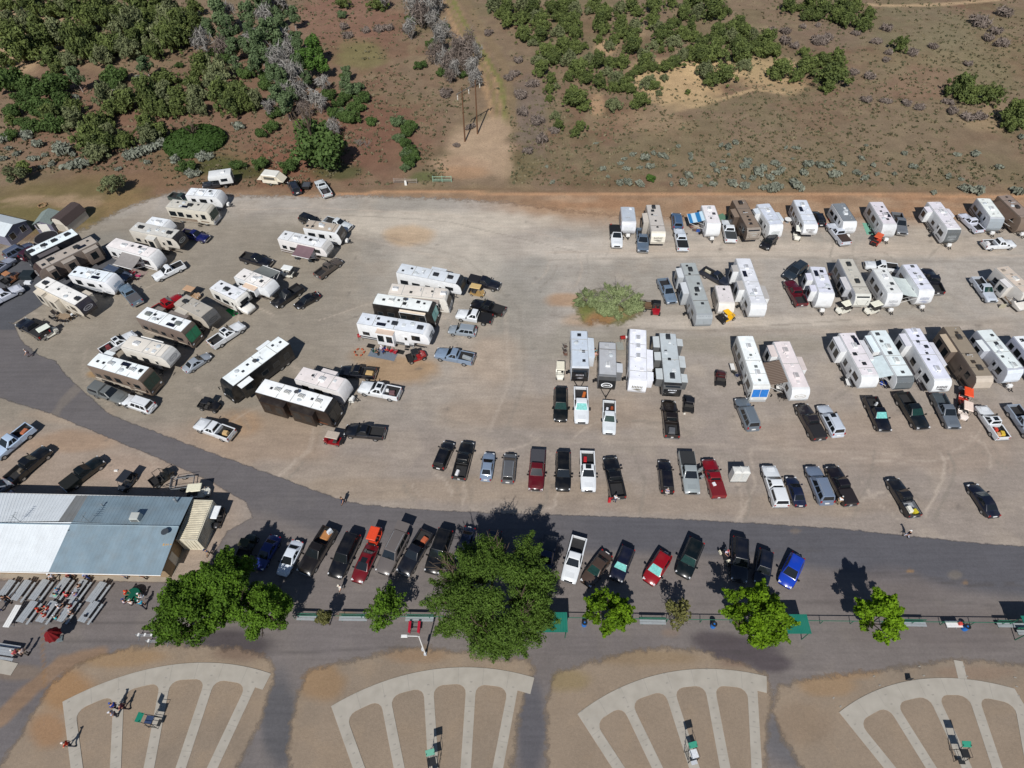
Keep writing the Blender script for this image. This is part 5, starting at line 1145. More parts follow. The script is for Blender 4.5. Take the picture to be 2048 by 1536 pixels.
TAN = (158, 146, 132); TAU = (120, 108, 100); BRN = (58, 42, 34); CRM = (208, 202, 190); W0 = (224, 226, 228); RG = (206, 208, 210); DK = (30, 30, 34)
RV = [
 # far left cluster
 ('B', 150, 463, 57, 522, 'narrow white roofed black motor coach by the cabins', dict(wall=(26, 28, 36), roof=(226, 236, 240), slides='L-.1:.65', toppers=(86, 82, 84), acc=(36, 38, 42), ac=(.16, .42, .62, .86), stripe=(110, 110, 118), W=2.55, vents=2, cap=(24, 26, 32))),
 ('F', 188, 478, 74, 548, 'long brown fifth wheel with brown swirl nose on the asphalt pad', dict(wall=(122, 110, 102), roof=(170, 160, 150), cap=(66, 50, 46), slides='L-.9:-.45 L-.15:.25 L.5:.72', toppers=(150, 142, 134), acc=(40, 42, 44), mark=('o', (190, 190, 190)), stripe=(64, 54, 50), vc=(46, 48, 50))),
 ('T', 146, 541, 234, 566, 'white travel trailer with swooping side graphics near the road bend', dict(wall=(232, 234, 238), roof=(224, 232, 238), mark=('s', (150, 170, 190)), stripe=(150, 156, 164), ac=(.42,), vents=3)),
 ('F', 82, 562, 178, 616, 'white roofed beige fifth wheel with black nose and two beige slide outs', dict(wall=(206, 198, 184), roof=(232, 230, 226), cap=(44, 42, 50), slides='R-.85:-.5 R-.35:.1 L.45:.75', toppers=(198, 188, 172), acc=(40, 42, 46), ac=(.12, .84), mark=('o', (150, 150, 156)), stripe=(90, 78, 70), vc=(46, 48, 52))),
 ('T', 222, 484, 320, 519, 'white trailer with a long grey awning and rounded nose', dict(wall=(228, 228, 228), roof=(228, 222, 220), awn=('R', -.3, .5, 2.6, (142, 138, 136)), ac=(.3, .7), vents=2, H=3.2)),
 ('F', 267, 452, 366, 481, 'beige fifth wheel with black swirl nose by the blue pickup', dict(wall=(200, 194, 184), roof=(196, 194, 188), cap=(30, 30, 34), slides='R-.2:.15', acc=(40, 42, 44), ac=(.18, .78), mark=('o', (150, 152, 150)), stripe=(66, 56, 50))),
 ('T', 296, 441, 343, 455, 'short white trailer tucked behind a beige fifth wheel', dict(H=2.7, ac=(.5,), vents=1, stripe=(180, 182, 184), ladder=False)),
 ('A', 338, 406, 428, 423, 'cream motorhome at the far end of the left row', dict(wall=(206, 200, 186), roof=(196, 192, 182), ac=(.5,), acc=(36, 38, 40), stripe=(120, 100, 84), wind=GLASS_G, H=3.2)),
 ('T', 376, 383, 447, 394, 'white trailer with a dark green truck behind it', dict(H=2.9, ac=(.4,), vents=2, stripe=(170, 174, 178))),
 ('F', 478, 545, 548, 578, 'white trailer with a grey side awning stretched over picnic gear', dict(roof=(226, 222, 218), slides='R-.3:.4', toppers=(206, 184, 164), awn=('L', -.6, .45, 2.5, (124, 128, 126)), ac=(.5,), vents=4, vc=(60, 62, 64), H=3.3)),
 ('C', 430, 568, 492, 604, 'white motorhome with a truck style hood and brown stripes', dict(wall=(226, 224, 218), roof=(220, 222, 226), slides='L.1:.6', acc=(38, 42, 46), ac=(.42,), stripe=(112, 96, 84), H=3.25, W=2.45)),
 ('F', 360, 598, 428, 640, 'taupe fifth wheel with charcoal nose and cream slide out', dict(wall=(186, 178, 166), roof=(170, 164, 154), cap=(84, 84, 84), slides='R-.7:-.1', acc=(38, 40, 42), ac=(.2,), vents=2, vc=(150, 148, 142), stripe=(72, 62, 54), mark=('o', (66, 66, 66)))),
 ('A', 283, 624, 388, 668, 'brown motorhome with a green windscreen cover and white roof', dict(wall=(118, 104, 96), roof=(232, 236, 238), cap=(84, 74, 66), slides='L-.75:-.45 L-.2:.5', toppers=(124, 114, 108), acc=(112, 118, 114), ac=(.16, .76), wind=mat('green_screen_cover', S(44, 118, 84), .6, var=.2), stripe=(196, 184, 168), H=3.6, W=2.55)),
 ('F', 252, 682, 348, 716, 'cream roofed fifth wheel beside a white pickup in the near left row', dict(wall=(220, 216, 208), roof=(216, 210, 200), cap=(196, 196, 194), ac=(.25,), vents=2, awn=('L', -.7, .3, .45, (220, 220, 216)), stripe=(112, 112, 112), mark=('o', (158, 158, 160)))),
 ('A', 186, 718, 305, 762, 'brown and cream motorhome with green windscreen nearest the road', dict(wall=(122, 106, 94), roof=(232, 238, 240), cap=(92, 80, 70), ac=(.34, .72), acc=(224, 228, 228), vents=6, vc=(40, 44, 46), wind=GLASS_G, stripe=(206, 198, 184), H=3.6, W=2.55, slides='L-.9:-.6')),
 ('B', 568, 680, 452, 782, 'long black motor coach with a white roof standing apart', dict(wall=(24, 25, 27), roof=(232, 238, 242), cap=(26, 28, 30), slides='L.38:.75 R-.75:-.35', toppers=(226, 230, 232), ac=(), vents=5, vc=(48, 52, 58), stripe=(50, 50, 52), H=3.5, W=2.6, dish=True)),
 ('A', 520, 771, 672, 825, 'black and copper motorhome with a crisp white roof', dict(wall=(38, 28, 24), roof=(236, 238, 240), cap=(28, 26, 26), slides='R-.8:-.15 R.02:.62', toppers=(34, 27, 24), ac=(.25, .38, .57, .8), acc=(222, 222, 218), vents=3, vc=(40, 42, 46), stripe=(120, 66, 36), H=3.7, W=2.6, dish=True)),
 ('T', 598, 746, 696, 783, 'pinkish white trailer tucked behind the black and copper motorhome', dict(wall=(222, 220, 220), roof=(222, 214, 212), ac=(.5,), vents=2, slides='L-.3:.3', stripe=(140, 150, 166), H=3.2)),
 # middle
 ('F', 562, 469, 660, 497, 'white trailer with a purple awning', dict(roof=(216, 218, 220), wall=(226, 222, 220), cap=(206, 204, 200), awn=('R', -.15, .55, 2.3, (120, 98, 104)), ac=(.33, .72), vents=3, vc=(44, 46, 48), mark=('o', (166, 160, 152)), H=3.3)),
 ('T', 612, 448, 686, 465, 'tan roofed trailer with a dark nose beyond the purple awning', dict(roof=(176, 164, 150), cap=(70, 66, 62), ac=(.45,), mark=('s', (160, 156, 150)), stripe=(70, 64, 60))),
 ('F', 798, 536, 928, 571, 'farthest of four parallel white roofed rigs with charcoal nose', dict(roof=(206, 212, 218), cap=(40, 42, 46), slides='L-.1:.35', acc=(34, 36, 40), ac=(.58, .8), stripe=(60, 60, 64), mark=('w',))),
 ('A', 780, 577, 900, 598, 'older cream white motorhome between a fifth wheel and a black motorhome', dict(roof=(214, 206, 196), wall=(222, 218, 210), ac=(.1, .9), vents=2, vc=(60, 60, 58), stripe=(160, 150, 140), H=3.3, awn=('R', -.2, .7, .9, (146, 138, 132)))),
 ('A', 750, 597, 872, 627, 'black motorhome with a white roof and teal windscreen shade', dict(wall=(34, 31, 30), roof=(228, 232, 230), cap=(32, 32, 34), ac=(.28,), acc=(224, 226, 222), vents=5, vc=(42, 44, 46), wind=GLASS_T, stripe=(110, 106, 104), H=3.6, awn=('R', -.1, .75, .5, (214, 200, 182)), dish=True)),
 ('F', 719, 636, 864, 670, 'white fifth wheel with campers and mats beside its steps', dict(roof=(212, 218, 226), wall=(232, 234, 236), slides='R-.42:.05', toppers=(196, 176, 160), acc=(36, 40, 46), ac=(.5, .85), vents=5, vc=None, stripe=(58, 60, 64), mark=('s', (70, 74, 80)))),
 # second row, bush side
 ('T', 1158, 662, 1160, 752, 'white trailer with a glossy black nose left of three others', dict(roof=(190, 200, 212), wall=(206, 212, 220), cap=(22, 22, 26), slides='L-.7:.25', toppers=(196, 206, 216), ac=(), vents=7, vc=(36, 40, 46), mark=('w', (150, 150, 156)), H=3.2, tank=False)),
 ('T', 1215, 685, 1214, 768, 'grey roofed trailer with white shield on a black nose', dict(roof=(172, 174, 178), wall=(110, 112, 116), cap=(26, 27, 30), slides='L.05:.5', toppers=(186, 190, 196), ac=(.62,), acc=(232, 234, 236), vents=2, vc=(176, 178, 180), mark=('o', (232, 234, 236)), H=3.1, tank=False)),
 ('F', 1276, 659, 1274, 778, 'tall bright white fifth wheel with script on its nose', dict(roof=(228, 230, 240), wall=(226, 228, 234), slides='L-.3:.35 L.5:.78', ac=(.18, .34, .52), acc=(222, 224, 232), vents=3, vc=(226, 226, 232), mark=('s', (110, 104, 88)), stripe=(150, 152, 158))),
 ('F', 1335, 667, 1344, 786, 'grey roofed fifth wheel with rounded black nose and slides both sides', dict(roof=(182, 190, 194), wall=(92, 94, 96), cap=(22, 24, 28), slides='R-.9:-.5 R-.3:-.02 R.3:.66 L-.85:-.6 L-.2:.2 L.45:.72', toppers=(186, 192, 194), acc=(40, 44, 50), ac=(.08, .8), mark=('w', (205, 208, 214)), vents=4, stripe=(40, 40, 44))),
 ('A', 1490, 672, 1522, 786, 'old white motorhome with a bright blue windscreen cover', dict(roof=(234, 240, 244), wall=(214, 216, 214), ac=(.22, .72), vents=3, vc=(110, 116, 116), wind=GLASS_B, stripe=(108, 92, 84), H=3.2, W=2.45)),
 ('F', 1563, 683, 1600, 795, 'pinkish white fifth wheel with a brown striped awning', dict(roof=(222, 212, 212), slides='R-.9:-.45 L-.4:.1', toppers=(206, 194, 190), ac=(.2, .7), acc=(214, 206, 206), vents=4, vc=(220, 214, 214), awn=('R', -.3, .55, 2.9, (132, 116, 104), 'X', (96, 82, 72), 1.1), mark=('o', (190, 184, 176)))),
 ('F', 1694, 666, 1738, 770, 'white fifth wheel with a blank slanted nose at the left of six', dict(roof=(222, 216, 220), slides='R-.9:-.25 L-.7:.1', toppers=(206, 206, 210), ac=(.3,), acc=(230, 230, 232), vents=5, vc=None, stripe=(120, 122, 128))),
 ('F', 1756, 661, 1808, 772, 'white fifth wheel with a broad white awning and grey nose', dict(roof=(216, 226, 228), cap=(98, 104, 108), slides='R-.85:-.2', toppers=(214, 226, 230), ac=(.35, .62), acc=(228, 232, 230), vents=4, vc=(70, 72, 74), awn=('R', -.05, .72, 2.7, (206, 220, 224)), stripe=(120, 122, 126))),
 ('F', 1824, 657, 1883, 778, 'white fifth wheel with cursive lettering on its nose', dict(roof=(216, 218, 232), slides='R-.85:-.4 L-.5:.3', toppers=(206, 206, 214), ac=(.06, .75), acc=(226, 228, 236), vents=5, vc=(46, 50, 56), mark=('s', (70, 66, 70)), stripe=(84, 84, 96))),
 ('F', 1902, 653, 1966, 772, 'tan fifth wheel with sides coloured dark for shade and a pale rounded nose', dict(roof=(140, 128, 112), wall=(104, 92, 84), cap=(190, 178, 164), slides='R-.75:-.1', toppers=(176, 160, 140), ac=(.22, .78), acc=(62, 58, 54), vents=3, vc=(66, 58, 50), stripe=(54, 46, 42))),  # wall colour is darkened to stand in for shade on the sides
 ('T', 1968, 660, 2028, 755, 'pale trailer with a plain white slanted nose at the right of the row', dict(roof=(216, 224, 224), wall=(176, 180, 190), cap=(212, 220, 230), slides='R-.6:-.1', toppers=(214, 220, 222), ac=(.45, .85), acc=(222, 228, 228), vents=4, vc=(60, 62, 64), stripe=(80, 78, 84), H=3.2)),
 ('T', 2042, 672, 2100, 764, 'white trailer cut off by the right edge of the picture', dict(wall=(200, 204, 220), H=3.1)),
 # third row
 ('F', 1376, 526, 1408, 645, 'grey fifth wheel with nested chevrons on its nose', dict(roof=(160, 166, 166), wall=(170, 174, 178), cap=(150, 156, 160), slides='R-.85:-.5 R-.3:.1', toppers=(196, 200, 204), acc=(38, 42, 46), ac=(.14, .52), vents=5, mark=('v', (44, 46, 50)), stripe=(56, 56, 60))),
 ('T', 1445, 571, 1454, 617, 'small white trailer with a ribbed roof', dict(roof=(212, 206, 206), wall=(216, 212, 206), H=2.6, ac=(), vents=1, stripe=(170, 160, 150), ladder=False)),
 ('F', 1486, 517, 1515, 627, 'tall plain white fifth wheel beside the small ribbed trailer', dict(roof=(214, 216, 222), slides='R-.75:-.5 R-.1:.25 L.1:.6', toppers=(172, 168, 164), ac=(.2, .7), acc=(216, 218, 224), vents=4, vc=(216, 218, 224), H=3.8, stripe=(190, 192, 196))),
 ('T', 1635, 534, 1650, 604, 'white trailer with two slide outs beside a maroon pickup', dict(roof=(206, 208, 220), slides='R-.6:-.15 R.2:.6', toppers=(206, 206, 220), ac=(.4,), vents=4, vc=None, H=3.3, stripe=(196, 196, 200))),
 ('F', 1691, 518, 1724, 606, 'beige grey fifth wheel with curved front window', dict(roof=(186, 182, 172), wall=(176, 178, 184), cap=(214, 214, 206), slides='R-.1:.5', toppers=(196, 194, 196), acc=(44, 48, 48), ac=(.16, .6), vents=4, vc=(180, 178, 170), mark=('w',), stripe=(120, 122, 128))),
 ('T', 1760, 539, 1788, 603, 'white trailer sharing a pale awning, left hand of the pair', dict(roof=(216, 218, 216), ac=(.3,), vents=3, vc=(60, 62, 62), awn=('L', -.55, .8, 3.1, (206, 216, 214)), H=3.2, stripe=(160, 162, 166), mark=('s', (170, 172, 176)))),
 ('T', 1819, 529, 1851, 597, 'white trailer sharing a pale awning, right hand of the pair', dict(roof=(212, 214, 226), ac=(.5,), vents=3, vc=(80, 82, 84), H=3.2, stripe=(170, 176, 190), mark=('s', (150, 156, 176)))),
 ('C', 2004, 534, 2056, 600, 'cream cab over camper with two window slide out in the third row', dict(roof=(196, 182, 168), wall=(206, 202, 196), slides='R-.3:.25', toppers=(206, 204, 204), ac=(.45,), acc=(226, 224, 220), vents=3, vc=(150, 140, 128), H=3.4, stripe=(150, 130, 110))),
 # far row
 ('T', 1255, 414, 1258, 455, 'small white trailer at the left end of the far row', dict(roof=(176, 184, 194), wall=(206, 208, 214), ac=(), vents=1, vc=(226, 230, 234), H=2.8, stripe=(150, 156, 160), mark=('s', (190, 194, 196)), ladder=False)),
 ('F', 1306, 410, 1316, 480, 'grey beige fifth wheel with script on a cream nose in the far row', dict(roof=(186, 180, 174), wall=(176, 170, 162), cap=(226, 220, 206), slides='R-.5:.1', toppers=(190, 182, 172), acc=(40, 42, 44), ac=(.1,), vents=5, vc=(44, 46, 48), mark=('s', (120, 116, 108)), stripe=(70, 64, 60))),
 ('T', 1416, 411, 1427, 461, 'white trailer with a blue striped awning in the far row', dict(roof=(222, 218, 220), awn=('R', -.55, .35, 2.6, (196, 220, 234), 'Y', (46, 120, 176), .22), ac=(.2,), vents=5, vc=(70, 70, 74), H=3.1, stripe=(176, 176, 176))),
 ('F', 1477, 400, 1507, 472, 'dark taupe fifth wheel with black front window in the far row', dict(roof=(128, 112, 98), wall=(84, 72, 64), cap=(150, 140, 130), acc=(48, 42, 38), ac=(.12,), vents=4, vc=(50, 44, 40), mark=('w', (170, 170, 166)), stripe=(46, 40, 36), slides='R-.5:.0')),
 ('T', 1526, 408, 1552, 465, 'silver white trailer with a rear slide out in the far row', dict(roof=(196, 202, 214), slides='R-.75:-.35 L-.3:.35', toppers=(200, 208, 216), ac=(.3,), acc=(230, 232, 234), vents=2, vc=(206, 212, 220), H=3.2, mark=('s', (170, 176, 176)))),
 ('F', 1600, 400, 1621, 462, 'bluish white trailer with a picnic table beside it in the far row', dict(roof=(206, 212, 222), ac=(.2,), acc=(224, 228, 232), vents=4, vc=(214, 216, 220), mark=('s', (110, 104, 100)), H=3.3, stripe=(90, 94, 104))),
 ('T', 1677, 407, 1700, 456, 'grey roofed white trailer in the far row', dict(roof=(118, 124, 130), ac=(.5,), acc=(226, 230, 232), vents=1, vc=(220, 222, 224), H=2.9, stripe=(150, 156, 160), mark=('s', (190, 192, 194)))),
 ('T', 1752, 404, 1778, 463, 'white trailer with green mats and an orange cart in the far row', dict(roof=(212, 206, 212), wall=(206, 208, 210), ac=(.55,), acc=(214, 210, 214), vents=3, vc=(52, 52, 54), H=3.1, stripe=(150, 150, 152), mark=('s', (190, 190, 190)))),
 ('T', 1868, 404, 1905, 474, 'white trailer with charcoal nose and a rear slide out in the far row', dict(roof=(216, 212, 218), cap=(92, 96, 98), slides='R-.75:-.4 L-.6:-.1', toppers=(212, 208, 214), ac=(.35,), acc=(226, 226, 228), vents=5, vc=(206, 204, 208), mark=('s', (140, 144, 146)), H=3.3, stripe=(80, 82, 86))),
 ('T', 1967, 397, 1992, 450, 'white trailer with rounded silver nose in the far row', dict(roof=(222, 226, 222), wall=(190, 194, 200), cap=(150, 158, 164), ac=(.5,), vents=2, vc=(190, 192, 190), H=3.1, stripe=(60, 62, 66))),
 ('T', 2008, 391, 2052, 452, 'brown trailer with a brown awning at the right end of the far row', dict(wall=(120, 104, 92), roof=(138, 122, 112), ac=(.5,), acc=(60, 54, 50), vents=2, vc=(60, 54, 50), awn=('R', -.7, .6, 2.6, (92, 76, 66)), H=3.3, W=2.6, stripe=(70, 58, 50))),
]
for r_ in RV: rv(*r_[:6], **r_[6])

# ---- pop-up camper and the pickup with a camper on its back, at the tree line
def popup():
    a = G(547, 366); root = thing('tent_trailer', 'cream tent trailer popped open at the tree line', 'tent trailer', a, heading(G(530, 366), G(566, 370)))
    q = MB(); q.taper(-1.6, 1.6, -1.05, 1.05, .5, 1.1, .02); obj('body', q.mesh('body', bevel=.05), shell((222, 216, 200)), root)
    q = MB(); q.hexa([(-1.6, -1.0, 1.1), (1.6, -1.0, 1.1), (1.6, 1.0, 1.1), (-1.6, 1.0, 1.1), (-1.5, -.95, 2.1), (1.5, -.95, 2.1), (1.5, .95, 2.1), (-1.5, .95, 2.1)]); obj('tent_wall', q, cloth((206, 196, 176)), root)
    q = MB(); q.taper(-1.6, 1.6, -1.05, 1.05, 2.1, 2.28, .12); obj('roof', q.mesh('roof', bevel=.04), shell((230, 228, 220)), root)
    for s in (-1, 1):
        q = MB(); q.add([(s * 1.6, -1, 1.1), (s * 2.7, -1, 1.0), (s * 2.7, 1, 1.0), (s * 1.6, 1, 1.1), (s * 1.55, -.95, 2.1), (s * 1.55, .95, 2.1)], [(0, 1, 2, 3), (0, 4, 1), (3, 2, 5), (4, 5, 2, 1)]); obj('bunk_tent', q, cloth((222, 214, 196)), root)
    for s in (-1, 1):
        q = MB(); q.quad((-1.1, s * 1.0, 1.3), (1.1, s * 1.0, 1.3), (1.1, s * .985, 1.85), (-1.1, s * .985, 1.85)); obj('window', q, flat((90, 88, 82)), root)
    wheels(root, (0,), 1.05, .32, .1)
    q = MB(); q.tube((1.6, .5, .45), (2.9, 0, .45), .05).tube((1.6, -.5, .45), (2.9, 0, .45), .05); obj('tongue', q, BLACK, root)
popup()
tr_ = car('Pcf', 457, 364, 410, 370, (44, 46, 52), 'dark pickup carrying a white slide-in camper at the tree line')
def camper_on(px):
    a = G(446, 372); root = thing('truck_camper', 'white slide-in camper riding on the dark pickup at the tree line', 'camper', (tr_.location.x, tr_.location.y, 0), tr_.rotation_euler.z)
    q = MB(); q.prism([(-3.3, 1.06), (-.8, 1.06), (-.8, 2.0), (.9, 2.05), (1.0, 2.3), (.8, 2.9), (-3.3, 2.95)], -1.1, 1.1); obj('body', q.mesh('body', bevel=.07, seg=2, smooth=True), shell((224, 226, 226)), root)
    q = MB(); q.taper(-2.2, -1.5, -.35, .35, 2.95, 3.15, .05); obj('air_conditioner', q, WHITE, root)
    for s in (-1, 1):
        q = MB(); q.quad((-2.4, s * 1.112, 1.6), (-1.2, s * 1.112, 1.6), (-1.2, s * 1.112, 2.2), (-2.4, s * 1.112, 2.2)); obj('window', q, GLASS, root)
    q = MB(); q.quad((-3.312, -.4, 1.2), (-3.312, .4, 1.2), (-3.312, .4, 2.7), (-3.312, -.4, 2.7)); obj('door', q, flat((60, 64, 68)), root)
camper_on(0)
# ================================================================ TREES AND SCRUB
def leafmesh(name, cl, n, size, seed, elong=1.5, up=.3, inner=.5):
    """many small leaf faces through the volume of the clumps cl = (x, y, z, rx, ry, rz)"""
    g = np.random.default_rng(seed); cl = np.array(cl, float)
    wt = cl[:, 3] * cl[:, 4] + cl[:, 3] * cl[:, 5]; k = g.choice(len(cl), n, p=wt / wt.sum())
    d = g.normal(size=(n, 3)); d /= np.linalg.norm(d, axis=1)[:, None]
    r = inner + (1 - inner) * g.random(n) ** .6
    P = cl[k, :3] + d * cl[k, 3:] * r[:, None]; P[:, 2] = np.maximum(P[:, 2], size * .3)
    nrm = d * .8 + g.normal(size=(n, 3)) * .55; nrm[:, 2] += up; nrm /= np.linalg.norm(nrm, axis=1)[:, None]
    t = np.cross(nrm, g.normal(size=(n, 3))); t /= np.linalg.norm(t, axis=1)[:, None] + 1e-9; b = np.cross(nrm, t)
    s = size * (.6 + .8 * g.random(n)); a = t * (s * elong * .5)[:, None]; b = b * (s * .5)[:, None]
    V = np.stack([P - a, P - a * .1 - b, P + a, P - a * .1 + b], 1).reshape(-1, 3)
    m = bpy.data.meshes.new(name); m.vertices.add(4 * n); m.vertices.foreach_set('co', V.astype(np.float32).ravel())
    m.loops.add(4 * n); m.loops.foreach_set('vertex_index', np.arange(4 * n, dtype=np.int32))
    m.polygons.add(n); m.polygons.foreach_set('loop_start', np.arange(0, 4 * n, 4, dtype=np.int32)); m.polygons.foreach_set('loop_total', np.full(n, 4, np.int32)); m.update(calc_edges=True)
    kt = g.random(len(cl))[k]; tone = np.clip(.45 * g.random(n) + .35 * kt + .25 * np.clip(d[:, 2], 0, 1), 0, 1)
    ta = m.attributes.new('tone', 'FLOAT', 'POINT'); ta.data.foreach_set('value', np.repeat(tone, 4).astype(np.float32)); m.materials.append(None)
    return m
def limbs(mb, p, d, l, r, depth, g, spread=.6, kids=3, rise=.15):
    p = Vector(p); d = Vector(d).normalized(); q = p + d * l; mid = p + d * l * .5 + Vector((g.uniform(-1, 1), g.uniform(-1, 1), 0)) * l * .06
    n = 6 if depth > 2 else 4
    mb.tube(p, mid, r, r * .82, n, False); mb.tube(mid, q, r * .82, r * .62, n, False)
    if depth <= 0: return
    for i in range(kids):
        e = (d + Vector((g.uniform(-1, 1), g.uniform(-1, 1), g.uniform(-.5, .8))) * spread + Vector((0, 0, rise))).normalized()
        limbs(mb, p + d * l * g.uniform(.55, 1.0), e, l * g.uniform(.55, .8), r * .55, depth - 1, g, spread, kids, rise)
J0, J1 = S(38, 50, 28), S(92, 104, 54)
ML_J = matleaf('juniper_needles', S(54, 66, 38), S(104, 116, 62), tr=.06)
ML_J2 = matleaf('juniper_needles_pale', S(68, 76, 52), S(122, 128, 90), tr=.06)
ML_OAK = matleaf('oak_leaves', S(44, 62, 32), S(86, 108, 56), tr=.18)
ML_COT = matleaf('cottonwood_leaves', S(58, 78, 48), S(108, 126, 88), tr=.2)
ML_BR = matleaf('bright_leaves', S(46, 76, 32), S(98, 130, 58), tr=.22)
ML_MAP = matleaf('maple_leaves', S(30, 54, 12), S(96, 130, 36), tr=.25)
ML_MAP2 = matleaf('maple_leaves_yellow_green', S(36, 64, 8), S(122, 158, 28), tr=.3)
ML_BIG = matleaf('great_tree_leaves', S(28, 48, 14), S(88, 114, 42), tr=.2)
ML_SAGE = matleaf('sage_leaves', S(92, 96, 84), S(134, 138, 124), tr=.05)
ML_GREY = matleaf('grey_brush_twigs', S(92, 82, 76), S(132, 120, 112), tr=.0)
ML_LAWN = matleaf('tall_grass', S(32, 52, 20), S(60, 84, 34), tr=.15)
ML_OLIVE = matleaf('olive_leaves', S(58, 64, 34), S(112, 110, 62), tr=.15)
ML_BUSH = matleaf('bush_leaves', S(76, 90, 56), S(148, 160, 114), tr=.2)
ML_DEAD = matleaf('dead_twigs', S(108, 104, 100), S(156, 153, 148), tr=.0)

def dome(seed, n, r=1.0, h=1.15, z0=.12, rr=(.28, .46)):
    g = random.Random(seed); out = []
    for i in range(n):
        a = g.uniform(0, 2 * pi); t = g.random() ** .6; z = g.uniform(z0, 1)
        k = r * t * (1 - .55 * max(0, z - .25)) * .78
        s = g.uniform(*rr); out.append((k * cos(a), k * sin(a), z0 + .22 + z * (h - .42), s, s, s * .9))
    out.append((0, 0, h * .45, .5, .5, h * .4)); return out
def rag(cl, seed, n=9):
    g = random.Random(seed); cl = list(cl)
    for i in range(n):
        a = g.uniform(0, 2 * pi); q = g.uniform(.75, 1.15); s = g.uniform(.1, .2); cl.append((q * cos(a), q * sin(a), g.uniform(.15, .7), s, s, s))
    for i in range(3): a = g.uniform(0, 2 * pi); s = g.uniform(.12, .2); cl.append((.35 * cos(a), .35 * sin(a), g.uniform(1.0, 1.35), s, s, s * 1.5))
    return cl
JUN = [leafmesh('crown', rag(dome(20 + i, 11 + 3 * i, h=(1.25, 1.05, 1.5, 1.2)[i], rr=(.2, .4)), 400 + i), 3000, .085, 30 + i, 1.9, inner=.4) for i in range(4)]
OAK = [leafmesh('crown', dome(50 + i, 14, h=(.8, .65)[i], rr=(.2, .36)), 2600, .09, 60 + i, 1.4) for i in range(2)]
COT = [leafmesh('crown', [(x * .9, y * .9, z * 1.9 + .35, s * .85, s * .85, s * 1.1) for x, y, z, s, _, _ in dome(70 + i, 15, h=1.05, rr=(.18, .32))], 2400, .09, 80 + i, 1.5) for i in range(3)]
def tw(seed, kids=4, depth=3, l=.5, spread=.9, n0=5):
    g = random.Random(seed); mb = MB()
    for i in range(n0):
        a = 2 * pi * i / n0 + g.random(); limbs(mb, (0, 0, 0), (cos(a) * .6, sin(a) * .6, 1), l, .03, depth, g, spread, kids - 1)
    return mb.mesh('branches')
DEAD = [tw(5, 4, 3, .42), tw(6, 4, 3, .5, .7, 4)]
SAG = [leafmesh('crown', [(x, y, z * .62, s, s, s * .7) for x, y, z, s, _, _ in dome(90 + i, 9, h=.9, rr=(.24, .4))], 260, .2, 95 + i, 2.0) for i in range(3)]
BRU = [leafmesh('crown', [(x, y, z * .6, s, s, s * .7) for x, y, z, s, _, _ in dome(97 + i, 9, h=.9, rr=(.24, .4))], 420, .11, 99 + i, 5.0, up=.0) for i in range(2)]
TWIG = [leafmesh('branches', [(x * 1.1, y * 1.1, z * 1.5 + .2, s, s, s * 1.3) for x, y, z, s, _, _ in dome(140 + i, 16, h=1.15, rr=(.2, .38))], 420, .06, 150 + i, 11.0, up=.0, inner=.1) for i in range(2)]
_tg = random.Random(3); TRK = MB()
for i in range(3): limbs(TRK, (0, 0, 0), (_tg.uniform(-.5, .5), _tg.uniform(-.5, .5), 1), .42, .05, 2, _tg, .7, 3)
TRK = TRK.mesh('trunk'); TALLTRK = MB(); limbs(TALLTRK, (0, 0, 0), (.05, .05, 1), 1.0, .06, 3, _tg, .6, 3); TALLTRK = TALLTRK.mesh('trunk')
def plant(name, cat, label, group, crown, m, u, v, r, trunk=None, hz=1.0, dv=.55, tm=None):
    """u, v centre and r radius in photo pixels of the crown; stands on the ground below it"""
    h_ = .55 * hz; g0 = G(u, v); rm = r / (CF / hypot(hypot(g0.x, g0.y), CH)) * 1.03
    p = G(u, v, rm * dv); p.z = 0
    root = thing(name, label, cat, p, R.uniform(0, 6.28), group, 1)
    k = R.uniform(.92, 1.1); root.scale = (rm * k * R.uniform(.85, 1.12), rm / k * R.uniform(.85, 1.12), rm * hz * R.uniform(.85, 1.2))
    if trunk is not None: obj('trunk', trunk, tm or BARK, root)
    obj('crown', crown, m, root)
    if name == 'dead_tree': obj('branches', TWIG[int(u) % 2], ML_DEAD if int(v) % 3 else ML_GREY, root)
    return root
def parse(txt): return [tuple(float(q) for q in t.split(',')) for t in txt.split()]
GJ1 = 'junipers in the woodland on the left hillside'; GJ2 = 'junipers in the woodland on the right hillside'
LJ1 = 'dark green rounded juniper in the woodland behind the left hand caravans'; LJ2 = 'green rounded juniper in the woodland right of the dirt track'
k1 = 2.926
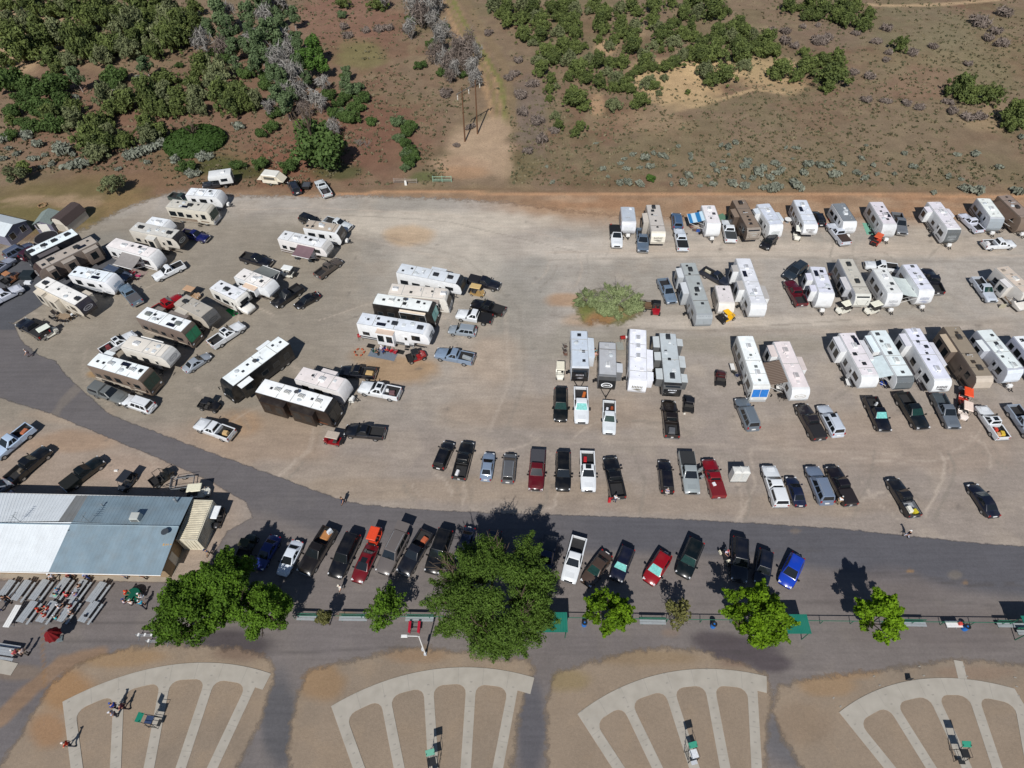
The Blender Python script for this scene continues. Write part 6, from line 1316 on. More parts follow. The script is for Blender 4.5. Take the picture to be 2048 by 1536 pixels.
for i, (x, y, r) in enumerate(parse("50,130,48 20,185,25 40,20,50 160,150,66 90,210,55 220,170,58 230,20,55 290,70,50 180,60,55 380,30,58 450,60,58 560,60,66 640,40,58 520,130,72 600,130,58 720,150,66 820,50,74 920,40,66 1010,60,58 1130,60,48 880,120,66 990,120,66 1060,170,66 1140,150,54 800,190,74 700,90,50 130,310,68 190,290,48 270,260,74 300,340,58 360,230,66 440,220,66 520,230,66 400,360,50 480,300,74 560,310,58 600,340,58 640,270,66 700,270,58 760,310,56 790,250,58 850,200,66 940,220,66 1010,250,66 1080,230,56 870,290,48 20,370,40 900,320,46 620,580,58 660,630,58 750,610,58 740,560,48 880,580,66 960,470,58 960,560,66 1040,560,66 1050,640,58 1150,560,58 1190,400,56 1130,490,50 1260,500,74 1300,570,84 1350,640,66 1280,430,66 1400,560,74 1440,620,58 1500,600,58 900,650,58 960,660,48 1160,640,48 300,680,56 440,640,48 450,720,58 530,830,74 600,850,74 570,910,56 560,740,58 610,720,48 640,780,48 740,830,56 860,740,66 870,810,58 950,780,40 2000,20,46 1650,60,40 60,700,34 330,420,30")):
    plant('juniper_tree', 'tree', LJ1, GJ1, JUN[i % 4], ML_J if i % 3 else ML_J2, x / k1, y / k1, r / k1 * R.uniform(.82, 1.0), TRK, hz=R.uniform(.95, 1.3))
k2 = 3.531
for i, (x, y, r) in enumerate(parse("30,30,60 120,60,60 130,150,60 60,100,40 230,40,60 300,60,60 230,130,66 240,250,70 330,120,60 370,170,58 440,60,60 520,60,60 600,60,60 570,10,40 480,120,50 590,150,60 480,230,50 540,190,50 600,240,50 360,250,60 300,300,40 740,40,60 790,70,50 820,100,58 700,80,30 770,170,60 800,210,50 770,280,40 920,60,50 1000,50,58 1040,90,40 920,180,50 1020,200,58 1010,260,58 930,240,50 870,280,50 840,330,38 1000,340,74 1160,50,66 1280,20,50 1350,40,30 1440,10,60 1560,20,58 1370,100,58 1470,90,58 1570,100,66 1665,80,38 1150,150,66 1190,190,48 1250,220,58 1300,160,48 1360,240,50 1300,290,58 1420,180,40 1430,260,58 1200,280,48 1150,320,38 1210,360,25 1280,350,25 400,360,76 340,430,58 360,500,56 450,420,58 520,340,66 560,430,66 600,340,58 660,330,30 630,500,74 700,420,58 760,450,58 680,560,58 560,550,40 830,500,48 770,590,58 860,440,58 940,450,58 900,560,58 960,610,58 870,620,48 1000,540,40 1090,390,58 1090,460,58 1050,500,48 1150,480,48 1120,580,58 1160,610,38 1230,470,56 1300,440,56 1230,550,34 430,560,40 420,640,38 420,700,34 470,610,30 600,700,86 660,760,48 560,680,48 460,820,44 480,890,48 600,940,48 640,900,44 870,740,66 1050,730,66 1090,700,38 1400,650,25 1190,660,28 1000,640,40 1500,300,58 1430,370,74 1370,390,48 1480,410,56 1570,390,76 1600,340,58 1520,500,84 1650,540,76 1560,580,48 1600,250,66 1700,260,66 1760,160,58 1720,210,58 1800,240,58 1850,260,48 1960,280,66 1940,370,66 1760,390,76 1800,460,48 1750,320,58 1860,340,48 2010,360,46 2030,490,58")):
    plant('juniper_tree', 'tree', LJ2, GJ2, JUN[(i + 1) % 4], ML_J if i % 4 else ML_J2, 980 + x / k2, y / k2, r / k2 * R.uniform(.85, 1.04), TRK, hz=R.uniform(.85, 1.1))
k3 = 3.606
for i, (x, y, r) in enumerate(parse("350,40,55 420,60,30 510,35,55 500,110,50 580,100,50 620,50,40 700,120,50 760,140,60 720,70,50 810,40,50 800,100,40 890,170,50 920,110,40 465,380,40 600,440,58 690,420,58 480,480,66 650,550,84 640,630,50 690,500,50 285,520,70 410,560,44")):
    plant('juniper_tree', 'tree', 'green juniper in the scattered clusters at the far right edge of the woodland', 'junipers scattered at the far right edge', JUN[(i + 2) % 4], ML_J, 1480 + x / k3, y / k3, r / k3 * 1.04, TRK, hz=R.uniform(.85, 1.05))
for i, (x, y, r, l) in enumerate([(1160, 330, 48, 'lone small juniper on the open far right slope'), (1600, 640, 78, 'wide juniper left of its neighbour on the right hand slope'), (1660, 700, 56, 'low juniper tucked below a wider juniper on the right hand slope'), (1810, 680, 68, 'round juniper with deep shade on the right hand slope'), (1970, 840, 74, 'big juniper near the right picture edge'), (1960, 905, 48, 'dark low juniper lobe below the big right hand juniper'), (2035, 810, 48, 'juniper cut off by the right picture edge')]):
    plant('juniper_tree', 'tree', l, None, JUN[i % 4], ML_J, 1480 + x / k3, y / k3, r / k3, TRK, hz=1.0)
# leafy trees, oak brush and dead wood on the left slope
for i, (x, y, r) in enumerate(parse("1290,130,76 1350,200,58 1370,290,58 1470,130,58 1530,60,74 1580,210,84 1660,180,56 1520,290,76 1500,390,66 1760,330,56 1650,500,66 1620,570,66 1680,640,62 2030,430,40 2030,520,46 1240,200,50 1320,240,50 1450,300,50 1560,350,54 1600,450,56 1740,250,50 1760,420,54 1800,480,50 1700,620,50 1460,220,50 1380,390,46 1640,300,56 1620,110,50 1720,120,46 850,390,56 450,470,54 1720,560,50")):
    plant('cottonwood_tree', 'tree', 'tall pale green tree in the gully left of the dirt track', 'tall pale trees in the left gully', COT[i % 3], ML_COT, x / k1, y / k1, r / k1, TALLTRK, hz=.85, dv=.9, tm=DEADWOOD)
for i, (x, y, r, l) in enumerate([(1850, 290, 78, 'bright green tree top beside grey dead limbs'), (1800, 370, 72, 'bright green tree below the brightest tree top'), (1880, 400, 58, 'bright green tree leaning over pale bare trunks')]):
    plant('leafy_tree', 'tree', l, None, COT[i % 3], ML_BR, x / k1, y / k1, r / k1, TALLTRK, hz=.8, dv=.9, tm=DEADWOOD)
for i, (x, y, r) in enumerate(parse("60,480,80 150,490,58 300,520,84 330,590,76 130,560,58 80,650,50 200,630,58 280,650,58 680,450,72 680,500,48 1050,380,25 200,740,58 330,740,66 140,720,40 50,790,40 1390,960,48 1520,960,48 1560,500,50 1930,560,46 1980,600,46 1440,440,46 1600,660,50 1900,750,46 1320,340,44 1260,300,44 1540,440,50 1580,740,48 1530,780,40 1950,670,48 2010,690,48 1090,970,58")):
    plant('oak_brush', 'bush', 'dark green rounded brush on the left slope', 'oak brush on the left slope', OAK[i % 2], ML_OAK, x / k1, y / k1, r / k1, TRK, hz=1.0, dv=.4)
plant('oak_brush', 'bush', 'smooth bright green oval thicket on the red slope', None, leafmesh('crown', [(0, 0, .1, 1, .95, .35)], 6000, .06, 7, 2.2, up=.8, inner=.85), ML_LAWN, 390, 282, 48, TRK, hz=1.0, dv=.12)
BIGOAK = leafmesh('crown', dome(171, 26, h=1.15, rr=(.22, .36)), 5000, .075, 172, 1.4)
plant('leafy_tree', 'tree', 'large broad green tree standing behind the tent trailer', None, BIGOAK, ML_OAK, 632, 288, 58, TALLTRK, hz=.85, dv=.7)
plant('leafy_tree', 'tree', 'green tree lobe above the large broad tree behind the tent trailer', None, OAK[0], ML_BR, 608, 252, 24, TRK)
plant('leafy_tree', 'tree', 'smaller green tree left of the large broad tree by the tent trailer', None, OAK[0], ML_OAK, 575, 328, 22, TRK, dv=.5)
k4 = 3.84
for i, (x, y, r) in enumerate(parse("330,110,38 1090,200,46 1000,340,48 1190,380,48 920,490,48 1080,550,48 390,690,66 470,740,66 340,580,38 300,850,66 390,900,76 540,930,48 750,940,58 830,960,66 830,1010,58 760,1060,58 860,1150,66 830,1240,66 800,1280,48 430,820,60 350,740,56 440,660,50 800,1100,56 880,1200,50 820,1180,50 1010,120,50 870,130,54 930,40,54 1060,300,40 1240,560,46")):
    plant('oak_brush', 'bush', 'green brush beside the dirt track and gully', 'green brush between the gully and the dirt track', OAK[i % 2], ML_OAK if i % 3 else ML_COT, 600 + x / k4, y / k4, r / k4 * 1.05, TRK, dv=.5)
plant('juniper_tree', 'tree', 'lone juniper at the top of the red slope', None, JUN[1], ML_J, 600 + 590 / k4, 30 / k4, 15, TRK)
for i, (x, y, r) in enumerate(parse("1600,40,56 1640,400,66 1700,330,58 1720,480,66 1780,650,40 1870,620,50 1890,500,40 1300,290,40 1560,140,50 1480,250,46 1680,560,46 1580,640,44 1750,560,50 1660,250,50 1200,280,46 1340,110,44 1800,720,40 1950,760,40")):
    plant('dead_tree', 'tree', 'bare grey dead tree in the left gully', 'dead trees in the left gully', DEAD[i % 2], DEADWOOD, x / k1, y / k1, r / k1, hz=1.1, dv=.8)
for i, (x, y, r) in enumerate(parse("950,60,78 930,150,58 1000,40,60 850,250,48 1080,350,58 1100,500,48 1250,450,78 1320,560,66 1220,440,60 1180,560,50 640,30,40 1150,600,40 1300,360,50 1040,440,56 1160,520,60 1280,520,56 1340,620,50 980,110,60 870,110,56 1020,190,50 1100,260,46 1360,420,46 900,20,60 1060,30,50")):
    plant('dead_tree', 'tree', 'bare grey tree thicket along the left side of the dirt track', 'bare thicket beside the dirt track', DEAD[i % 2], DEADWOOD, 600 + x / k4, y / k4, r / k4 * 1.1, hz=1.2, dv=.8)
for i, (u, v, r) in enumerate([(718, 282, 17), (733, 288, 12)]): plant('dead_shrub', 'bush', ('pale dead shrub on the red slope', 'pale dead shrub leaning beside a paler twin on the red slope')[i], None, DEAD[i], ML_DEAD, u, v, r)
for i, (x, y, r) in enumerate(parse("1110,710,66 1830,920,70 1850,1060,66 1700,720,60 1650,560,46 1300,970,44 1750,1150,50 1780,640,50 1720,860,56 360,270,46 340,200,44 500,230,40 680,210,50 600,220,46 1680,460,46 1600,600,40 1440,250,40 1200,1110,36 820,230,40 1950,1000,50")):
    plant('grey_shrub', 'bush', 'leafless grey shrub near the dirt track', 'grey shrubs near the dirt track', BRU[i % 2], ML_GREY, 600 + x / k4, y / k4, r / k4, dv=.35)
for i, (x, y, r) in enumerate(parse("1660,840,50 1290,770,40 1060,200,40 580,290,60 330,290,50 330,220,40 460,190,30 640,270,40 400,330,40 560,180,24 1080,380,30 1240,380,36 940,550,40 830,520,36 920,720,40 1060,730,36 1500,730,36 1540,800,40 1740,840,40 1730,160,60 1900,90,50 1800,270,40 1650,460,30 1900,310,50 1850,220,40 990,300,36 1050,430,30 1400,330,36 1200,740,40 560,300,40 230,210,30 840,240,30")):
    plant('grey_shrub', 'bush', 'leafless purple grey shrub on the open far right slope', 'grey shrubs on the far right slope', BRU[i % 2], ML_GREY, 1480 + x / k3, y / k3, r / k3, dv=.3)
# sagebrush
sg = [(150, 800, 34, k1, 0), (850, 880, 50, k1, 0), (800, 890, 52, k1, 0), (750, 910, 48, k1, 0), (900, 860, 48, k1, 0), (930, 840, 40, k1, 0), (420, 960, 50, k1, 0), (480, 960, 44, k1, 0), (380, 860, 58, k1, 0), (330, 860, 40, k1, 0), (1180, 910, 46, k1, 0), (1210, 915, 36, k1, 0), (1020, 930, 38, k1, 0), (1110, 1010, 38, k1, 0), (1150, 1020, 36, k1, 0), (1390, 740, 40, k1, 0), (30, 810, 36, k1, 0), (220, 850, 34, k1, 0), (100, 900, 24, k1, 0), (190, 930, 24, k1, 0), (265, 905, 18, k1, 0), (340, 900, 18, k1, 0), (430, 905, 24, k1, 0), (20, 925, 22, k1, 0), (50, 870, 20, k1, 0), (690, 990, 20, k1, 0), (860, 955, 24, k1, 0), (300, 960, 24, k1, 0), (240, 980, 18, k1, 0), (210, 660, 30, k1, 0), (560, 690, 24, k1, 0), (690, 530, 30, k1, 0), (820, 460, 30, k1, 0), (440, 570, 30, k1, 0), (150, 780, 30, k1, 0)]
for i, (x, y, r, k_, _) in enumerate(sg): plant('sagebrush', 'bush', 'grey sagebrush below the left hand woodland', 'sagebrush below the left hand woodland', SAG[i % 3], ML_SAGE, x / k_, y / k_, r / k_, dv=.3)
ea = "920,1290,46 980,1290,40 1050,1300,44 1400,1240,46 1360,1290,42 1480,1310,20 1280,1300,24 1580,1300,32 1690,1040,36 1630,1025,26 1730,1005,30 1690,1090,20 1820,1140,40 1640,1140,22 1570,1165,30 1600,1205,30 1650,1190,26 1800,1170,30 1890,1210,42 1930,1190,34 2020,1150,34 2030,1220,34 1980,1255,34 1860,1255,26 1790,1250,26 1720,1300,46 1790,1305,44 1930,1320,40 1990,1325,44 2030,1320,40 1270,1240,24 1300,1170,18 1220,1100,40 1160,1080,30 1100,1110,40 1130,1180,40 1060,1180,30 960,1190,30 920,1150,24 1010,1090,30 1420,1120,26 1325,1030,22 440,1285,24 400,1175,18 1250,1110,26 950,1120,26 800,1190,30 830,1250,20 750,1010,20 1420,1090,24 1540,1250,20"
for i, (x, y, r) in enumerate(parse(ea)): plant('sagebrush', 'bush', 'blue grey sagebrush beyond the far row of trailers', 'sagebrush beyond the far row', SAG[i % 3], ML_SAGE, 980 + x / k2, y / k2, r / k2, dv=.3)
eb = "330,1065,22 400,1065,26 60,1160,34 20,1200,30 130,1240,44 170,1210,28 260,1180,34 300,1230,36 220,1285,34 380,1145,18 90,1290,24 500,1190,40 580,1190,44 640,1200,30 670,1165,22 745,1180,26 455,1245,38 680,1250,46 875,1140,30 960,1190,24 1070,1185,18 1190,1105,28 1255,1200,30 850,1245,32 900,1280,38 990,1255,20 1120,1255,20 1500,1270,28 1700,1110,34 1560,1110,24 1870,1205,28 400,1330,60 240,1350,60 30,1335,40 1640,1360,54 1710,1370,46 2010,1380,46 1400,1385,24 1590,1290,18 910,1050,18 2030,990,26"
for i, (x, y, r) in enumerate(parse(eb)): plant('sagebrush', 'bush', 'blue grey sagebrush beyond the far row of trailers', 'sagebrush beyond the far row', SAG[i % 3], ML_SAGE, 1480 + x / k3, y / k3, r / k3, dv=.3)
plant('green_shrub', 'bush', 'single round green shrub at the edge of the orange dirt road', None, OAK[0], ML_BR, 980 + 1130 / k2, 1255 / k2, 11)
# ground cover nobody could count: dry grass and weed tufts over the scrub
def tufts():
    g = np.random.default_rng(77); N = 15000
    u = g.uniform(-80, 2130, N); v = g.uniform(0, 372, N) ** 1.0
    q = toworld(list(zip(u, v))); x, y = q[:, 0], q[:, 1]
    dens = fbm(x, y, .05, 201) * .6 + fbm(x, y, .3, 203) * .6
    keep = (dens > .52) & ~((np.abs(u - 960) < 60) & (v > 230)) & ~((np.abs(u - 930 - (v - 80) * .35) < 26) & (v < 250)) & ~((u < 330) & (v > 345))
    x, y, u, v = x[keep], y[keep], u[keep], v[keep]; n = len(x)
    s = g.uniform(.10, .34, n); per = 5
    X = np.repeat(x, per) + g.normal(size=n * per) * np.repeat(s, per) * .6; Y = np.repeat(y, per) + g.normal(size=n * per) * np.repeat(s, per) * .6; sz = np.repeat(s, per)
    a = g.uniform(0, pi, n * per); dx, dy = np.cos(a) * sz * .7, np.sin(a) * sz * .7; lx, ly = g.normal(size=n * per) * sz * .4, g.normal(size=n * per) * sz * .4
    Z0 = np.full(n * per, .0); V = np.stack([np.stack([X - dx, Y - dy, Z0], 1), np.stack([X + dx, Y + dy, Z0], 1), np.stack([X + dx * .6 + lx, Y + dy * .6 + ly, sz * 1.1], 1), np.stack([X - dx * .6 + lx, Y - dy * .6 + ly, sz * 1.1], 1)], 1).reshape(-1, 3)
    m = bpy.data.meshes.new('weeds'); M_ = n * per; m.vertices.add(4 * M_); m.vertices.foreach_set('co', V.astype(np.float32).ravel()); m.loops.add(4 * M_); m.loops.foreach_set('vertex_index', np.arange(4 * M_, dtype=np.int32))
    m.polygons.add(M_); m.polygons.foreach_set('loop_start', np.arange(0, 4 * M_, 4, dtype=np.int32)); m.polygons.foreach_set('loop_total', np.full(M_, 4, np.int32)); m.update(calc_edges=True)
    ta = m.attributes.new('tone', 'FLOAT', 'POINT'); ta.data.foreach_set('value', np.repeat(np.repeat(g.random(n), per), 4).astype(np.float32)); m.materials.append(None)
    o = obj('weeds', m, matleaf('weeds', S(72, 78, 54), S(128, 118, 94), tr=.1)); tag(o, 'low dry weeds and grass tufts over the scrub slope', 'weeds', kind='stuff')
tufts()
# ---- small trees by the lawn
def crowned(label, u, v, hc, rx, rz, blobs_, leaves, size, m, seed, lean=(0, 0), tm=BARK, rr=(.25, .4), elong=1.5, trunk_r=.22, name='shade_tree', drop=0, dense=.5, dep=3, spiky=0):
    """tree whose crown centre is hc metres up, seen at u, v; rx, rz crown radii in metres"""
    p = G(u, v, hc); g = random.Random(seed); root = thing(name, label, 'tree', (p.x - lean[0], p.y - lean[1], 0), 0)
    cl = []
    for i in range(blobs_):
        a = g.uniform(0, 2 * pi); zz = g.uniform(-.75, 1); q = math.sqrt(max(0, 1 - zz * zz)) * g.uniform(.45, 1.0); s = g.uniform(*rr) * rx
        cl.append((lean[0] + q * cos(a) * rx * .8, lean[1] + q * sin(a) * rx * .8, hc + zz * rz * .75 - drop * q, s, s, s * .75))
        if spiky and i % 2 == 0:
            for t in (.55, .95, 1.25): cl.append((lean[0] + cos(a) * (q * rx * .8 + s * t), lean[1] + sin(a) * (q * rx * .8 + s * t), hc + zz * rz * .75 + s * .15 * t, s * (.42 - .2 * t + .1), s * (.42 - .2 * t + .1), s * .3))
    mb = MB(); mb.tube((0, 0, 0), (lean[0] * .5, lean[1] * .5, hc * .55), trunk_r, trunk_r * .75, 8, False)
    for i in range(6):
        a = 2 * pi * i / 6 + g.random(); limbs(mb, (lean[0] * .5, lean[1] * .5, hc * .5), (cos(a), sin(a), .9), rx * .5, trunk_r * .45, dep, g, .6, 3)
    obj('trunk', mb, tm, root); obj('crown', leafmesh('crown', cl, leaves, size, seed, elong, inner=dense), m, root)
    return root
crowned('lone juniper with a bare twisted trunk on the lawn', 224, 370, 2.0, 2.7, 1.5, 16, 2600, .22, ML_J2, 301, (-.6, .5), name='juniper_tree', trunk_r=.16)
crowned('juniper at the left picture edge on the lawn', 26, 345, 2.0, 2.6, 1.4, 14, 2400, .22, ML_J2, 302, name='juniper_tree', trunk_r=.16)
crowned('second juniper touching the one at the left lawn edge', 48, 336, 1.6, 1.8, 1.2, 10, 1400, .22, ML_J, 303, name='juniper_tree', trunk_r=.14)
# ---- the lone bush in the lot
crowned('wide grey green bush alone in the middle of the gravel lot', 1236, 602, 1.25, 4.6, 1.2, 80, 17000, .13, ML_BUSH, 310, spiky=1, dense=.3, name='lone_bush', trunk_r=.1, rr=(.1, .22), elong=2.6, tm=DEADWOOD)
crowned('smaller yellow green bush joined to the lone bush', 1175, 598, .8, 2.9, .7, 30, 4000, .15, ML_BUSH, 311, spiky=1, dense=.3, name='lone_bush', trunk_r=.08, rr=(.1, .24), elong=2.6, tm=DEADWOOD)
# ---- shade trees by the clubhouse and along the rail
crowned('great feathery shade tree towering over the parking row', 986, 1190, 6.2, 7.7, 4.6, 160, 95000, .1, ML_BIG, 320, (.3, .3), rr=(.08, .2), trunk_r=.42, elong=2.6, dense=.2, spiky=1)
crowned('deep green maple beside the picnic tables', 372, 1224, 4.6, 4.3, 3.0, 64, 24000, .17, ML_MAP, 321, rr=(.14, .24), dense=.3, spiky=1)
crowned('tall deep green maple shading the parked blue sedan', 446, 1176, 5.0, 4.4, 3.4, 64, 24000, .17, ML_MAP, 322, rr=(.14, .24), dense=.3, spiky=1)
crowned('rounder lighter maple at the right of the clubhouse trees', 532, 1222, 4.0, 3.2, 2.7, 48, 16000, .14, ML_MAP, 323, rr=(.14, .26), dense=.3)
crowned('little olive tree at the start of the green rail', 650, 1236, 2.2, 1.0, 1.3, 12, 1300, .15, ML_OLIVE, 324, name='small_tree', trunk_r=.07, rr=(.3, .45))
crowned('young drooping tree with gaps at the green rail', 768, 1218, 2.8, 2.5, 2.1, 24, 4200, .16, ML_MAP, 325, name='small_tree', trunk_r=.09, rr=(.2, .36), spiky=1)
crowned('star shaped yellow green maple beside the green canopy', 1219, 1226, 3.4, 2.9, 2.2, 42, 7000, .19, ML_MAP2, 326, name='maple_tree', trunk_r=.12, rr=(.13, .24), dense=.3, spiky=1)
crowned('sparse half bare young tree at the rail', 1352, 1222, 2.6, 1.9, 1.9, 14, 900, .2, ML_OLIVE, 327, name='small_tree', trunk_r=.1, rr=(.2, .4), tm=DEADWOOD, dep=4)
crowned('largest yellow green maple shading two dark cars', 1518, 1230, 5.0, 3.9, 3.0, 66, 13000, .2, ML_MAP2, 328, name='maple_tree', trunk_r=.16, rr=(.11, .22), dense=.3, spiky=1)
crowned('yellow green maple alone at the right end of the rail', 1762, 1232, 4.6, 2.9, 2.5, 50, 8200, .2, ML_MAP2, 329, name='maple_tree', trunk_r=.13, rr=(.13, .24), dense=.3, spiky=1)
# ================================================================ BUILDINGS
def rib_panel(p0, p1, q1, q0, n, hgt=.022, th=.03):
    """ribbed sheet: p0-p1 along one edge, q0-q1 along the other; ribs run p to q"""
    mb = MB(); p0, p1, q1, q0 = map(Vector, (p0, p1, q1, q0)); top = []; 
    for i in range(n):
        for t, z in ((0, 0), (.12, hgt), (.28, hgt), (.4, 0)):
            f = (i + t) / n; top.append((f, z))
    top.append((1.0, 0)); A = [p0.lerp(p1, f) + Vector((0, 0, z)) for f, z in top]; B = [q0.lerp(q1, f) + Vector((0, 0, z)) for f, z in top]; m = len(A)
    mb.add(A + B, [(i, i + 1, m + i + 1, m + i) for i in range(m - 1)])
    d = Vector((0, 0, -th)); mb.add([p0 + d, p1 + d, q1 + d, q0 + d], [(0, 3, 2, 1)])
    return mb
ROOFW = mat('white_metal_roof', S(224, 230, 234), .45, var=.05, scale=.8, dirt=.10)
ROOFB = mat('blue_grey_metal_roof', S(136, 156, 168), .45, metal=.1, var=.16, scale=.5, dirt=.22)
ROOFT = mat('faded_metal_roof', S(138, 140, 140), .5, metal=.1, var=.12, scale=.6, dirt=.25)
def clubhouse():
    he, hr = 2.9, 3.75
    A, B, C, D = G(56, 987, he), G(385.5, 994.6, he), G(321, 1150.5, he), G(-50, 1142, he); r1, r2 = G(9, 1047, hr), G(358, 1053, hr)
    # carry the roof on past the left edge of the picture
    A2, D2, r12 = A + (A - B) * .45, D + (D - C) * .2, r1 + (r1 - r2) * .3
    c0 = (A + C) / 2; root = thing('clubhouse', 'long clubhouse with a half white half blue grey ribbed metal roof', 'building', (c0.x, c0.y, 0)); o0 = Vector((c0.x, c0.y, 0))
    L = lambda p: Vector(p) - o0
    def at(p, q, f): return p + (q - p) * f
    def split(u, v, z): return G(u, v, z)
    U1, U2 = split(152, 991, he), split(117, 1042, hr); V1, V2 = split(176, 991, he), split(145, 1043, hr); W2, W1 = split(143, 1044, hr), split(97, 1144, he)
    def rn(a, b): return max(2, int((b - a).length / .42))
    rf = rib_panel(*map(L, (A2, U1, U2, r12)), rn(A2, U1)); roof = obj('roof', rf, ROOFW, root)
    for a in ((U1, V1, V2, U2, ROOFT), (V1, B, r2, V2, ROOFB), (W2, r2, C, W1, ROOFB), (r12, W2, W1, D2, ROOFW)):
        obj('roof_panel', rib_panel(*map(L, a[:4]), rn(a[0], a[1])), a[4], roof)
    cap = MB(); cap.path([L(r12) + Vector((0, 0, .05)), L(r2) + Vector((0, 0, .05))], .07, 6); obj('ridge_cap', cap, ROOFB, roof)
    for a, b in ((L(A2), L(B)), (L(D2), L(C))):
        g = MB(); z = Vector((0, 0, -.09)); g.path([a + z, b + z], .06, 6); obj('gutter', g, WHITE, roof)
    # walls
    ins = .55; W = MB(); ax = (B - A2).normalized(); ay = Vector((-ax.y, ax.x, 0))
    w0 = L(A2) - ay * ins; w1 = L(B) - ay * ins - ax * .45; w2 = L(C) + ay * .9 - ax * .35; w3 = L(D2) + ay * .9; k = L(r2) - ax * .4; k0 = L(r12); k.z = hr - .06; k0.z = hr - .06
    
    for p_ in (w0, w1, w2, w3): p_.z = 0
    pts = [w0, w1, w2, w3]; vs = [(p.x, p.y, 0) for p in pts] + [(p.x, p.y, he - .06) for p in pts] + [tuple(k0), tuple(k)]
    W.add(vs, [(0, 1, 5, 4), (1, 2, 6, 9, 5), (2, 3, 7, 6), (3, 0, 4, 8, 7)]); obj('wall', W, mat('tan_block_wall', S(150, 128, 100), .85, var=.12, scale=3, bump=.3), root)
    # door on the right gable, windows on the yard side
    d = (w2 - w1).normalized(); nrm = Vector((d.y, -d.x, 0)); nrm = nrm if nrm.dot(ax) > 0 else -nrm
    q = MB(); p = w1 + d * ((w2 - w1).length * .72) + nrm * .02; q.quad(p, p + d * .95, p + d * .95 + Vector((0, 0, 2.05)), p + Vector((0, 0, 2.05))); q.v = [(x, y, z if z > 1 else .02) for x, y, z in q.v]; obj('door', q, flat((206, 200, 188)), root)
    e = (w2 - w3).normalized(); ne = Vector((e.y, -e.x, 0))
    for f in (.25, .45, .62, .8):
        p = w3 + e * ((w2 - w3).length * f) + ne * .02; q = MB(); q.quad(p + Vector((0, 0, 1.0)), p + e * 1.6 + Vector((0, 0, 1.0)), p + e * 1.6 + Vector((0, 0, 2.1)), p + Vector((0, 0, 2.1))); obj('window', q, GLASS, root)
    # roof gear
    p = G(273, 1036, 3.7); q = MB(); q.taper(-.55, .55, -.5, .5, 0, .85, .06); cl = obj('swamp_cooler', q.mesh('swamp_cooler', bevel=.03), shell((186, 190, 186)), root, L(p) - Vector((0, 0, .25)))
    q = MB()
    for i in range(5): q.box(-.4, .4, -.512, -.5, .15 + i * .12, .21 + i * .12)
    obj('vent_grille', q, flat((110, 112, 112)), cl)
    for (u, v, h_, r_) in ((206, 1012, .35, .07), (352, 1002, .5, .13), (140, 1064, .35, .05), (355, 1055, .2, .12)):
        p = G(u, v, 3.3); q = MB(); q.lathe([(r_, -.2), (r_, h_), (r_ * 1.6, h_ + .02), (r_ * .4, h_ + .14)], 10); obj('vent_pipe', q, flat((120, 128, 134)), root, L(p))
    p = G(334, 1068, 3.5); q = MB(); q.tube((0, 0, -.2), (0, 0, .45), .03).lathe([(.03, .4), (.3, .5), (.42, .62)], 12); obj('satellite_dish', q, flat((60, 66, 74)), root, L(p))
    p = G(337, 1083, 3.35); q = MB()
    for i in range(4): q.box(-.5 + i * .27, -.32 + i * .27, -.5, .5, .05, .09)
    for i in range(3): q.box(-.5, .5, -.45 + i * .4, -.37 + i * .4, -.02, .05)
    obj('roof_pallet', q, flat((196, 160, 104)), root, L(p), (0, 0, .1))
    for (u, v, h_) in ((180, 1045, 1.7), (40, 1043, 1.5)):
        p = G(u, v, 3.8); q = MB(); q.tube((0, 0, -.2), (0, 0, h_), .025)
        for i in range(6): q.tube((-.5 + i * .06, -.6 + i * .22, h_ - .25), (.5 - i * .06, -.6 + i * .22, h_ - .25), .014)
        q.tube((0, -.7, h_ - .25), (0, .6, h_ - .25), .018); obj('antenna', q, flat((120, 126, 130)), root, L(p))
clubhouse()
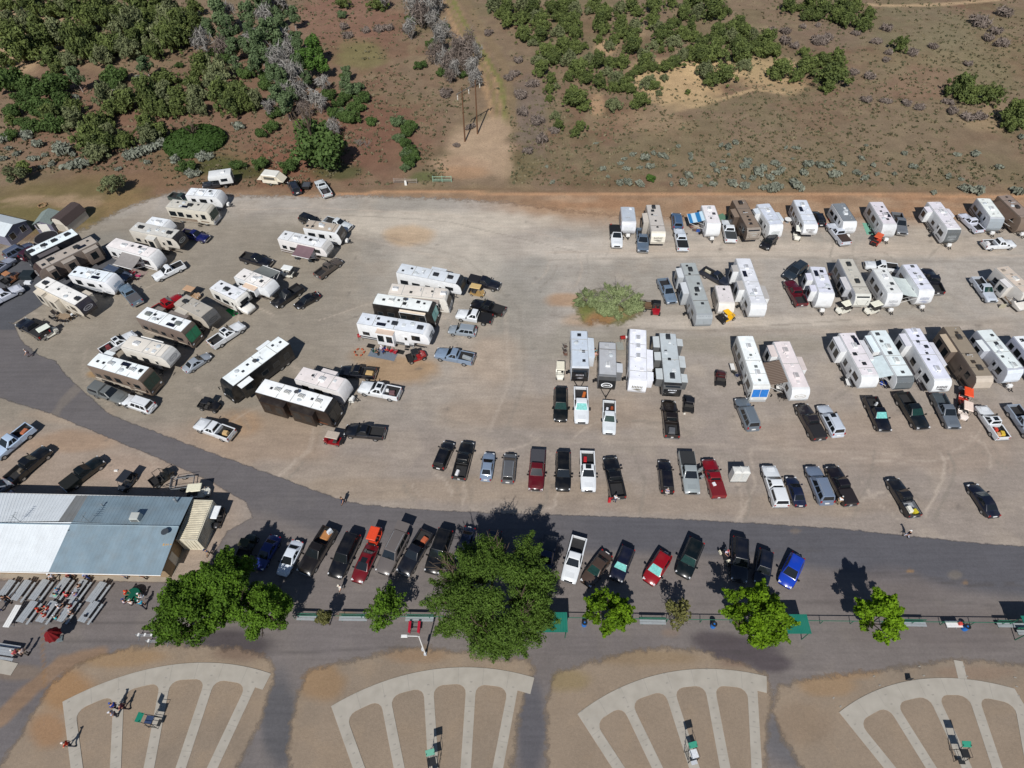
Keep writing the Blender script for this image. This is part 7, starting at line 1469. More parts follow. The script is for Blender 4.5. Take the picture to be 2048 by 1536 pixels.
def container():
    H = 2.6; a, b = G(405, 1000.5, H), G(373.5, 1079.5, H); mid = (a + b) / 2; mid.z = 0; L = (b - a).length; h = L / 2; w_ = 1.2
    root = thing('shipping_container', 'rust streaked cream shipping container at the clubhouse end', 'container', mid, heading(a, b)); cm = mat('container_cream', S(212, 206, 186), .6, var=.1, scale=1.4, dirt=.3)
    q = MB(); n = 22; A = []; B = []
    for i in range(n):
        for t, z in ((0, 0), (.35, 0), (.5, .06), (.85, .06)): x = -h + L * (i + t) / n; A.append((x, -w_ + .1, H - .06 + z)); B.append((x, w_ - .1, H - .06 + z))
    A.append((h, -w_ + .1, H - .06)); B.append((h, w_ - .1, H - .06)); m = len(A); q.add(A + B, [(i, i + 1, m + i + 1, m + i) for i in range(m - 1)]); obj('roof', q, mat('container_roof', S(210, 202, 180), .6, var=.14, scale=2.0, dirt=.45), root)
    for s in (-1, 1):
        q = MB(); A = []; B = []
        for i in range(n):
            for t, z in ((0, 0), (.3, 0), (.5, .05), (.8, .05)): x = -h + L * (i + t) / n; A.append((x, s * (w_ - z), .15)); B.append((x, s * (w_ - z), H - .1))
        m = len(A); q.add(A + B, [(i, i + 1, m + i + 1, m + i) for i in range(m - 1)]); obj('wall', q, cm, root)
    fr = MB()
    for x in (-h, h):
        for s in (-1, 1): fr.box(x - .06, x + .06, s * w_ - .06, s * w_ + .06, 0, H)
        fr.box(x - .05, x + .05, -w_ + .06, w_ - .06, H - .1, H - .003).box(x - .05, x + .05, -w_ + .06, w_ - .06, .02, .16)
    for s in (-1, 1): fr.box(-h + .06, h - .06, s * w_ - .05, s * w_ + .05, H - .1, H - .004).box(-h + .06, h - .06, s * w_ - .05, s * w_ + .05, .02, .16)
    obj('frame', fr, cm, root)
    for s in (0, 1):
        q = MB(); y0 = -w_ + .08 + s * (w_ - .07); q.box(h - .02, h + .03, y0, y0 + w_ - .11, .18, H - .12)
        for t in (.3, .7): q.tube((h + .06, y0 + (w_ - .1) * t, .2), (h + .06, y0 + (w_ - .1) * t, H - .2), .025)
        obj('door', q, cm, root)
container()
def hut(name, label, u, v, hu, hv, L, W, he, hr, wall, roof, gambrel=False, front=None, ribs=16, windows=2):
    """gable building; u, v: ground at the middle of its gable end, hu, hv: a ground point back along the ridge"""
    a = G(u, v); b = G(hu, hv); rz = heading(b, a); root = thing(name, label, 'building', a, rz)   # local +x points out of the gable, body from x=-L to 0
    w_ = W / 2; prof = [(-w_, 0), (w_, 0), (w_, he), (0, hr), (-w_, he)] if not gambrel else [(-w_, 0), (w_, 0), (w_, he), (w_ * .62, hr - .25), (0, hr), (-w_ * .62, hr - .25), (-w_, he)]
    q = MB(); n = len(prof); q.add([(0, y, z) for y, z in prof] + [(-L, y, z) for y, z in prof], [tuple(range(n)), tuple(range(2 * n - 1, n - 1, -1)), (0, n, n + 1, 1)[::-1], (1, 2, n + 2, n + 1)[::-1], (0, n - 1, 2 * n - 1, n)]); obj('wall', q, wall, root)
    up = prof[2:] if gambrel else prof[2:]; e = .18; rf = None
    for (y0, z0), (y1, z1) in zip(up[:-1], up[1:]):
        d = Vector((0, y1 - y0, z1 - z0)).normalized(); k0 = e if (y0, z0) == up[0] else 0; k1 = e if (y1, z1) == up[-1] else 0
        p0 = Vector((e, y0, z0 + .05)) - d * k0; p1 = Vector((e, y1, z1 + .05)) + d * k1; D_ = Vector((-L - 2 * e, 0, 0))
        r_ = obj('roof', rib_panel(p0, p0 + D_, p1 + D_, p1, ribs, .02), roof, root)
    for i in range(windows):
        y = -w_ * .5 + W * .5 * i; q = MB(); q.quad((.015, y - .5, .9), (.015, y + .5, .9), (.015, y + .5, 2.0), (.015, y - .5, 2.0)); f = obj('window', q, GLASS, root)
        q = MB(); q.box(.003, .012, y - .56, y + .56, .84, 2.06); obj('window_frame', q, WHITE, f)
    if front:
        q = MB(); q.box(.004, .03, -w_ * .55, w_ * .55, .1, min(he, 2.0)); obj('door', q, flat(front), root)
    return root
GRW = mat('grey_siding', S(122, 122, 138), .7, var=.08, ribs=('Z', 3.2, .4)); LROOF = mat('light_metal_roof', S(206, 214, 218), .45, var=.05, dirt=.1)
hut('mobile_home', 'pale roofed mobile home cut by the left picture edge', 46, 478, -20, 462, 12, 4.6, 2.3, 3.1, GRW, LROOF, windows=2)
hut('garden_shed', 'grey green roofed shed with a white porch beside the mobile home', 96, 466, 110, 446, 3.6, 3.0, 1.9, 2.6, mat('shed_siding', S(108, 106, 122), .7, var=.1), mat('grey_green_shingle', S(124, 136, 132), .85, var=.25, scale=9), windows=1, front=(222, 220, 214))
hut('barn_shed', 'dark brown gambrel shed with a cream front next to the lawn', 128, 463, 163, 434, 4.8, 3.0, 1.6, 2.9, mat('cream_siding', S(206, 198, 186), .7, var=.08), mat('brown_shingle', S(74, 62, 60), .85, var=.25, scale=9), True, (180, 172, 158), windows=0)
def trampoline():
    root = thing('trampoline', 'round black trampoline behind the narrow motor coach', 'trampoline', G(97, 482))
    q = MB(); q.lathe([(1.85, .78), (1.75, .8), (.01, .78)], 24); obj('mat', q, flat((24, 22, 28)), root)
    q = MB(); n = 24
    for i in range(n): q.tube((1.92 * cos(2 * pi * i / n), 1.92 * sin(2 * pi * i / n), .8), (1.92 * cos(2 * pi * (i + 1) / n), 1.92 * sin(2 * pi * (i + 1) / n), .8), .04)
    obj('rim', q, STEEL, root)
    for i in range(6):
        a = pi * i / 3; q = MB(); q.tube((1.9 * cos(a), 1.9 * sin(a), 0), (1.9 * cos(a), 1.9 * sin(a), .8), .03); obj('leg', q, STEEL, root)
trampoline()
# ================================================================ POLES, RAILS, BENCHES
def h_frame():
    b1, b2 = G(930, 283), G(955, 268); mid = (b1 + b2) / 2; root = thing('power_pole', 'wooden h frame power pole with a crossarm on the bare dirt', 'utility pole', mid)
    t = []
    for b in (b1, b2):
        q = MB(); q.tube(b - mid, b - mid + Vector((0, 0, 11.4)), .17, .12, 8); obj('pole', q, mat('pole_wood', S(104, 74, 52), .9, var=.3, scale=6), root); t.append(b - mid)
    d = (t[1] - t[0]).normalized(); c = (t[0] + t[1]) / 2; q = MB(); q.tube(c - d * 3.6 + Vector((0, 0, 10.6)), c + d * 3.6 + Vector((0, 0, 10.6)), .13, .13, 4); obj('crossarm', q, mat('pole_wood_grey', S(112, 104, 96), .9, var=.3, scale=6), root)
    for k_ in (-3.3, 0, 3.3):
        q = MB(); p = c + d * k_ + Vector((0, 0, 10.5)); q.lathe([(.03, p.z), (.1, p.z - .15), (.06, p.z - .3), (.12, p.z - .5), (.06, p.z - .7), (.1, p.z - .95), (.03, p.z - 1.2)], 8, (p.x, p.y)); obj('insulator', q, flat((206, 204, 196)), root)
h_frame()
def light_pole():
    root = thing('lamp_post', 'white lamp post with a bent arm at the trap field edge', 'lamp post', G(851, 1309))
    q = MB(); q.tube((0, 0, 0), (0, 0, 6.0), .085, .06, 8); obj('pole', q, WHITE, root)
    q = MB(); q.path([(0, 0, 5.95), (-.15, 0, 6.12), (-1.2, 0, 6.2)], .04, 6); obj('arm', q, WHITE, root)
    q = MB(); q.taper(-1.75, -1.1, -.14, .14, 6.12, 6.26, .04); obj('lamp_head', q, WHITE, root)
    q = MB(); q.box(-.13, .13, -.13, .13, 0, .5); obj('base_box', q, flat((186, 192, 200)), root)
    q = MB(); q.box(-.2, -.08, -.1, .1, 1.5, 2.1); obj('meter_box', q, flat((200, 206, 214)), root)
light_pole()
GREEN = mat('green_enamel', S(26, 96, 74), .5, var=.1, dirt=.1); GROOF = mat('green_sheet_roof', S(22, 112, 96), .5, var=.08, scale=1.0, dirt=.08)
def rail():
    P = [G(u, v) for u, v in ((590, 1237), (860, 1239), (1130, 1241), (1400, 1245), (1700, 1248), (2120, 1252))]; root = thing('guard_rail', 'long low green pipe rail along the yard in front of the trees', 'railing', P[0]); o0 = P[0]
    q = MB(); q.path([p - o0 + Vector((0, 0, .95)) for p in P], .045, 6); obj('top_rail', q, GREEN, root)
    for a, b in zip(P[:-1], P[1:]):
        n = int((b - a).length / 3.2)
        for i in range(n):
            p = a.lerp(b, i / n) - o0; q = MB(); q.tube(p, p + Vector((0, 0, .95)), .04); obj('post', q, GREEN, root)
rail()
def bench(u0, v0, u1, v1, label):
    a, b = G(u0, v0), G(u1, v1); L = (b - a).length; root = thing('bench', label, 'bench', (a + b) / 2, heading(a, b), 'aluminium benches along the green rail'); h = L / 2
    q = MB(); q.box(-h, h, -.26, -.02, .42, .46).box(-h, h, .02, .24, .42, .46); obj('seat', q, ALU, root)
    q = MB(); q.box(-h, h, .32, .36, .58, .88); obj('backrest', q, GREEN, root)
    for x in (-h + .3, h - .3): q = MB(); q.box(x - .03, x + .03, -.22, .3, .02, .06).box(x - .03, x + .03, -.03, .03, .06, .42).box(x - .03, x + .03, .29, .32, .06, .86).box(x - .03, x + .03, .03, .29, .36, .42); obj('leg', q, GREEN, root)
for c in [(596, 1238, 634, 1239, 'aluminium bench at the left end of the green rail'), (680, 1239, 736, 1240, 'aluminium bench between the little olive tree and the drooping tree'), (812, 1240, 868, 1241, 'aluminium bench above the red framed cart'), (1278, 1246, 1330, 1247, 'aluminium bench between a star shaped maple and the sparse tree'),
          (1790, 1250, 1848, 1251, 'aluminium bench beside the rightmost maple'), (1990, 1252, 2046, 1253, 'aluminium bench under the edge of the right canopy'), (2030, 1267, 2090, 1268, 'aluminium bench in front of another under the right canopy')]: bench(*c)
def canopy(u0, v0, u1, v1, label, h=2.5):
    a, b = G(u0, v0, h), G(u1, v1, h); c = (a + b) / 2; w_, d = abs(b.x - a.x) / 2, abs(a.y - b.y) / 2; root = thing('shade_canopy', label, 'canopy', (c.x, c.y, 0), 0, 'green flat shade canopies along the rail')
    obj('roof', rib_panel((-w_, d, h + .08), (w_, d, h + .08), (w_, -d, h - .06), (-w_, -d, h - .06), 14, .02), GROOF, root)
    for x in (-w_ + .15, w_ - .15):
        for y in (-d + .15, d - .15): q = MB(); q.tube((x, y, 0), (x, y, h - .02), .05); obj('post', q, GREEN, root)
    q = MB(); q.box(-w_ + .05, w_ - .05, -d + .12, -d + .18, h - .2, h - .1).box(-w_ + .05, w_ - .05, d - .18, d - .12, h - .1, h - .0); obj('beam', q, GREEN, root)
canopy(1062, 1225, 1136, 1264, 'green shade canopy half hidden by the great tree'); canopy(1566, 1229, 1624, 1267, 'green shade canopy beside the largest yellow green maple'); canopy(2040, 1232, 2112, 1268, 'green shade canopy cut by the right picture edge')
def barrel(u, v, label, col=(36, 110, 190), lid=(20, 20, 22)):
    root = thing('trash_barrel', label, 'trash can', G(u, v)); q = MB(); q.lathe([(.27, 0), (.29, .3), (.27, .6), (.29, .86)], 14); obj('drum', q, flat(col, .45), root)
    q = MB(); q.lathe([(.31, .84), (.31, .9), (.2, .93), (.02, .8)], 14); obj('liner', q, flat(lid), root)
barrel(1425, 1253, 'blue trash barrel with a black liner left of the largest maple'); barrel(1927, 1258, 'blue trash barrel with a black liner beside the white table'); barrel(1168, 1250, 'blue trash barrel half hidden by the star shaped maple')
def table(u, v, dx, dy, label, name='picnic_table', L=2.35, W=.76, benches=True, m=None, z=.75, grp='aluminium picnic tables by the clubhouse'):
    a = G(u, v, z); b = G(u + dx, v + dy, z); rz = heading(a, b); a.z = 0; root = thing(name, label, 'table', a, rz, grp if benches else None); h = L / 2; m = m or ALU
    q = MB()
    for i in range(3): y0 = -W / 2 + i * W / 3; q.box(-h, h, y0 + .008, y0 + W / 3 - .008, z - .04, z)
    obj('tabletop', q, m, root)
    if benches:
        for s in (-1, 1): q = MB(); q.box(-h, h, s * .63 - .13, s * .63 + .13, .42, .46); obj('seat', q, m, root)
    for x in (-h + .35, h - .35):
        q = MB(); w_ = .72 if benches else W / 2 - .08
        q.tube((x, -w_, 0), (x, w_ * .4, z - .04), .03).tube((x, w_, 0), (x, -w_ * .4, z - .04), .03)
        if benches: q.tube((x, -.8, .4), (x, .8, .4), .03)
        obj('leg', q, STEEL, root)
TG = 'aluminium picnic tables by the clubhouse'
for i, (u, v, l) in enumerate([(11, 1180, 'picnic table at the left end of the upper table row'), (43, 1180, 'empty picnic table second from the left in the upper row'), (79, 1179, 'empty picnic table below the clubhouse eave and a white shirted person'), (121, 1175, 'picnic table with a blue shirted diner in the upper row'), (156, 1179, 'picnic table with diners on its right side in the upper row'), (194, 1184, 'empty picnic table at the right end of the upper row'),
          (55, 1223, 'empty picnic table in the lower row beside a white folding table'), (94, 1223, 'picnic table crowded by people in red in the lower row'), (134, 1222, 'picnic table between two groups of diners in the lower row'), (178, 1223, 'picnic table with one dark bag at the right end of the lower row')]):
    table(u, v, 20, -27, l)
table(24, 1232, 14, -24, 'bright white folding table at the end of the lower row', 'folding_table', 2.4, .7, False, WHITE)
table(7, 1302, 20, 3, 'picnic table alone by the concrete slab', L=2.6)
table(1908, 1248, 20, 0, 'white folding table by the rail with a red bag', 'folding_table', 1.7, .72, False, WHITE)
table(1752, 735, 0, 10, 'small white table beside the black suv row', 'folding_table', 1.0, .6, False, WHITE) if 0 else None
def box_thing(name, label, cat, u, v, sx, sy, sz, col, z=0, rz=0, k=.03, bevel=.02):
    q = MB(); q.taper(-sx / 2, sx / 2, -sy / 2, sy / 2, 0, sz, k); p = G(u, v, z + sz / 2); p.z = z
    return single(name, q.mesh(name, bevel=bevel), flat(col) if not hasattr(col, 'name') else col, label, cat, p, rz)
def dark_bag(): pass
box_thing('bag', 'dark bag on the rightmost table of the lower row', 'bag', 171, 1231, .3, .25, .3, (22, 22, 34), .75)
box_thing('bag', 'red and white bag on the white folding table by the rail', 'bag', 1921, 1247, .4, .35, .3, (196, 70, 60), .75)
def round_table():
    root = thing('round_table', 'round table with a dark green cloth by the clubhouse trees', 'table', G(271, 1194)); q = MB(); n = 22
    q.loft([[(r * cos(2 * pi * i / n) * (1 + (.05 * sin(7 * 2 * pi * i / n) if z < .5 else 0)), r * sin(2 * pi * i / n) * (1 + (.05 * sin(7 * 2 * pi * i / n) if z < .5 else 0)), z) for i in range(n)] for r, z in ((.02, .77), (.76, .765), (.8, .73), (.84, .4))], False); obj('tablecloth', q.mesh('c', smooth=True), cloth((14, 84, 66)), root)
    q = MB(); q.tube((0, 0, 0), (0, 0, .73), .05).disc((0, 0), .35, .3, 0, .05); obj('base', q, STEEL, root)
round_table()
def umbrella():
    root = thing('patio_umbrella', 'half folded maroon patio umbrella on a grey base in the yard', 'umbrella', G(121, 1278), .3); q = MB(); n = 20
    q.loft([[(r * cos(2 * pi * i / n) * (1 - .14 * (i % 2)), r * sin(2 * pi * i / n) * (1 - .14 * (i % 2)), z) for i in range(n)] for r, z in ((.85, 1.35), (.72, 1.75), (.4, 2.2), (.03, 2.5))], False); obj('canopy', q, cloth((112, 24, 28)), root)
    q = MB(); q.tube((0, 0, 0), (0, 0, 2.55), .03); obj('pole', q, STEEL, root)
    q = MB(); q.taper(-.32, .32, -.32, .32, 0, .16, .06); obj('base', q, flat((96, 108, 112)), root)
umbrella()
def rack(u, v, label, col, n=3, rz=0):
    root = thing('gun_rack', label, 'rack', G(u, v), rz); m = col
    for s in (-1, 1): q = MB(); q.tube((s * 1.0, -.35, .03), (s * 1.0, .35, .03), .035).tube((s * 1.0, 0, .03), (s * 1.0, 0, .95), .035); obj('leg', q, m, root)
    q = MB(); q.tube((-1.0, 0, .95), (1.0, 0, .95), .04).tube((-1.0, 0, .5), (1.0, 0, .5), .03); obj('rail', q, m, root)
    for i in range(n): x = -.7 + 1.4 * i / max(1, n - 1); q = MB(); q.box(x - .09, x + .09, -.16, .16, .96, 1.0); obj('notch_plate', q, WHITE, root)
rack(298, 1275, 'grey steel gun rack left of the deep green maple', STEEL); rack(318, 1287, 'second grey steel gun rack under the edge of the deep green maple', STEEL, 2)
def red_cart():
    root = thing('red_rack', 'bright red two sided steel rack beside the lamp post', 'rack', G(830, 1258), 0); m = flat((176, 24, 52), .5)
    for s in (-1, 1):
        q = MB(); q.box(s * .5 - .14, s * .5 + .14, -.6, .6, .72, .78); obj('shelf', q, m, root)
        for y in (-.5, .5): q = MB(); q.tube((s * .5, y, 0), (s * .5, y, .72), .035); obj('leg', q, m, root)
    q = MB(); q.tube((-.36, -.45, .7), (.36, -.45, .7), .04).tube((-.36, .45, .7), (.36, .45, .7), .04); obj('crossbar', q, BLACK, root)
red_cart()
# porta-potties: two units
for i, (u, l) in enumerate([(1466, 'white portable toilet, left hand of the touching pair'), (1482, 'white portable toilet, right hand of the touching pair')]):
    root = thing('portable_toilet', l, 'portable toilet', G(u, 957), 0); pm = mat('toilet_shell', S(214, 214, 210), .55, var=.06, dirt=.1)
    q = MB(); q.taper(-.52, .52, -.52, .52, .08, 2.05, .02); obj('shell', q.mesh('shell', bevel=.03), pm, root)
    q = MB(); q.lathe([(.74, 2.05), (.74, 2.12), (.45, 2.24), (.02, 2.28)], 4); m_ = q.mesh('roof', bevel=.02); m_.transform(Matrix.Rotation(pi / 4, 4, 'Z')); obj('roof', m_, pm, root)
    q = MB(); q.box(-.36, .36, -.55, -.52, .15, 1.95); d_ = obj('door', q, flat((206, 208, 206)), root)
    q = MB(); q.tube((.3, .3, 2.1), (.3, .3, 2.5), .05); obj('vent_pipe', q, flat((190, 190, 188)), root)
    q = MB(); q.box(-.56, .56, -.56, .56, 0, .08); obj('base', q, flat((90, 92, 94)), root)
# scorer's high chairs on the trap fields
for (u, v, du, dv, l) in [(312, 1446, 22, 3, "scorer's high chair with a green panel and blue cushion on the left trap field"), (867, 1528, 3, 22, "scorer's high chair with green panel on the second trap field"), (1381, 1513, 8, 22, "scorer's high chair with a white seat on the third trap field"), (1913, 1512, 8, 22, "scorer's high chair with green panel on the right trap field")]:
    a = G(u, v); root = thing('scorer_chair', l, 'high chair', a, heading(a, G(u + du, v + dv)), "scorers' chairs on the trap fields")
    dk = flat((34, 36, 38)); 
    for x in (-.4, .4):
        for y in (-.4, .4): q = MB(); q.tube((x * 1.2, y * 1.2, 0), (x * .85, y * .85, 1.5), .028); obj('leg', q, dk, root)
    q = MB(); q.box(-.36, .36, -.36, .36, 1.48, 1.54); obj('seat', q, flat((214, 218, 224)) if 'white' in l else flat((40, 60, 96)) if 'blue' in l else flat((30, 32, 36)), root)
    q = MB(); q.tube((-.36, -.36, 1.5), (-.55, -.36, 2.35), .025).tube((-.36, .36, 1.5), (-.55, .36, 2.35), .025).tube((.36, -.38, 1.85), (-.42, -.38, 1.85), .02).tube((.36, .38, 1.85), (-.42, .38, 1.85), .02).tube((.36, -.38, 1.5), (.36, -.38, 1.85), .02).tube((.36, .38, 1.5), (.36, .38, 1.85), .02); obj('arm_frame', q, dk, root)
    q = MB(); q.hexa([(-.9, -.42, 2.34), (-.42, -.42, 2.1), (-.42, .42, 2.1), (-.9, .42, 2.34), (-.88, -.42, 2.38), (-.4, -.42, 2.14), (-.4, .42, 2.14), (-.88, .42, 2.38)]); obj('back_panel', q, mat('green_panel', S(20, 128, 104), .5, var=.1), root)
    q = MB(); q.box(.42, .75, -.3, .3, .45, .5); obj('footrest', q, flat((190, 194, 200)) if 'white' in l else dk, root)
    q = MB()
    for z in (.35, .75, 1.1): q.tube((-.46, -.46, z), (.46, -.46, z), .02).tube((-.46, .46, z), (.46, .46, z), .02)
    obj('brace', q, dk, root)
# gates at the dirt track
def gate(u0, v0, u1, v1, label, m, h=1.15):
    a, b = G(u0, v0), G(u1, v1); L = (b - a).length; root = thing('gate', label, 'gate', a, heading(a, b)); q = MB()
    for z in (.25, .6, h): q.tube((0, 0, z), (L, 0, z), .045)
    obj('bars', q, m, root)
    for x in (0, L * .5, L): q = MB(); q.tube((x, 0, 0), (x, 0, h + .2), .06); obj('post', q, m, root)
gate(788, 366, 834, 367, 'pale wooden rail barrier at the foot of the dirt track', DEADWOOD, .9); gate(866, 364, 903, 364, 'pale green pipe gate at the foot of the dirt track', flat((150, 186, 164)))
box_thing('sign_post', 'small white sign in front of the pale rail barrier', 'sign', 811, 366, .45, .06, 1.1, (226, 226, 222))
# fire ring of logs on the lawn, orange stakes
def logs(u, v, label, n, r, col, l=.9):
    root = thing('log_pile', label, 'log pile', G(u, v)); g = random.Random(int(u))
    for i in range(n):
        a = 2 * pi * i / n; x, y, b = r * cos(a), r * sin(a), a + g.uniform(.8, 2.2); q = MB(); q.tube((x - cos(b) * l / 2, y - sin(b) * l / 2, .14), (x + cos(b) * l / 2, y + sin(b) * l / 2, .14 + g.uniform(0, .15)), .13, .11, 7); obj('log', q, flat(col), root)
logs(85, 412, 'ring of cut logs round the fire pit on the lawn', 9, .62, (150, 122, 90), .7); logs(719, 706, 'circle of short orange stakes near the campsite mat', 6, .7, (170, 84, 52), .35)
# double power of litter: small white scraps
# ================================================================ PEOPLE
def skinned(name, pts, edges, root, sub=1):
    m = bpy.data.meshes.new(name); m.from_pydata([p[:3] for p in pts], edges, []); o = bpy.data.objects.new(name, m); COL.objects.link(o)
    md = o.modifiers.new('skin', 'SKIN'); md.use_smooth_shade = True
    for i, p in enumerate(pts):
        sv = m.skin_vertices[0].data[i]; sv.radius = (p[3], p[3]); sv.use_root = i == root
    s_ = o.modifiers.new('sub', 'SUBSURF'); s_.levels = sub; s_.render_levels = sub
    dg = bpy.context.evaluated_depsgraph_get(); r = bpy.data.meshes.new_from_object(o.evaluated_get(dg)); r.name = name
    bpy.data.objects.remove(o); r.materials.clear(); r.materials.append(None); return r
def figure(pose):
    P = []; E = []
    def pt(x, y, z, r, link=None): P.append((x, y, z, r)); i = len(P) - 1; (E.append((link, i)) if link is not None else None); return i
    sit = pose == 'sit'; hz = .52 if sit else .94; ln = .06 if pose == 'walk' else .03
    pel = pt(0, 0, hz, .13); sp = pt(ln * .5, 0, hz + .2, .125, pel); ch = pt(ln, 0, hz + .43, .15, sp); nk = pt(ln + .02, 0, hz + .575, .06, ch); jw = pt(ln + .05, 0, hz + .65, .072, nk); hd = pt(ln + .045, 0, hz + .735, .098, jw); pt(ln + .035, 0, hz + .82, .06, hd)
    pt(ln + .165, 0, hz + .71, .016, hd)
    J = {}
    for s in (-1, 1):
        pt(ln + .03, s * .112, hz + .72, .018, hd)
        sh = pt(ln, s * .185, hz + .47, .062, ch)
        if sit: el = (ln + .12, s * .26, hz + .22); wr = (ln + .36, s * .17, hz + .22)
        elif pose == 'walk': el = (ln + s * .10 - .03, s * .255, hz + .19); wr = (ln + s * .24 + .06, s * .25, hz - .02)
        else: el = (ln - .03, s * .255, hz + .19); wr = (ln + .06, s * .27, hz - .06)
        e_ = pt(*el, .044, sh); w_ = pt(*wr, .03, e_); d = (Vector(wr) - Vector(el)).normalized(); pm = Vector(wr) + d * .07; p_ = pt(*pm, .034, w_)
        side = Vector((0, 0, 1)) if sit else Vector((1, 0, 0)); side = (side - d * side.dot(d)).normalized(); cu = d.cross(side) * (.02 * s)
        for k_, ln_ in ((-1.5, .06), (-.5, .078), (.5, .084), (1.5, .074)):
            b = pm + side * (k_ * .019) + d * .03; f1 = pt(*b, .0095, p_); f2 = pt(*(b + d * ln_ * .55 + cu * .5), .0088, f1); pt(*(b + d * ln_ + cu * 1.6), .0078, f2)
        b = pm + side * .042 - d * .02; f1 = pt(*b, .011, w_); pt(*(b + side * .022 + d * .045), .009, f1)
        hp = pt(0, s * .09, hz - .04, .092, pel)
        if sit: kn = (.43, s * .12, .5); an = (.45, s * .12, .1)
        elif pose == 'walk': kn = (.14 * -s + .06, s * .09, .5); an = (.28 * -s - .06, s * .09, .1)
        else: kn = (.02, s * .1, .5); an = (-.02, s * .11, .09)
        k2_ = pt(*kn, .06, hp); a_ = pt(*an, .04, k2_); pt(an[0] + .15, an[1] + .01 * s, max(.035, an[2] - .055), .038, a_); J[s] = (kn, an, el, (ln, s * .185, hz + .47))
    body = skinned('body', P, E, pel)
    P = []; E = []
    def mkshirt():
        a = pt(0, 0, hz + .03, .15); b = pt(ln * .5, 0, hz + .2, .15, a); c = pt(ln, 0, hz + .43, .172, b)
        for s in (-1, 1): sh = pt(ln, s * .19, hz + .47, .082, c); el = Vector(J[s][2]); t = Vector(J[s][3]).lerp(el, .75); pt(*t, .064, sh)
        return a
    r = mkshirt(); shirt = skinned('shirt', P, E, r)
    P = []; E = []
    a = pt(0, 0, hz + .02, .148)
    for s in (-1, 1): hp = pt(0, s * .09, hz - .05, .11, a); k3_ = pt(*J[s][0], .078, hp); an = Vector(J[s][1]); pt(an.x, an.y, an.z + .03, .058, k3_)
    tr = skinned('trousers', P, E, a)
    hx, hzz = ln + .045, hz + .735
    q = MB(); q.lathe([(.112, hzz + .015), (.113, hzz + .05), (.09, hzz + .1), (.04, hzz + .125), (.005, hzz + .13)], 12, (hx - .005, 0)); q.hexa([(hx + .06, -.08, hzz + .03), (hx + .2, -.05, hzz + .01), (hx + .2, .05, hzz + .01), (hx + .06, .08, hzz + .03), (hx + .06, -.08, hzz + .045), (hx + .2, -.05, hzz + .022), (hx + .2, .05, hzz + .022), (hx + .06, .08, hzz + .045)]); cap = q.mesh('cap', smooth=True)
    q = MB(); q.lathe([(.09, hzz - .05), (.11, hzz), (.112, hzz + .05), (.085, hzz + .1), (.03, hzz + .122), (.005, hzz + .125)], 12, (hx - .018, 0)); hair = q.mesh('hair', smooth=True)
    eyes = []
    for s in (-1, 1): q = MB(); q.ball((hx + .093, s * .035, hzz + .005), .012, 6, 4); eyes.append(q.mesh('eye'))
    shoes = []
    for s in (-1, 1): an = J[s][1]; q = MB(); q.loft([ring(an[0] - .07, .045, max(0, an[2] - .09), an[2] + .01, .03), ring(an[0] + .08, .05, max(0, an[2] - .09), max(.06, an[2] - .02), .025), ring(an[0] + .19, .035, max(0, an[2] - .09), max(.045, an[2] - .05), .015)]); q.v = [(x, y + an[1], z) for x, y, z in q.v]; shoes.append(q.mesh('shoe', smooth=True))
    return body, shirt, tr, cap, hair, eyes, shoes
FIG = {k: figure(k) for k in ('stand', 'walk', 'sit')}
HAIRC = [(50, 38, 30), (92, 74, 56), (160, 156, 150)]
def person(u, v, du, dv, pose, shirt, pants, cap, label, group=None, z=0, s=1.0):
    b, sh, tr, cp, hr, ey, shs = FIG[pose]; a = G(u, v); rz = heading(a, G(u + du, v + dv)); a.z = z; root = thing('person', label, 'person', a, rz, group, s * R.uniform(.97, 1.04))
    obj('body', b, SKIN, root); obj('shirt', sh, cloth(shirt), root); obj('trousers', tr, cloth(pants), root)
    obj('hair', hr, cloth(HAIRC[int(u) % 3]), root)
    if cap: obj('cap', cp, cloth(cap), root)
    for e in ey: obj('eye', e, flat((30, 24, 20)), root)
    for e in shs: obj('shoe', e, flat((60, 56, 52)), root)
NV = (30, 36, 58); KH = (150, 134, 108); JE = (48, 62, 92); BK = (26, 26, 30)
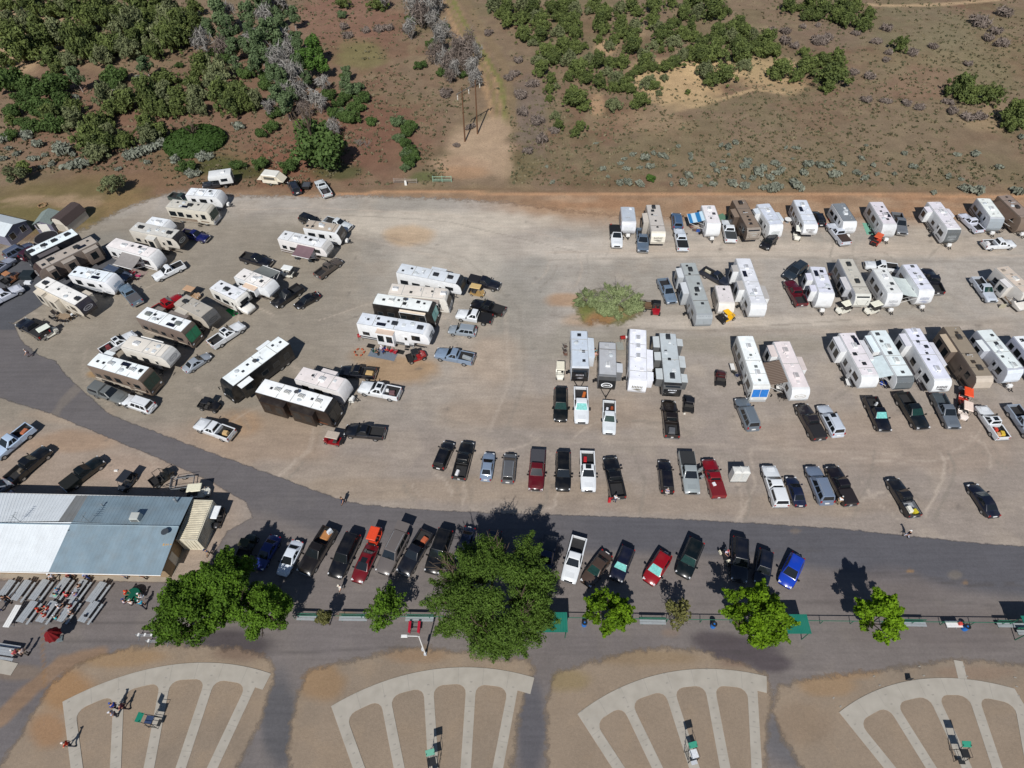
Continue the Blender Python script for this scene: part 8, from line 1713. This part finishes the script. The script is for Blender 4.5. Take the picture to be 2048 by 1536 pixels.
for c in [
 (688, 1007, -6, 8, 'walk', (24, 24, 28), JE, None, 'person in a black top walking on the road'),
 (684, 1180, -8, 10, 'walk', (232, 230, 226), (206, 200, 190), (220, 214, 200), 'person dressed in white walking between the rail and parked cars'),
 (1811, 1074, -14, -2, 'walk', (28, 28, 32), (186, 190, 206), (236, 236, 234), 'person in black with a white hat at the road edge'),
 (1674, 1008, 8, -12, 'stand', (232, 234, 236), KH, (226, 226, 222), 'person in white shirt at the tail of a black pickup'),
 (1331, 991, 3, -10, 'stand', (150, 150, 170), (196, 190, 186), None, 'person in grey behind a black suv'),
 (1229, 1004, 6, -12, 'stand', (214, 218, 224), JE, (40, 44, 60), 'person in white by the tailgate of a black pickup'),
 (62, 713, -10, 4, 'walk', (226, 214, 216), (120, 104, 110), None, 'person in pale pink walking on the road bend'),
 (1188, 712, 0, 10, 'walk', (36, 150, 164), (30, 34, 48), None, 'person in teal between two trailers'),
 (1189, 720, 0, -10, 'stand', (206, 166, 160), KH, None, 'person in pale pink beside one in teal'),
 (238, 1416, -10, -6, 'stand', (40, 66, 150), NV, (60, 90, 170), 'person in blue on the left trap field'),
 (236, 1431, -10, 4, 'stand', (186, 188, 206), (70, 72, 88), (210, 210, 216), 'person in pale plaid on the left trap field'),
 (254, 1418, -10, 2, 'walk', (110, 56, 70), (52, 40, 50), None, 'person in maroon on the left trap field'),
 (146, 1492, -14, 2, 'walk', (196, 52, 34), (60, 62, 74), (222, 214, 208), 'person in orange red walking alone on the concrete path'),
 (420, 1110, -6, 8, 'walk', (70, 80, 110), KH, (40, 56, 90), 'person walking near the shipping container'),
 (114, 1160, -12, -2, 'walk', (226, 226, 234), (90, 86, 84), (232, 232, 236), 'person in white walking in front of the clubhouse'),
 (147, 1158, 12, 4, 'walk', (120, 24, 30), (28, 32, 46), (198, 60, 66), 'person in dark red in front of the clubhouse'),
 (180, 1157, 12, 2, 'walk', (150, 166, 210), (44, 62, 122), (232, 234, 238), 'person with a white hat and blue trousers in front of the clubhouse'),
 (250, 1152, 10, 6, 'sit', (50, 64, 96), JE, None, 'person in navy seated under the clubhouse eave'),
 (288, 1154, 10, 4, 'sit', (46, 82, 92), BK, None, 'person in dark teal seated under the clubhouse eave'),
 (122, 1187, 8, -12, 'sit', (30, 84, 150), NV, (60, 150, 190), 'diner in bright blue at the upper picnic tables'),
 (118, 1196, 8, -12, 'sit', (80, 186, 160), (52, 48, 56), None, 'diner in mint green at the upper picnic tables'),
 (140, 1196, 8, -12, 'sit', (190, 20, 46), (44, 30, 36), (206, 24, 50), 'diner in crimson with red cap at the upper picnic tables'),
 (160, 1194, -12, -4, 'sit', (128, 118, 176), NV, (200, 196, 214), 'diner in lavender at the upper picnic tables'),
 (168, 1178, -12, -4, 'sit', (34, 30, 34), BK, None, 'diner in black at the upper picnic tables'),
 (84, 1226, 12, -4, 'sit', (184, 46, 34), (60, 50, 50), (206, 66, 44), 'diner in red on the left bench of the lower tables'),
 (104, 1221, -12, 0, 'sit', (200, 52, 36), (40, 34, 38), (210, 70, 46), 'diner in orange red on the right bench of a lower table'),
 (99, 1235, -12, -2, 'sit', (176, 36, 26), (90, 86, 92), (190, 44, 30), 'diner in red at the near end of a lower table'),
 (124, 1219, 10, -6, 'sit', (222, 222, 232), (64, 60, 70), (236, 236, 240), 'diner with white cap and shirt at the lower tables'),
 (118, 1241, 10, -10, 'sit', (64, 190, 196), NV, (214, 220, 224), 'diner in turquoise at the near end of the lower tables'),
 (150, 1217, -12, 0, 'sit', (126, 22, 40), (34, 26, 30), None, 'diner in burgundy at the lower tables'),
 (152, 1229, -12, 0, 'sit', (60, 54, 60), (120, 112, 110), (196, 190, 190), 'diner in charcoal with a pale cap at the lower tables'),
 (258, 1190, 12, 4, 'sit', (216, 70, 44), BK, (224, 80, 52), 'person in orange at the green round table'),
 (253, 1208, 12, -8, 'sit', (206, 200, 214), (70, 64, 84), (70, 84, 150), 'person in white with a blue cap at the green round table'),
 (268, 1211, 4, -12, 'sit', (214, 206, 204), BK, (236, 236, 236), 'person with a white visor at the green round table'),
 (288, 1196, -12, 0, 'sit', (214, 216, 222), (196, 206, 218), (222, 222, 226), 'person all in white leaning on the green round table'),
 (291, 1214, -8, -10, 'walk', (60, 160, 190), (28, 32, 48), (206, 222, 226), 'person in sky blue walking up to the green round table'),
 (44, 1311, -14, -4, 'stand', (196, 90, 96), (90, 86, 90), (226, 220, 216), 'person in red and white beside the lone picnic table'),
 (58, 1309, -14, -4, 'stand', (206, 190, 184), (120, 112, 104), None, 'person in beige beside the lone picnic table'),
 (2, 1224, 10, -8, 'walk', (196, 196, 220), (80, 84, 120), (160, 166, 220), 'person in pale lilac at the left edge of the tables'),
 (21, 1203, 10, 8, 'walk', (34, 32, 38), BK, None, 'person in black between the two rows of tables'),
 (1448, 1112, 6, 12, 'sit', (196, 190, 214), (40, 40, 56), (160, 40, 50), 'motorcyclist in pale jacket on the motorcycle'),
 (776, 706, -10, -4, 'sit', (206, 30, 50), BK, None, 'camper in red seated on the grey mat'),
 (764, 703, 6, 6, 'sit', (226, 226, 240), (44, 54, 120), (230, 230, 240), 'camper in white and blue seated on the grey mat'),
 (752, 708, 10, 4, 'sit', (20, 96, 84), BK, None, 'camper in dark green seated on the grey mat'),
 (1690, 478, 10, 0, 'stand', (206, 40, 46), JE, None, 'person in red by a far row trailer') ,
][:-1]:
    person(*c, z=.42 if 'motorcyclist' in c[8] else 0)
# ================================================================ MOTORCYCLE, TRAILERS, CAMP GEAR
def motorcycle():
    a = G(1448, 1119); root = thing('motorcycle', 'black motorcycle with cream fairing parked at the tree shade', 'motorcycle', a, heading(G(1444, 1106), G(1457, 1132)))
    wm, rm = wheel_meshes(.32, .07)
    for x in (-.72, .75): o = obj('wheel', wm, TYRE, root, (x, 0, .32)); obj('rim', rm, RIM, o)
    q = MB(); q.loft([ring(-.75, .16, .5, .78, .05), ring(-.2, .2, .4, .82, .05), ring(.2, .22, .35, .95, .06), ring(.55, .12, .6, .95, .05)]); obj('body', q.mesh('body', smooth=True), BLACK, root)
    q = MB(); q.tube((.75, .0, .32), (.5, 0, 1.0), .04).tube((.48, -.38, 1.05), (.48, .38, 1.05), .025); obj('handlebar', q, CHROME, root)
    q = MB(); q.taper(-.75, .05, -.17, .17, .8, .9, .03); obj('seat', q.mesh('seat', bevel=.02), flat((40, 34, 32)), root)
    q = MB(); q.taper(.45, .75, -.2, .2, .75, 1.15, .06); obj('fairing', q, CREAM, root)
    for s in (-1, 1): q = MB(); q.taper(-.95, -.45, s * .32 - .1, s * .32 + .1, .5, .82, .03); obj('saddlebag', q, CREAM, root)
motorcycle()
def flat_trailer(u, v, du, dv, L, W, label, col, deck=True, rails=.4):
    a = G(u, v, .5); rz = heading(a, G(u + du, v + dv, .5)); a.z = 0; root = thing('utility_trailer', label, 'utility trailer', a, rz); h, w_ = L / 2, W / 2
    if deck: q = MB(); q.box(-h, h, -w_, w_, .5, .56); obj('deck', q, flat(col), root)
    q = MB(); q.box(-h, h, -w_ - .04, -w_, .45, .56 + rails * .2).box(-h, h, w_, w_ + .04, .45, .56 + rails * .2).box(h, h + .04, -w_, w_, .45, .56 + rails).box(-h - .04, -h, -w_, w_, .45, .56 + rails * .2)
    q.tube((-h, -w_, .56 + rails), (h, -w_, .56 + rails), .025).tube((-h, w_, .56 + rails), (h, w_, .56 + rails), .025); obj('frame', q, STEEL if not deck else BLACK, root)
    q = MB(); q.tube((h, .5, .45), (h + 1.2, 0, .45), .04).tube((h, -.5, .45), (h + 1.2, 0, .45), .04); obj('tongue', q, BLACK, root); wheels(root, (0,), w_ + .22, .32, .1)
flat_trailer(1290, 611, -20, -2, 2.8, 1.6, 'brown decked utility trailer poking out of the lone bush', (112, 88, 66)); flat_trailer(366, 966, -20, 3, 2.6, 1.5, 'small grey flat trailer frame behind the clubhouse', (130, 126, 122), False, .5); flat_trailer(612, 371, -4, 12, 2.2, 1.5, 'small utility trailer with a dark load at the tree line', (74, 78, 86))
def ground_mat(u, v, du, dv, L, W, col, label):
    a = G(u, v); q = MB(); q.box(-L / 2, L / 2, -W / 2, W / 2, .015, .03); single('ground_mat', q, cloth(col), label, 'mat', a, heading(a, G(u + du, v + dv)))
for c in [(766, 709, 20, 4, 4.2, 1.7, (112, 122, 134), 'long grey camp mat beside the white fifth wheel'), (742, 692, 20, 4, 1.2, .8, (36, 36, 36), 'black door mat at the rear steps of the white fifth wheel'), (801, 704, 20, 4, 1.2, .8, (38, 40, 40), 'black door mat at the front steps of the white fifth wheel'), (467, 622, 10, 8, 2.2, 1.5, (16, 124, 62), 'bright green turf mat in front of the white truck nosed motorhome'),
          (1738, 458, 8, 20, 3.4, 1.6, (120, 176, 154), 'pale green mat beside a far row trailer'), (1447, 437, 10, 8, 2.6, 1.8, (96, 130, 108), 'dark green tarp beside the brown motorhome of the far row'), (276, 545, 20, 6, 3.2, 1.6, (150, 134, 128), 'faded mat under the long grey awning'), (130, 634, 20, 4, 3.0, 1.3, (150, 132, 112), 'tan mat among camp chairs by the black nosed rig'), (1240, 692, 4, 20, 1.6, 1.0, (150, 152, 146), 'grey mat beside the red grill')]: ground_mat(*c)
def chair_kit():
    P = []; q = MB(); q.hexa([(-.24, -.26, .42), (.26, -.26, .45), (.26, .26, .45), (-.24, .26, .42), (-.24, -.26, .45), (.26, -.26, .48), (.26, .26, .48), (-.24, .26, .45)]); P.append(('seat', q.mesh('seat'), 'c'))
    q = MB(); q.hexa([(-.24, -.26, .45), (-.2, -.26, .45), (-.2, .26, .45), (-.24, .26, .45), (-.42, -.26, .98), (-.38, -.26, .98), (-.38, .26, .98), (-.42, .26, .98)]); P.append(('backrest', q.mesh('backrest'), 'c'))
    for s in (-1, 1):
        q = MB(); q.tube((.26, s * .28, 0), (-.4, s * .28, .95), .015); P.append(('leg', q.mesh('leg'), 'f')); q = MB(); q.tube((-.3, s * .28, 0), (.28, s * .28, .66), .015); P.append(('leg', q.mesh('leg'), 'f'))
        q = MB(); q.box(-.3, .3, s * .3 - .03, s * .3 + .03, .66, .69); P.append(('armrest', q.mesh('armrest'), 'c'))
    return P
CHK = chair_kit()
def chair(u, v, rz, col, label, grp='folding camp chairs beside the rigs'):
    root = thing('camp_chair', label, 'camp chair', G(u, v), rz, grp)
    for n, m, r in CHK: obj(n, m, cloth(col) if r == 'c' else STEEL, root)
for c in [(110, 640, .4, (40, 40, 44), 'black camp chair left of the tan mat'), (118, 645, 1.2, (52, 46, 44), 'dark camp chair below the tan mat'), (132, 646, 1.7, (44, 42, 48), 'black camp chair at the middle below the tan mat'), (143, 641, 2.6, (90, 74, 60), 'brown camp chair right of the tan mat'), (113, 631, -.5, (66, 60, 58), 'grey camp chair above the tan mat'),
          (270, 549, 1.0, (150, 40, 60), 'crimson camp chair under the long grey awning'), (280, 556, 1.6, (206, 70, 120), 'pink camp chair by the long grey awning'), (247, 541, .2, (40, 40, 40), 'black camp chair left of the long grey awning'), (272, 562, 2.0, (44, 30, 34), 'dark camp chair below the crimson one'),
          (770, 701, 1.8, (30, 40, 110), 'blue camp chair on the grey mat'), (783, 706, 2.2, (196, 24, 44), 'red camp chair on the grey mat'), (749, 706, .6, (16, 76, 62), 'dark green camp chair on the grey mat'), (791, 709, 2.8, (170, 40, 56), 'faded red camp chair at the right end of the grey mat'),
          (1130, 697, .3, (90, 76, 70), 'brown camp chair at the top of the row beside the black nosed trailer'), (1129, 705, .2, (70, 62, 60), 'dark camp chair in the middle of the row beside the black nosed trailer'), (1131, 713, -.2, (120, 92, 80), 'tan camp chair at the bottom of the row beside the black nosed trailer'), (1467, 749, .8, (60, 60, 58), 'grey camp chair below a white table'), (1473, 755, 2.2, (50, 56, 84), 'navy camp chair beside the old white motorhome'),
          (1382, 458, .5, (150, 110, 100), 'pinkish camp chair under the blue striped awning'), (1388, 464, 1.4, (120, 96, 90), 'brown camp chair near the blue striped awning'), (510, 551, 1.2, (50, 56, 56), 'grey camp chair under the grey side awning'), (596, 521, 1.4, (70, 76, 80), 'grey camp chair under the purple awning'), (622, 526, 1.8, (52, 60, 66), 'slate camp chair right under the purple awning'),
          (1657, 553, 2.0, (96, 56, 46), 'rust camp chair between two third row rigs'), (1985, 462, 1.0, (60, 52, 48), 'dark camp chair by the silver nosed trailer'), (1996, 468, 2.0, (90, 84, 80), 'grey camp chair below the silver nosed trailer')]: chair(*c)
for c in [(1465, 733, 6, 20, 'white folding table beside the old white motorhome', 1.2, .6), (1956, 762, 20, 6, 'white folding table between the cursive nosed and tan rigs', 1.2, .6), (1697, 764, 6, 20, 'white folding table at the left steps of the first of six rigs', 1.2, .65), (1473, 449, 6, 20, 'white folding table beside the brown motorhome of the far row', 1.2, .6), (1330, 767, 14, 14, 'white folding table beside the rounded black nose', 1.2, .7), (1560, 775, 20, 4, 'white folding table below the brown striped awning', 1.0, .6)]:
    table(c[0], c[1], c[2], c[3], c[4], 'folding_table', c[5], c[6], False, WHITE)
def ptable(): 
    root = thing('round_table', 'round white patio table between two far row trailers', 'table', G(1574, 445)); q = MB(); q.disc((0, 0), .65, .65, .7, .74, 18); obj('tabletop', q, WHITE, root); q = MB(); q.tube((0, 0, 0), (0, 0, .7), .05).disc((0, 0), .3, .25, 0, .04); obj('base', q, STEEL, root)
ptable()
def grill(u, v, label, col):
    root = thing('barbecue_grill', label, 'grill', G(u, v), .2); q = MB(); q.loft([[(-.35, -.28, .75), (.35, -.28, .75), (.35, .28, .75), (-.35, .28, .75)], [(-.38, -.3, .95), (.38, -.3, .95), (.38, .3, .95), (-.38, .3, .95)], [(-.36, -.14, 1.18), (.36, -.14, 1.18), (.36, .14, 1.18), (-.36, .14, 1.18)]]); obj('lid', q.mesh('lid', bevel=.03), flat(col, .4), root)
    for x in (-.3, .3): q = MB(); q.tube((x, -.22, 0), (x, -.22, .75), .02).tube((x, .22, 0), (x, .22, .75), .02); obj('leg', q, BLACK, root)
    q = MB(); q.box(.38, .75, -.24, .24, .85, .88); obj('side_shelf', q, WHITE, root)
grill(1244, 683, 'red grill with a white shelf between two trailers', (150, 36, 32)); grill(722, 679, 'red grill near the rear of the white fifth wheel', (150, 20, 24)); grill(1501, 799, 'small black grill in front of a motorhome', (26, 26, 28)); grill(1561, 800, 'small black grill below the white folding table', (24, 24, 26)); grill(1747, 584, 'copper grill between two third row rigs', (150, 84, 50))
for c in [('cooler', 'blue cooler under the broad white awning', 'cooler', 1767, 766, .9, .5, .4, (30, 76, 190)), ('cooler', 'blue cooler below the blue striped awning', 'cooler', 1396, 461, .7, .45, .4, (40, 76, 150)), ('fuel_can', 'red fuel can at the nose of a grey nosed rig', 'fuel can', 1786, 773, .4, .35, .4, (190, 20, 30)), ('fuel_can', 'red fuel can under the cursive nosed rig', 'fuel can', 1862, 780, .8, .35, .3, (190, 30, 44)), ('storage_bin', 'white storage bin below the tan fifth wheel', 'bin', 1923, 776, .6, .5, .4, (220, 220, 222)),
          ('cooler', 'red cooler by a far row trailer with two carts', 'cooler', 1661, 438, .7, .45, .4, (190, 26, 40)), ('storage_bin', 'blue tub beside a white golf cart in the far row', 'bin', 1602, 463, .8, .5, .35, (40, 80, 180)), ('cooler', 'red cooler below a white far row trailer', 'cooler', 1597, 461, .5, .4, .4, (200, 40, 60)), ('crate', 'orange crate under the blue striped awning trailer', 'crate', 1410, 468, .5, .4, .5, (150, 70, 50)), ('cooler', 'white cooler by the black nose of the beige rig', 'cooler', 148, 629, .9, .5, .4, (214, 222, 230)),
          ('storage_bin', 'white tubs beside an orange brown buggy', 'bin', 56, 565, 1.1, .7, .4, (216, 220, 226)), ('tarp_bundle', 'dark teal tarp heaped in front of the black coach', 'tarp', 56, 550, 2.0, 1.6, .9, (20, 34, 42)), ('cooler', 'white cooler at the hitch of the pinkish white trailer', 'cooler', 703, 800, .7, .6, .6, (222, 222, 216)), ('cooler', 'red bag at the tailgate of a black pickup in the gravel row', 'bag', 1219, 1000, .35, .3, .9, (190, 24, 40)), ('storage_bin', 'black gear box at the tailgate of a black pickup in the gravel row', 'box', 1243, 990, .8, .8, .6, (24, 24, 26)),
          ('litter_bag', 'white plastic bag lying on the gravel behind the clubhouse', 'plastic bag', 232, 941, .5, .3, .15, (226, 224, 220)), ('storage_bin', 'white sack beside a black buggy', 'sack', 1369, 827, .3, .25, .2, (226, 222, 212)), ('cooler', 'white box left of the chevron nosed rig', 'box', 1352, 565, .5, .4, .3, (226, 224, 218)), ('log_chunk', 'pale tree stump inside the lone bush', 'stump', 1206, 592, .5, .45, .35, (206, 184, 148)), ('rock', 'pale rock at the right side of the lone bush', 'rock', 1259, 580, .5, .4, .3, (206, 200, 172)), ('rock', 'second pale rock just below the other at the lone bush', 'rock', 1258, 585, .7, .35, .3, (214, 206, 176)),
          ('sign_board', 'wooden sign standing by the cream camper', 'sign', 2006, 612, 1.0, .1, .9, (166, 160, 140)), ('speaker_stand', 'dark square board at the arc path of the right field', 'board', 1820, 1358, .6, .08, .7, (30, 32, 36))]:
    box_thing(*c)
# cargo in the open truck beds: loose things, each on its own
def cargo(pre, x, y, sx, sy, sz, col, name, label, cat='cargo'):
    k = [v for kk, v in VEH.items() if kk.startswith(pre)]
    if not k: raise ValueError(pre)
    r, meta = k[0]; s = r.scale.x; a = r.rotation_euler.z; px_, py_ = x * s, y * s; p = Vector((r.location.x + px_ * cos(a) - py_ * sin(a), r.location.y + px_ * sin(a) + py_ * cos(a), .75 * s))
    q = MB(); q.taper(-sx / 2, sx / 2, -sy / 2, sy / 2, 0, sz, min(sx, sy) * .12); single(name, q.mesh(name, bevel=.03), flat(col), label, cat, p, a + R.uniform(-.3, .3))
for c in [('white extended cab', -1.9, 0, .8, .7, .45, (196, 164, 116), 'crate', 'tan crate in the bed of a lone white pickup', 'crate'), ('white pickup with red bags', -1.6, .2, .7, .6, .6, (120, 50, 54), 'bag', 'red bag in a white pickup bed by the cream fifth wheel', 'bag'), ('white pickup with tailgate down', -2.8, .3, .5, .4, .4, (170, 150, 130), 'crate', 'beige box on a white lowered tailgate', 'box'),
          ('black pickup with lumber', -2.0, 0, 1.2, .9, .35, (190, 160, 110), 'lumber', 'pale lumber in the bed of a black pickup', 'lumber'), ('white pickup with black sunroof', -1.9, .1, .9, .8, .45, (110, 80, 84), 'bag', 'dusky red bags in the loaded white pickup bed', 'bag'), ('white pickup with black sunroof', -1.1, -.2, .5, .4, .4, (222, 224, 226), 'cooler', 'white cooler in the loaded white pickup bed', 'cooler'), ('grey blue pickup with silver', -2.0, 0, 1.5, .5, .5, (150, 156, 160), 'toolbox', 'silver toolbox in a grey blue pickup bed', 'toolbox'),
          ('light blue and silver', -1.9, .1, 1.0, .7, .4, (176, 104, 72), 'lumber', 'orange brown tools in a light blue pickup bed', 'tools'), ('black pickup with loaded', -1.2, -.2, .6, .5, .6, (110, 100, 88), 'bag', 'tan bag in a black pickup bed behind the clubhouse', 'bag'), ('dark brown pickup', -2.0, -.1, 1.3, 1.1, .2, (176, 120, 70), 'plank_stack', 'orange planks in a dark brown pickup bed', 'planks'), ('dark brown pickup', -2.5, .2, .7, .4, .7, (214, 220, 228), 'cooler', 'white cooler on planks in a dark brown pickup bed', 'cooler'),
          ('black pickup with orange', -1.9, .2, .8, .7, .3, (176, 90, 58), 'rope_coil', 'orange straps coiled in a black pickup bed', 'straps'), ('black pickup with a white crate', -2.1, .35, .9, .45, .4, (224, 224, 226), 'crate', 'white crate in a black pickup bed', 'crate'), ('white pickup with sunroof and a red', -1.7, -.3, .9, .5, .4, (180, 24, 36), 'bag', 'long red bag in a white pickup bed', 'bag'), ('maroon red pickup', -1.2, .35, .6, .5, .72, (224, 224, 228), 'cooler', 'white box riding on a maroon pickup', 'box'),
          ('black pickup with white and yellow', -1.9, .25, .9, .6, .5, (228, 226, 214), 'sack', 'white sacks in a black pickup bed', 'sacks'), ('black pickup with white and yellow', -2.3, -.3, .7, .6, .5, (200, 184, 40), 'sack', 'yellow sack in a black pickup bed', 'sack'), ('white pickup hitched', -1.6, .4, 1.2, .5, .5, (196, 104, 44), 'crate', 'orange crate in the bed of a white pickup', 'crate'), ('white pickup with a dark loaded', -1.4, -.3, .5, .4, .5, (216, 220, 226), 'bag', 'white bag in a dark loaded bed', 'bag'), ('white pickup with a dark loaded', -1.7, .4, .4, .4, .5, (150, 70, 36), 'bag', 'rust bag in a dark loaded bed', 'bag'),
          ('black brown pickup', -2.0, 0, 1.1, 1.0, .5, (90, 92, 96), 'toolbox', 'grey gear in a black brown pickup bed', 'toolbox'), ('white pickup with red and yellow', -1.4, .3, .6, .5, .5, (196, 60, 40), 'sack', 'red sack in a white pickup bed at the right', 'sack'), ('white pickup with red and yellow', -2.1, -.3, .8, .6, .45, (208, 176, 60), 'sack', 'yellow sack in a white pickup bed at the right', 'sack'), ('white pickup with red and yellow', -2.2, .35, .7, .6, .4, (206, 160, 120), 'sack', 'tan sack in a white pickup bed at the right', 'sack'),
          ('white pickup parked crosswise', -2.4, 0, .7, .9, .6, (226, 224, 224), 'sack', 'white bundle in a crosswise white pickup bed', 'bundle'), ('black pickup with teal', -1.6, .3, .3, .3, .7, (206, 210, 214), 'bucket', 'pale bucket in a black pickup bed', 'bucket'), ('black pickup parked askew', -1.9, .2, 1.1, .3, .4, (196, 190, 170), 'lumber', 'pale board in the bed of an askew black pickup', 'lumber'), ('white pickup with open tailgate', -1.6, .1, 1.0, .9, .4, (70, 66, 70), 'bag', 'dark bags in a white pickup bed at the tree line', 'bags')]: cargo(*c)
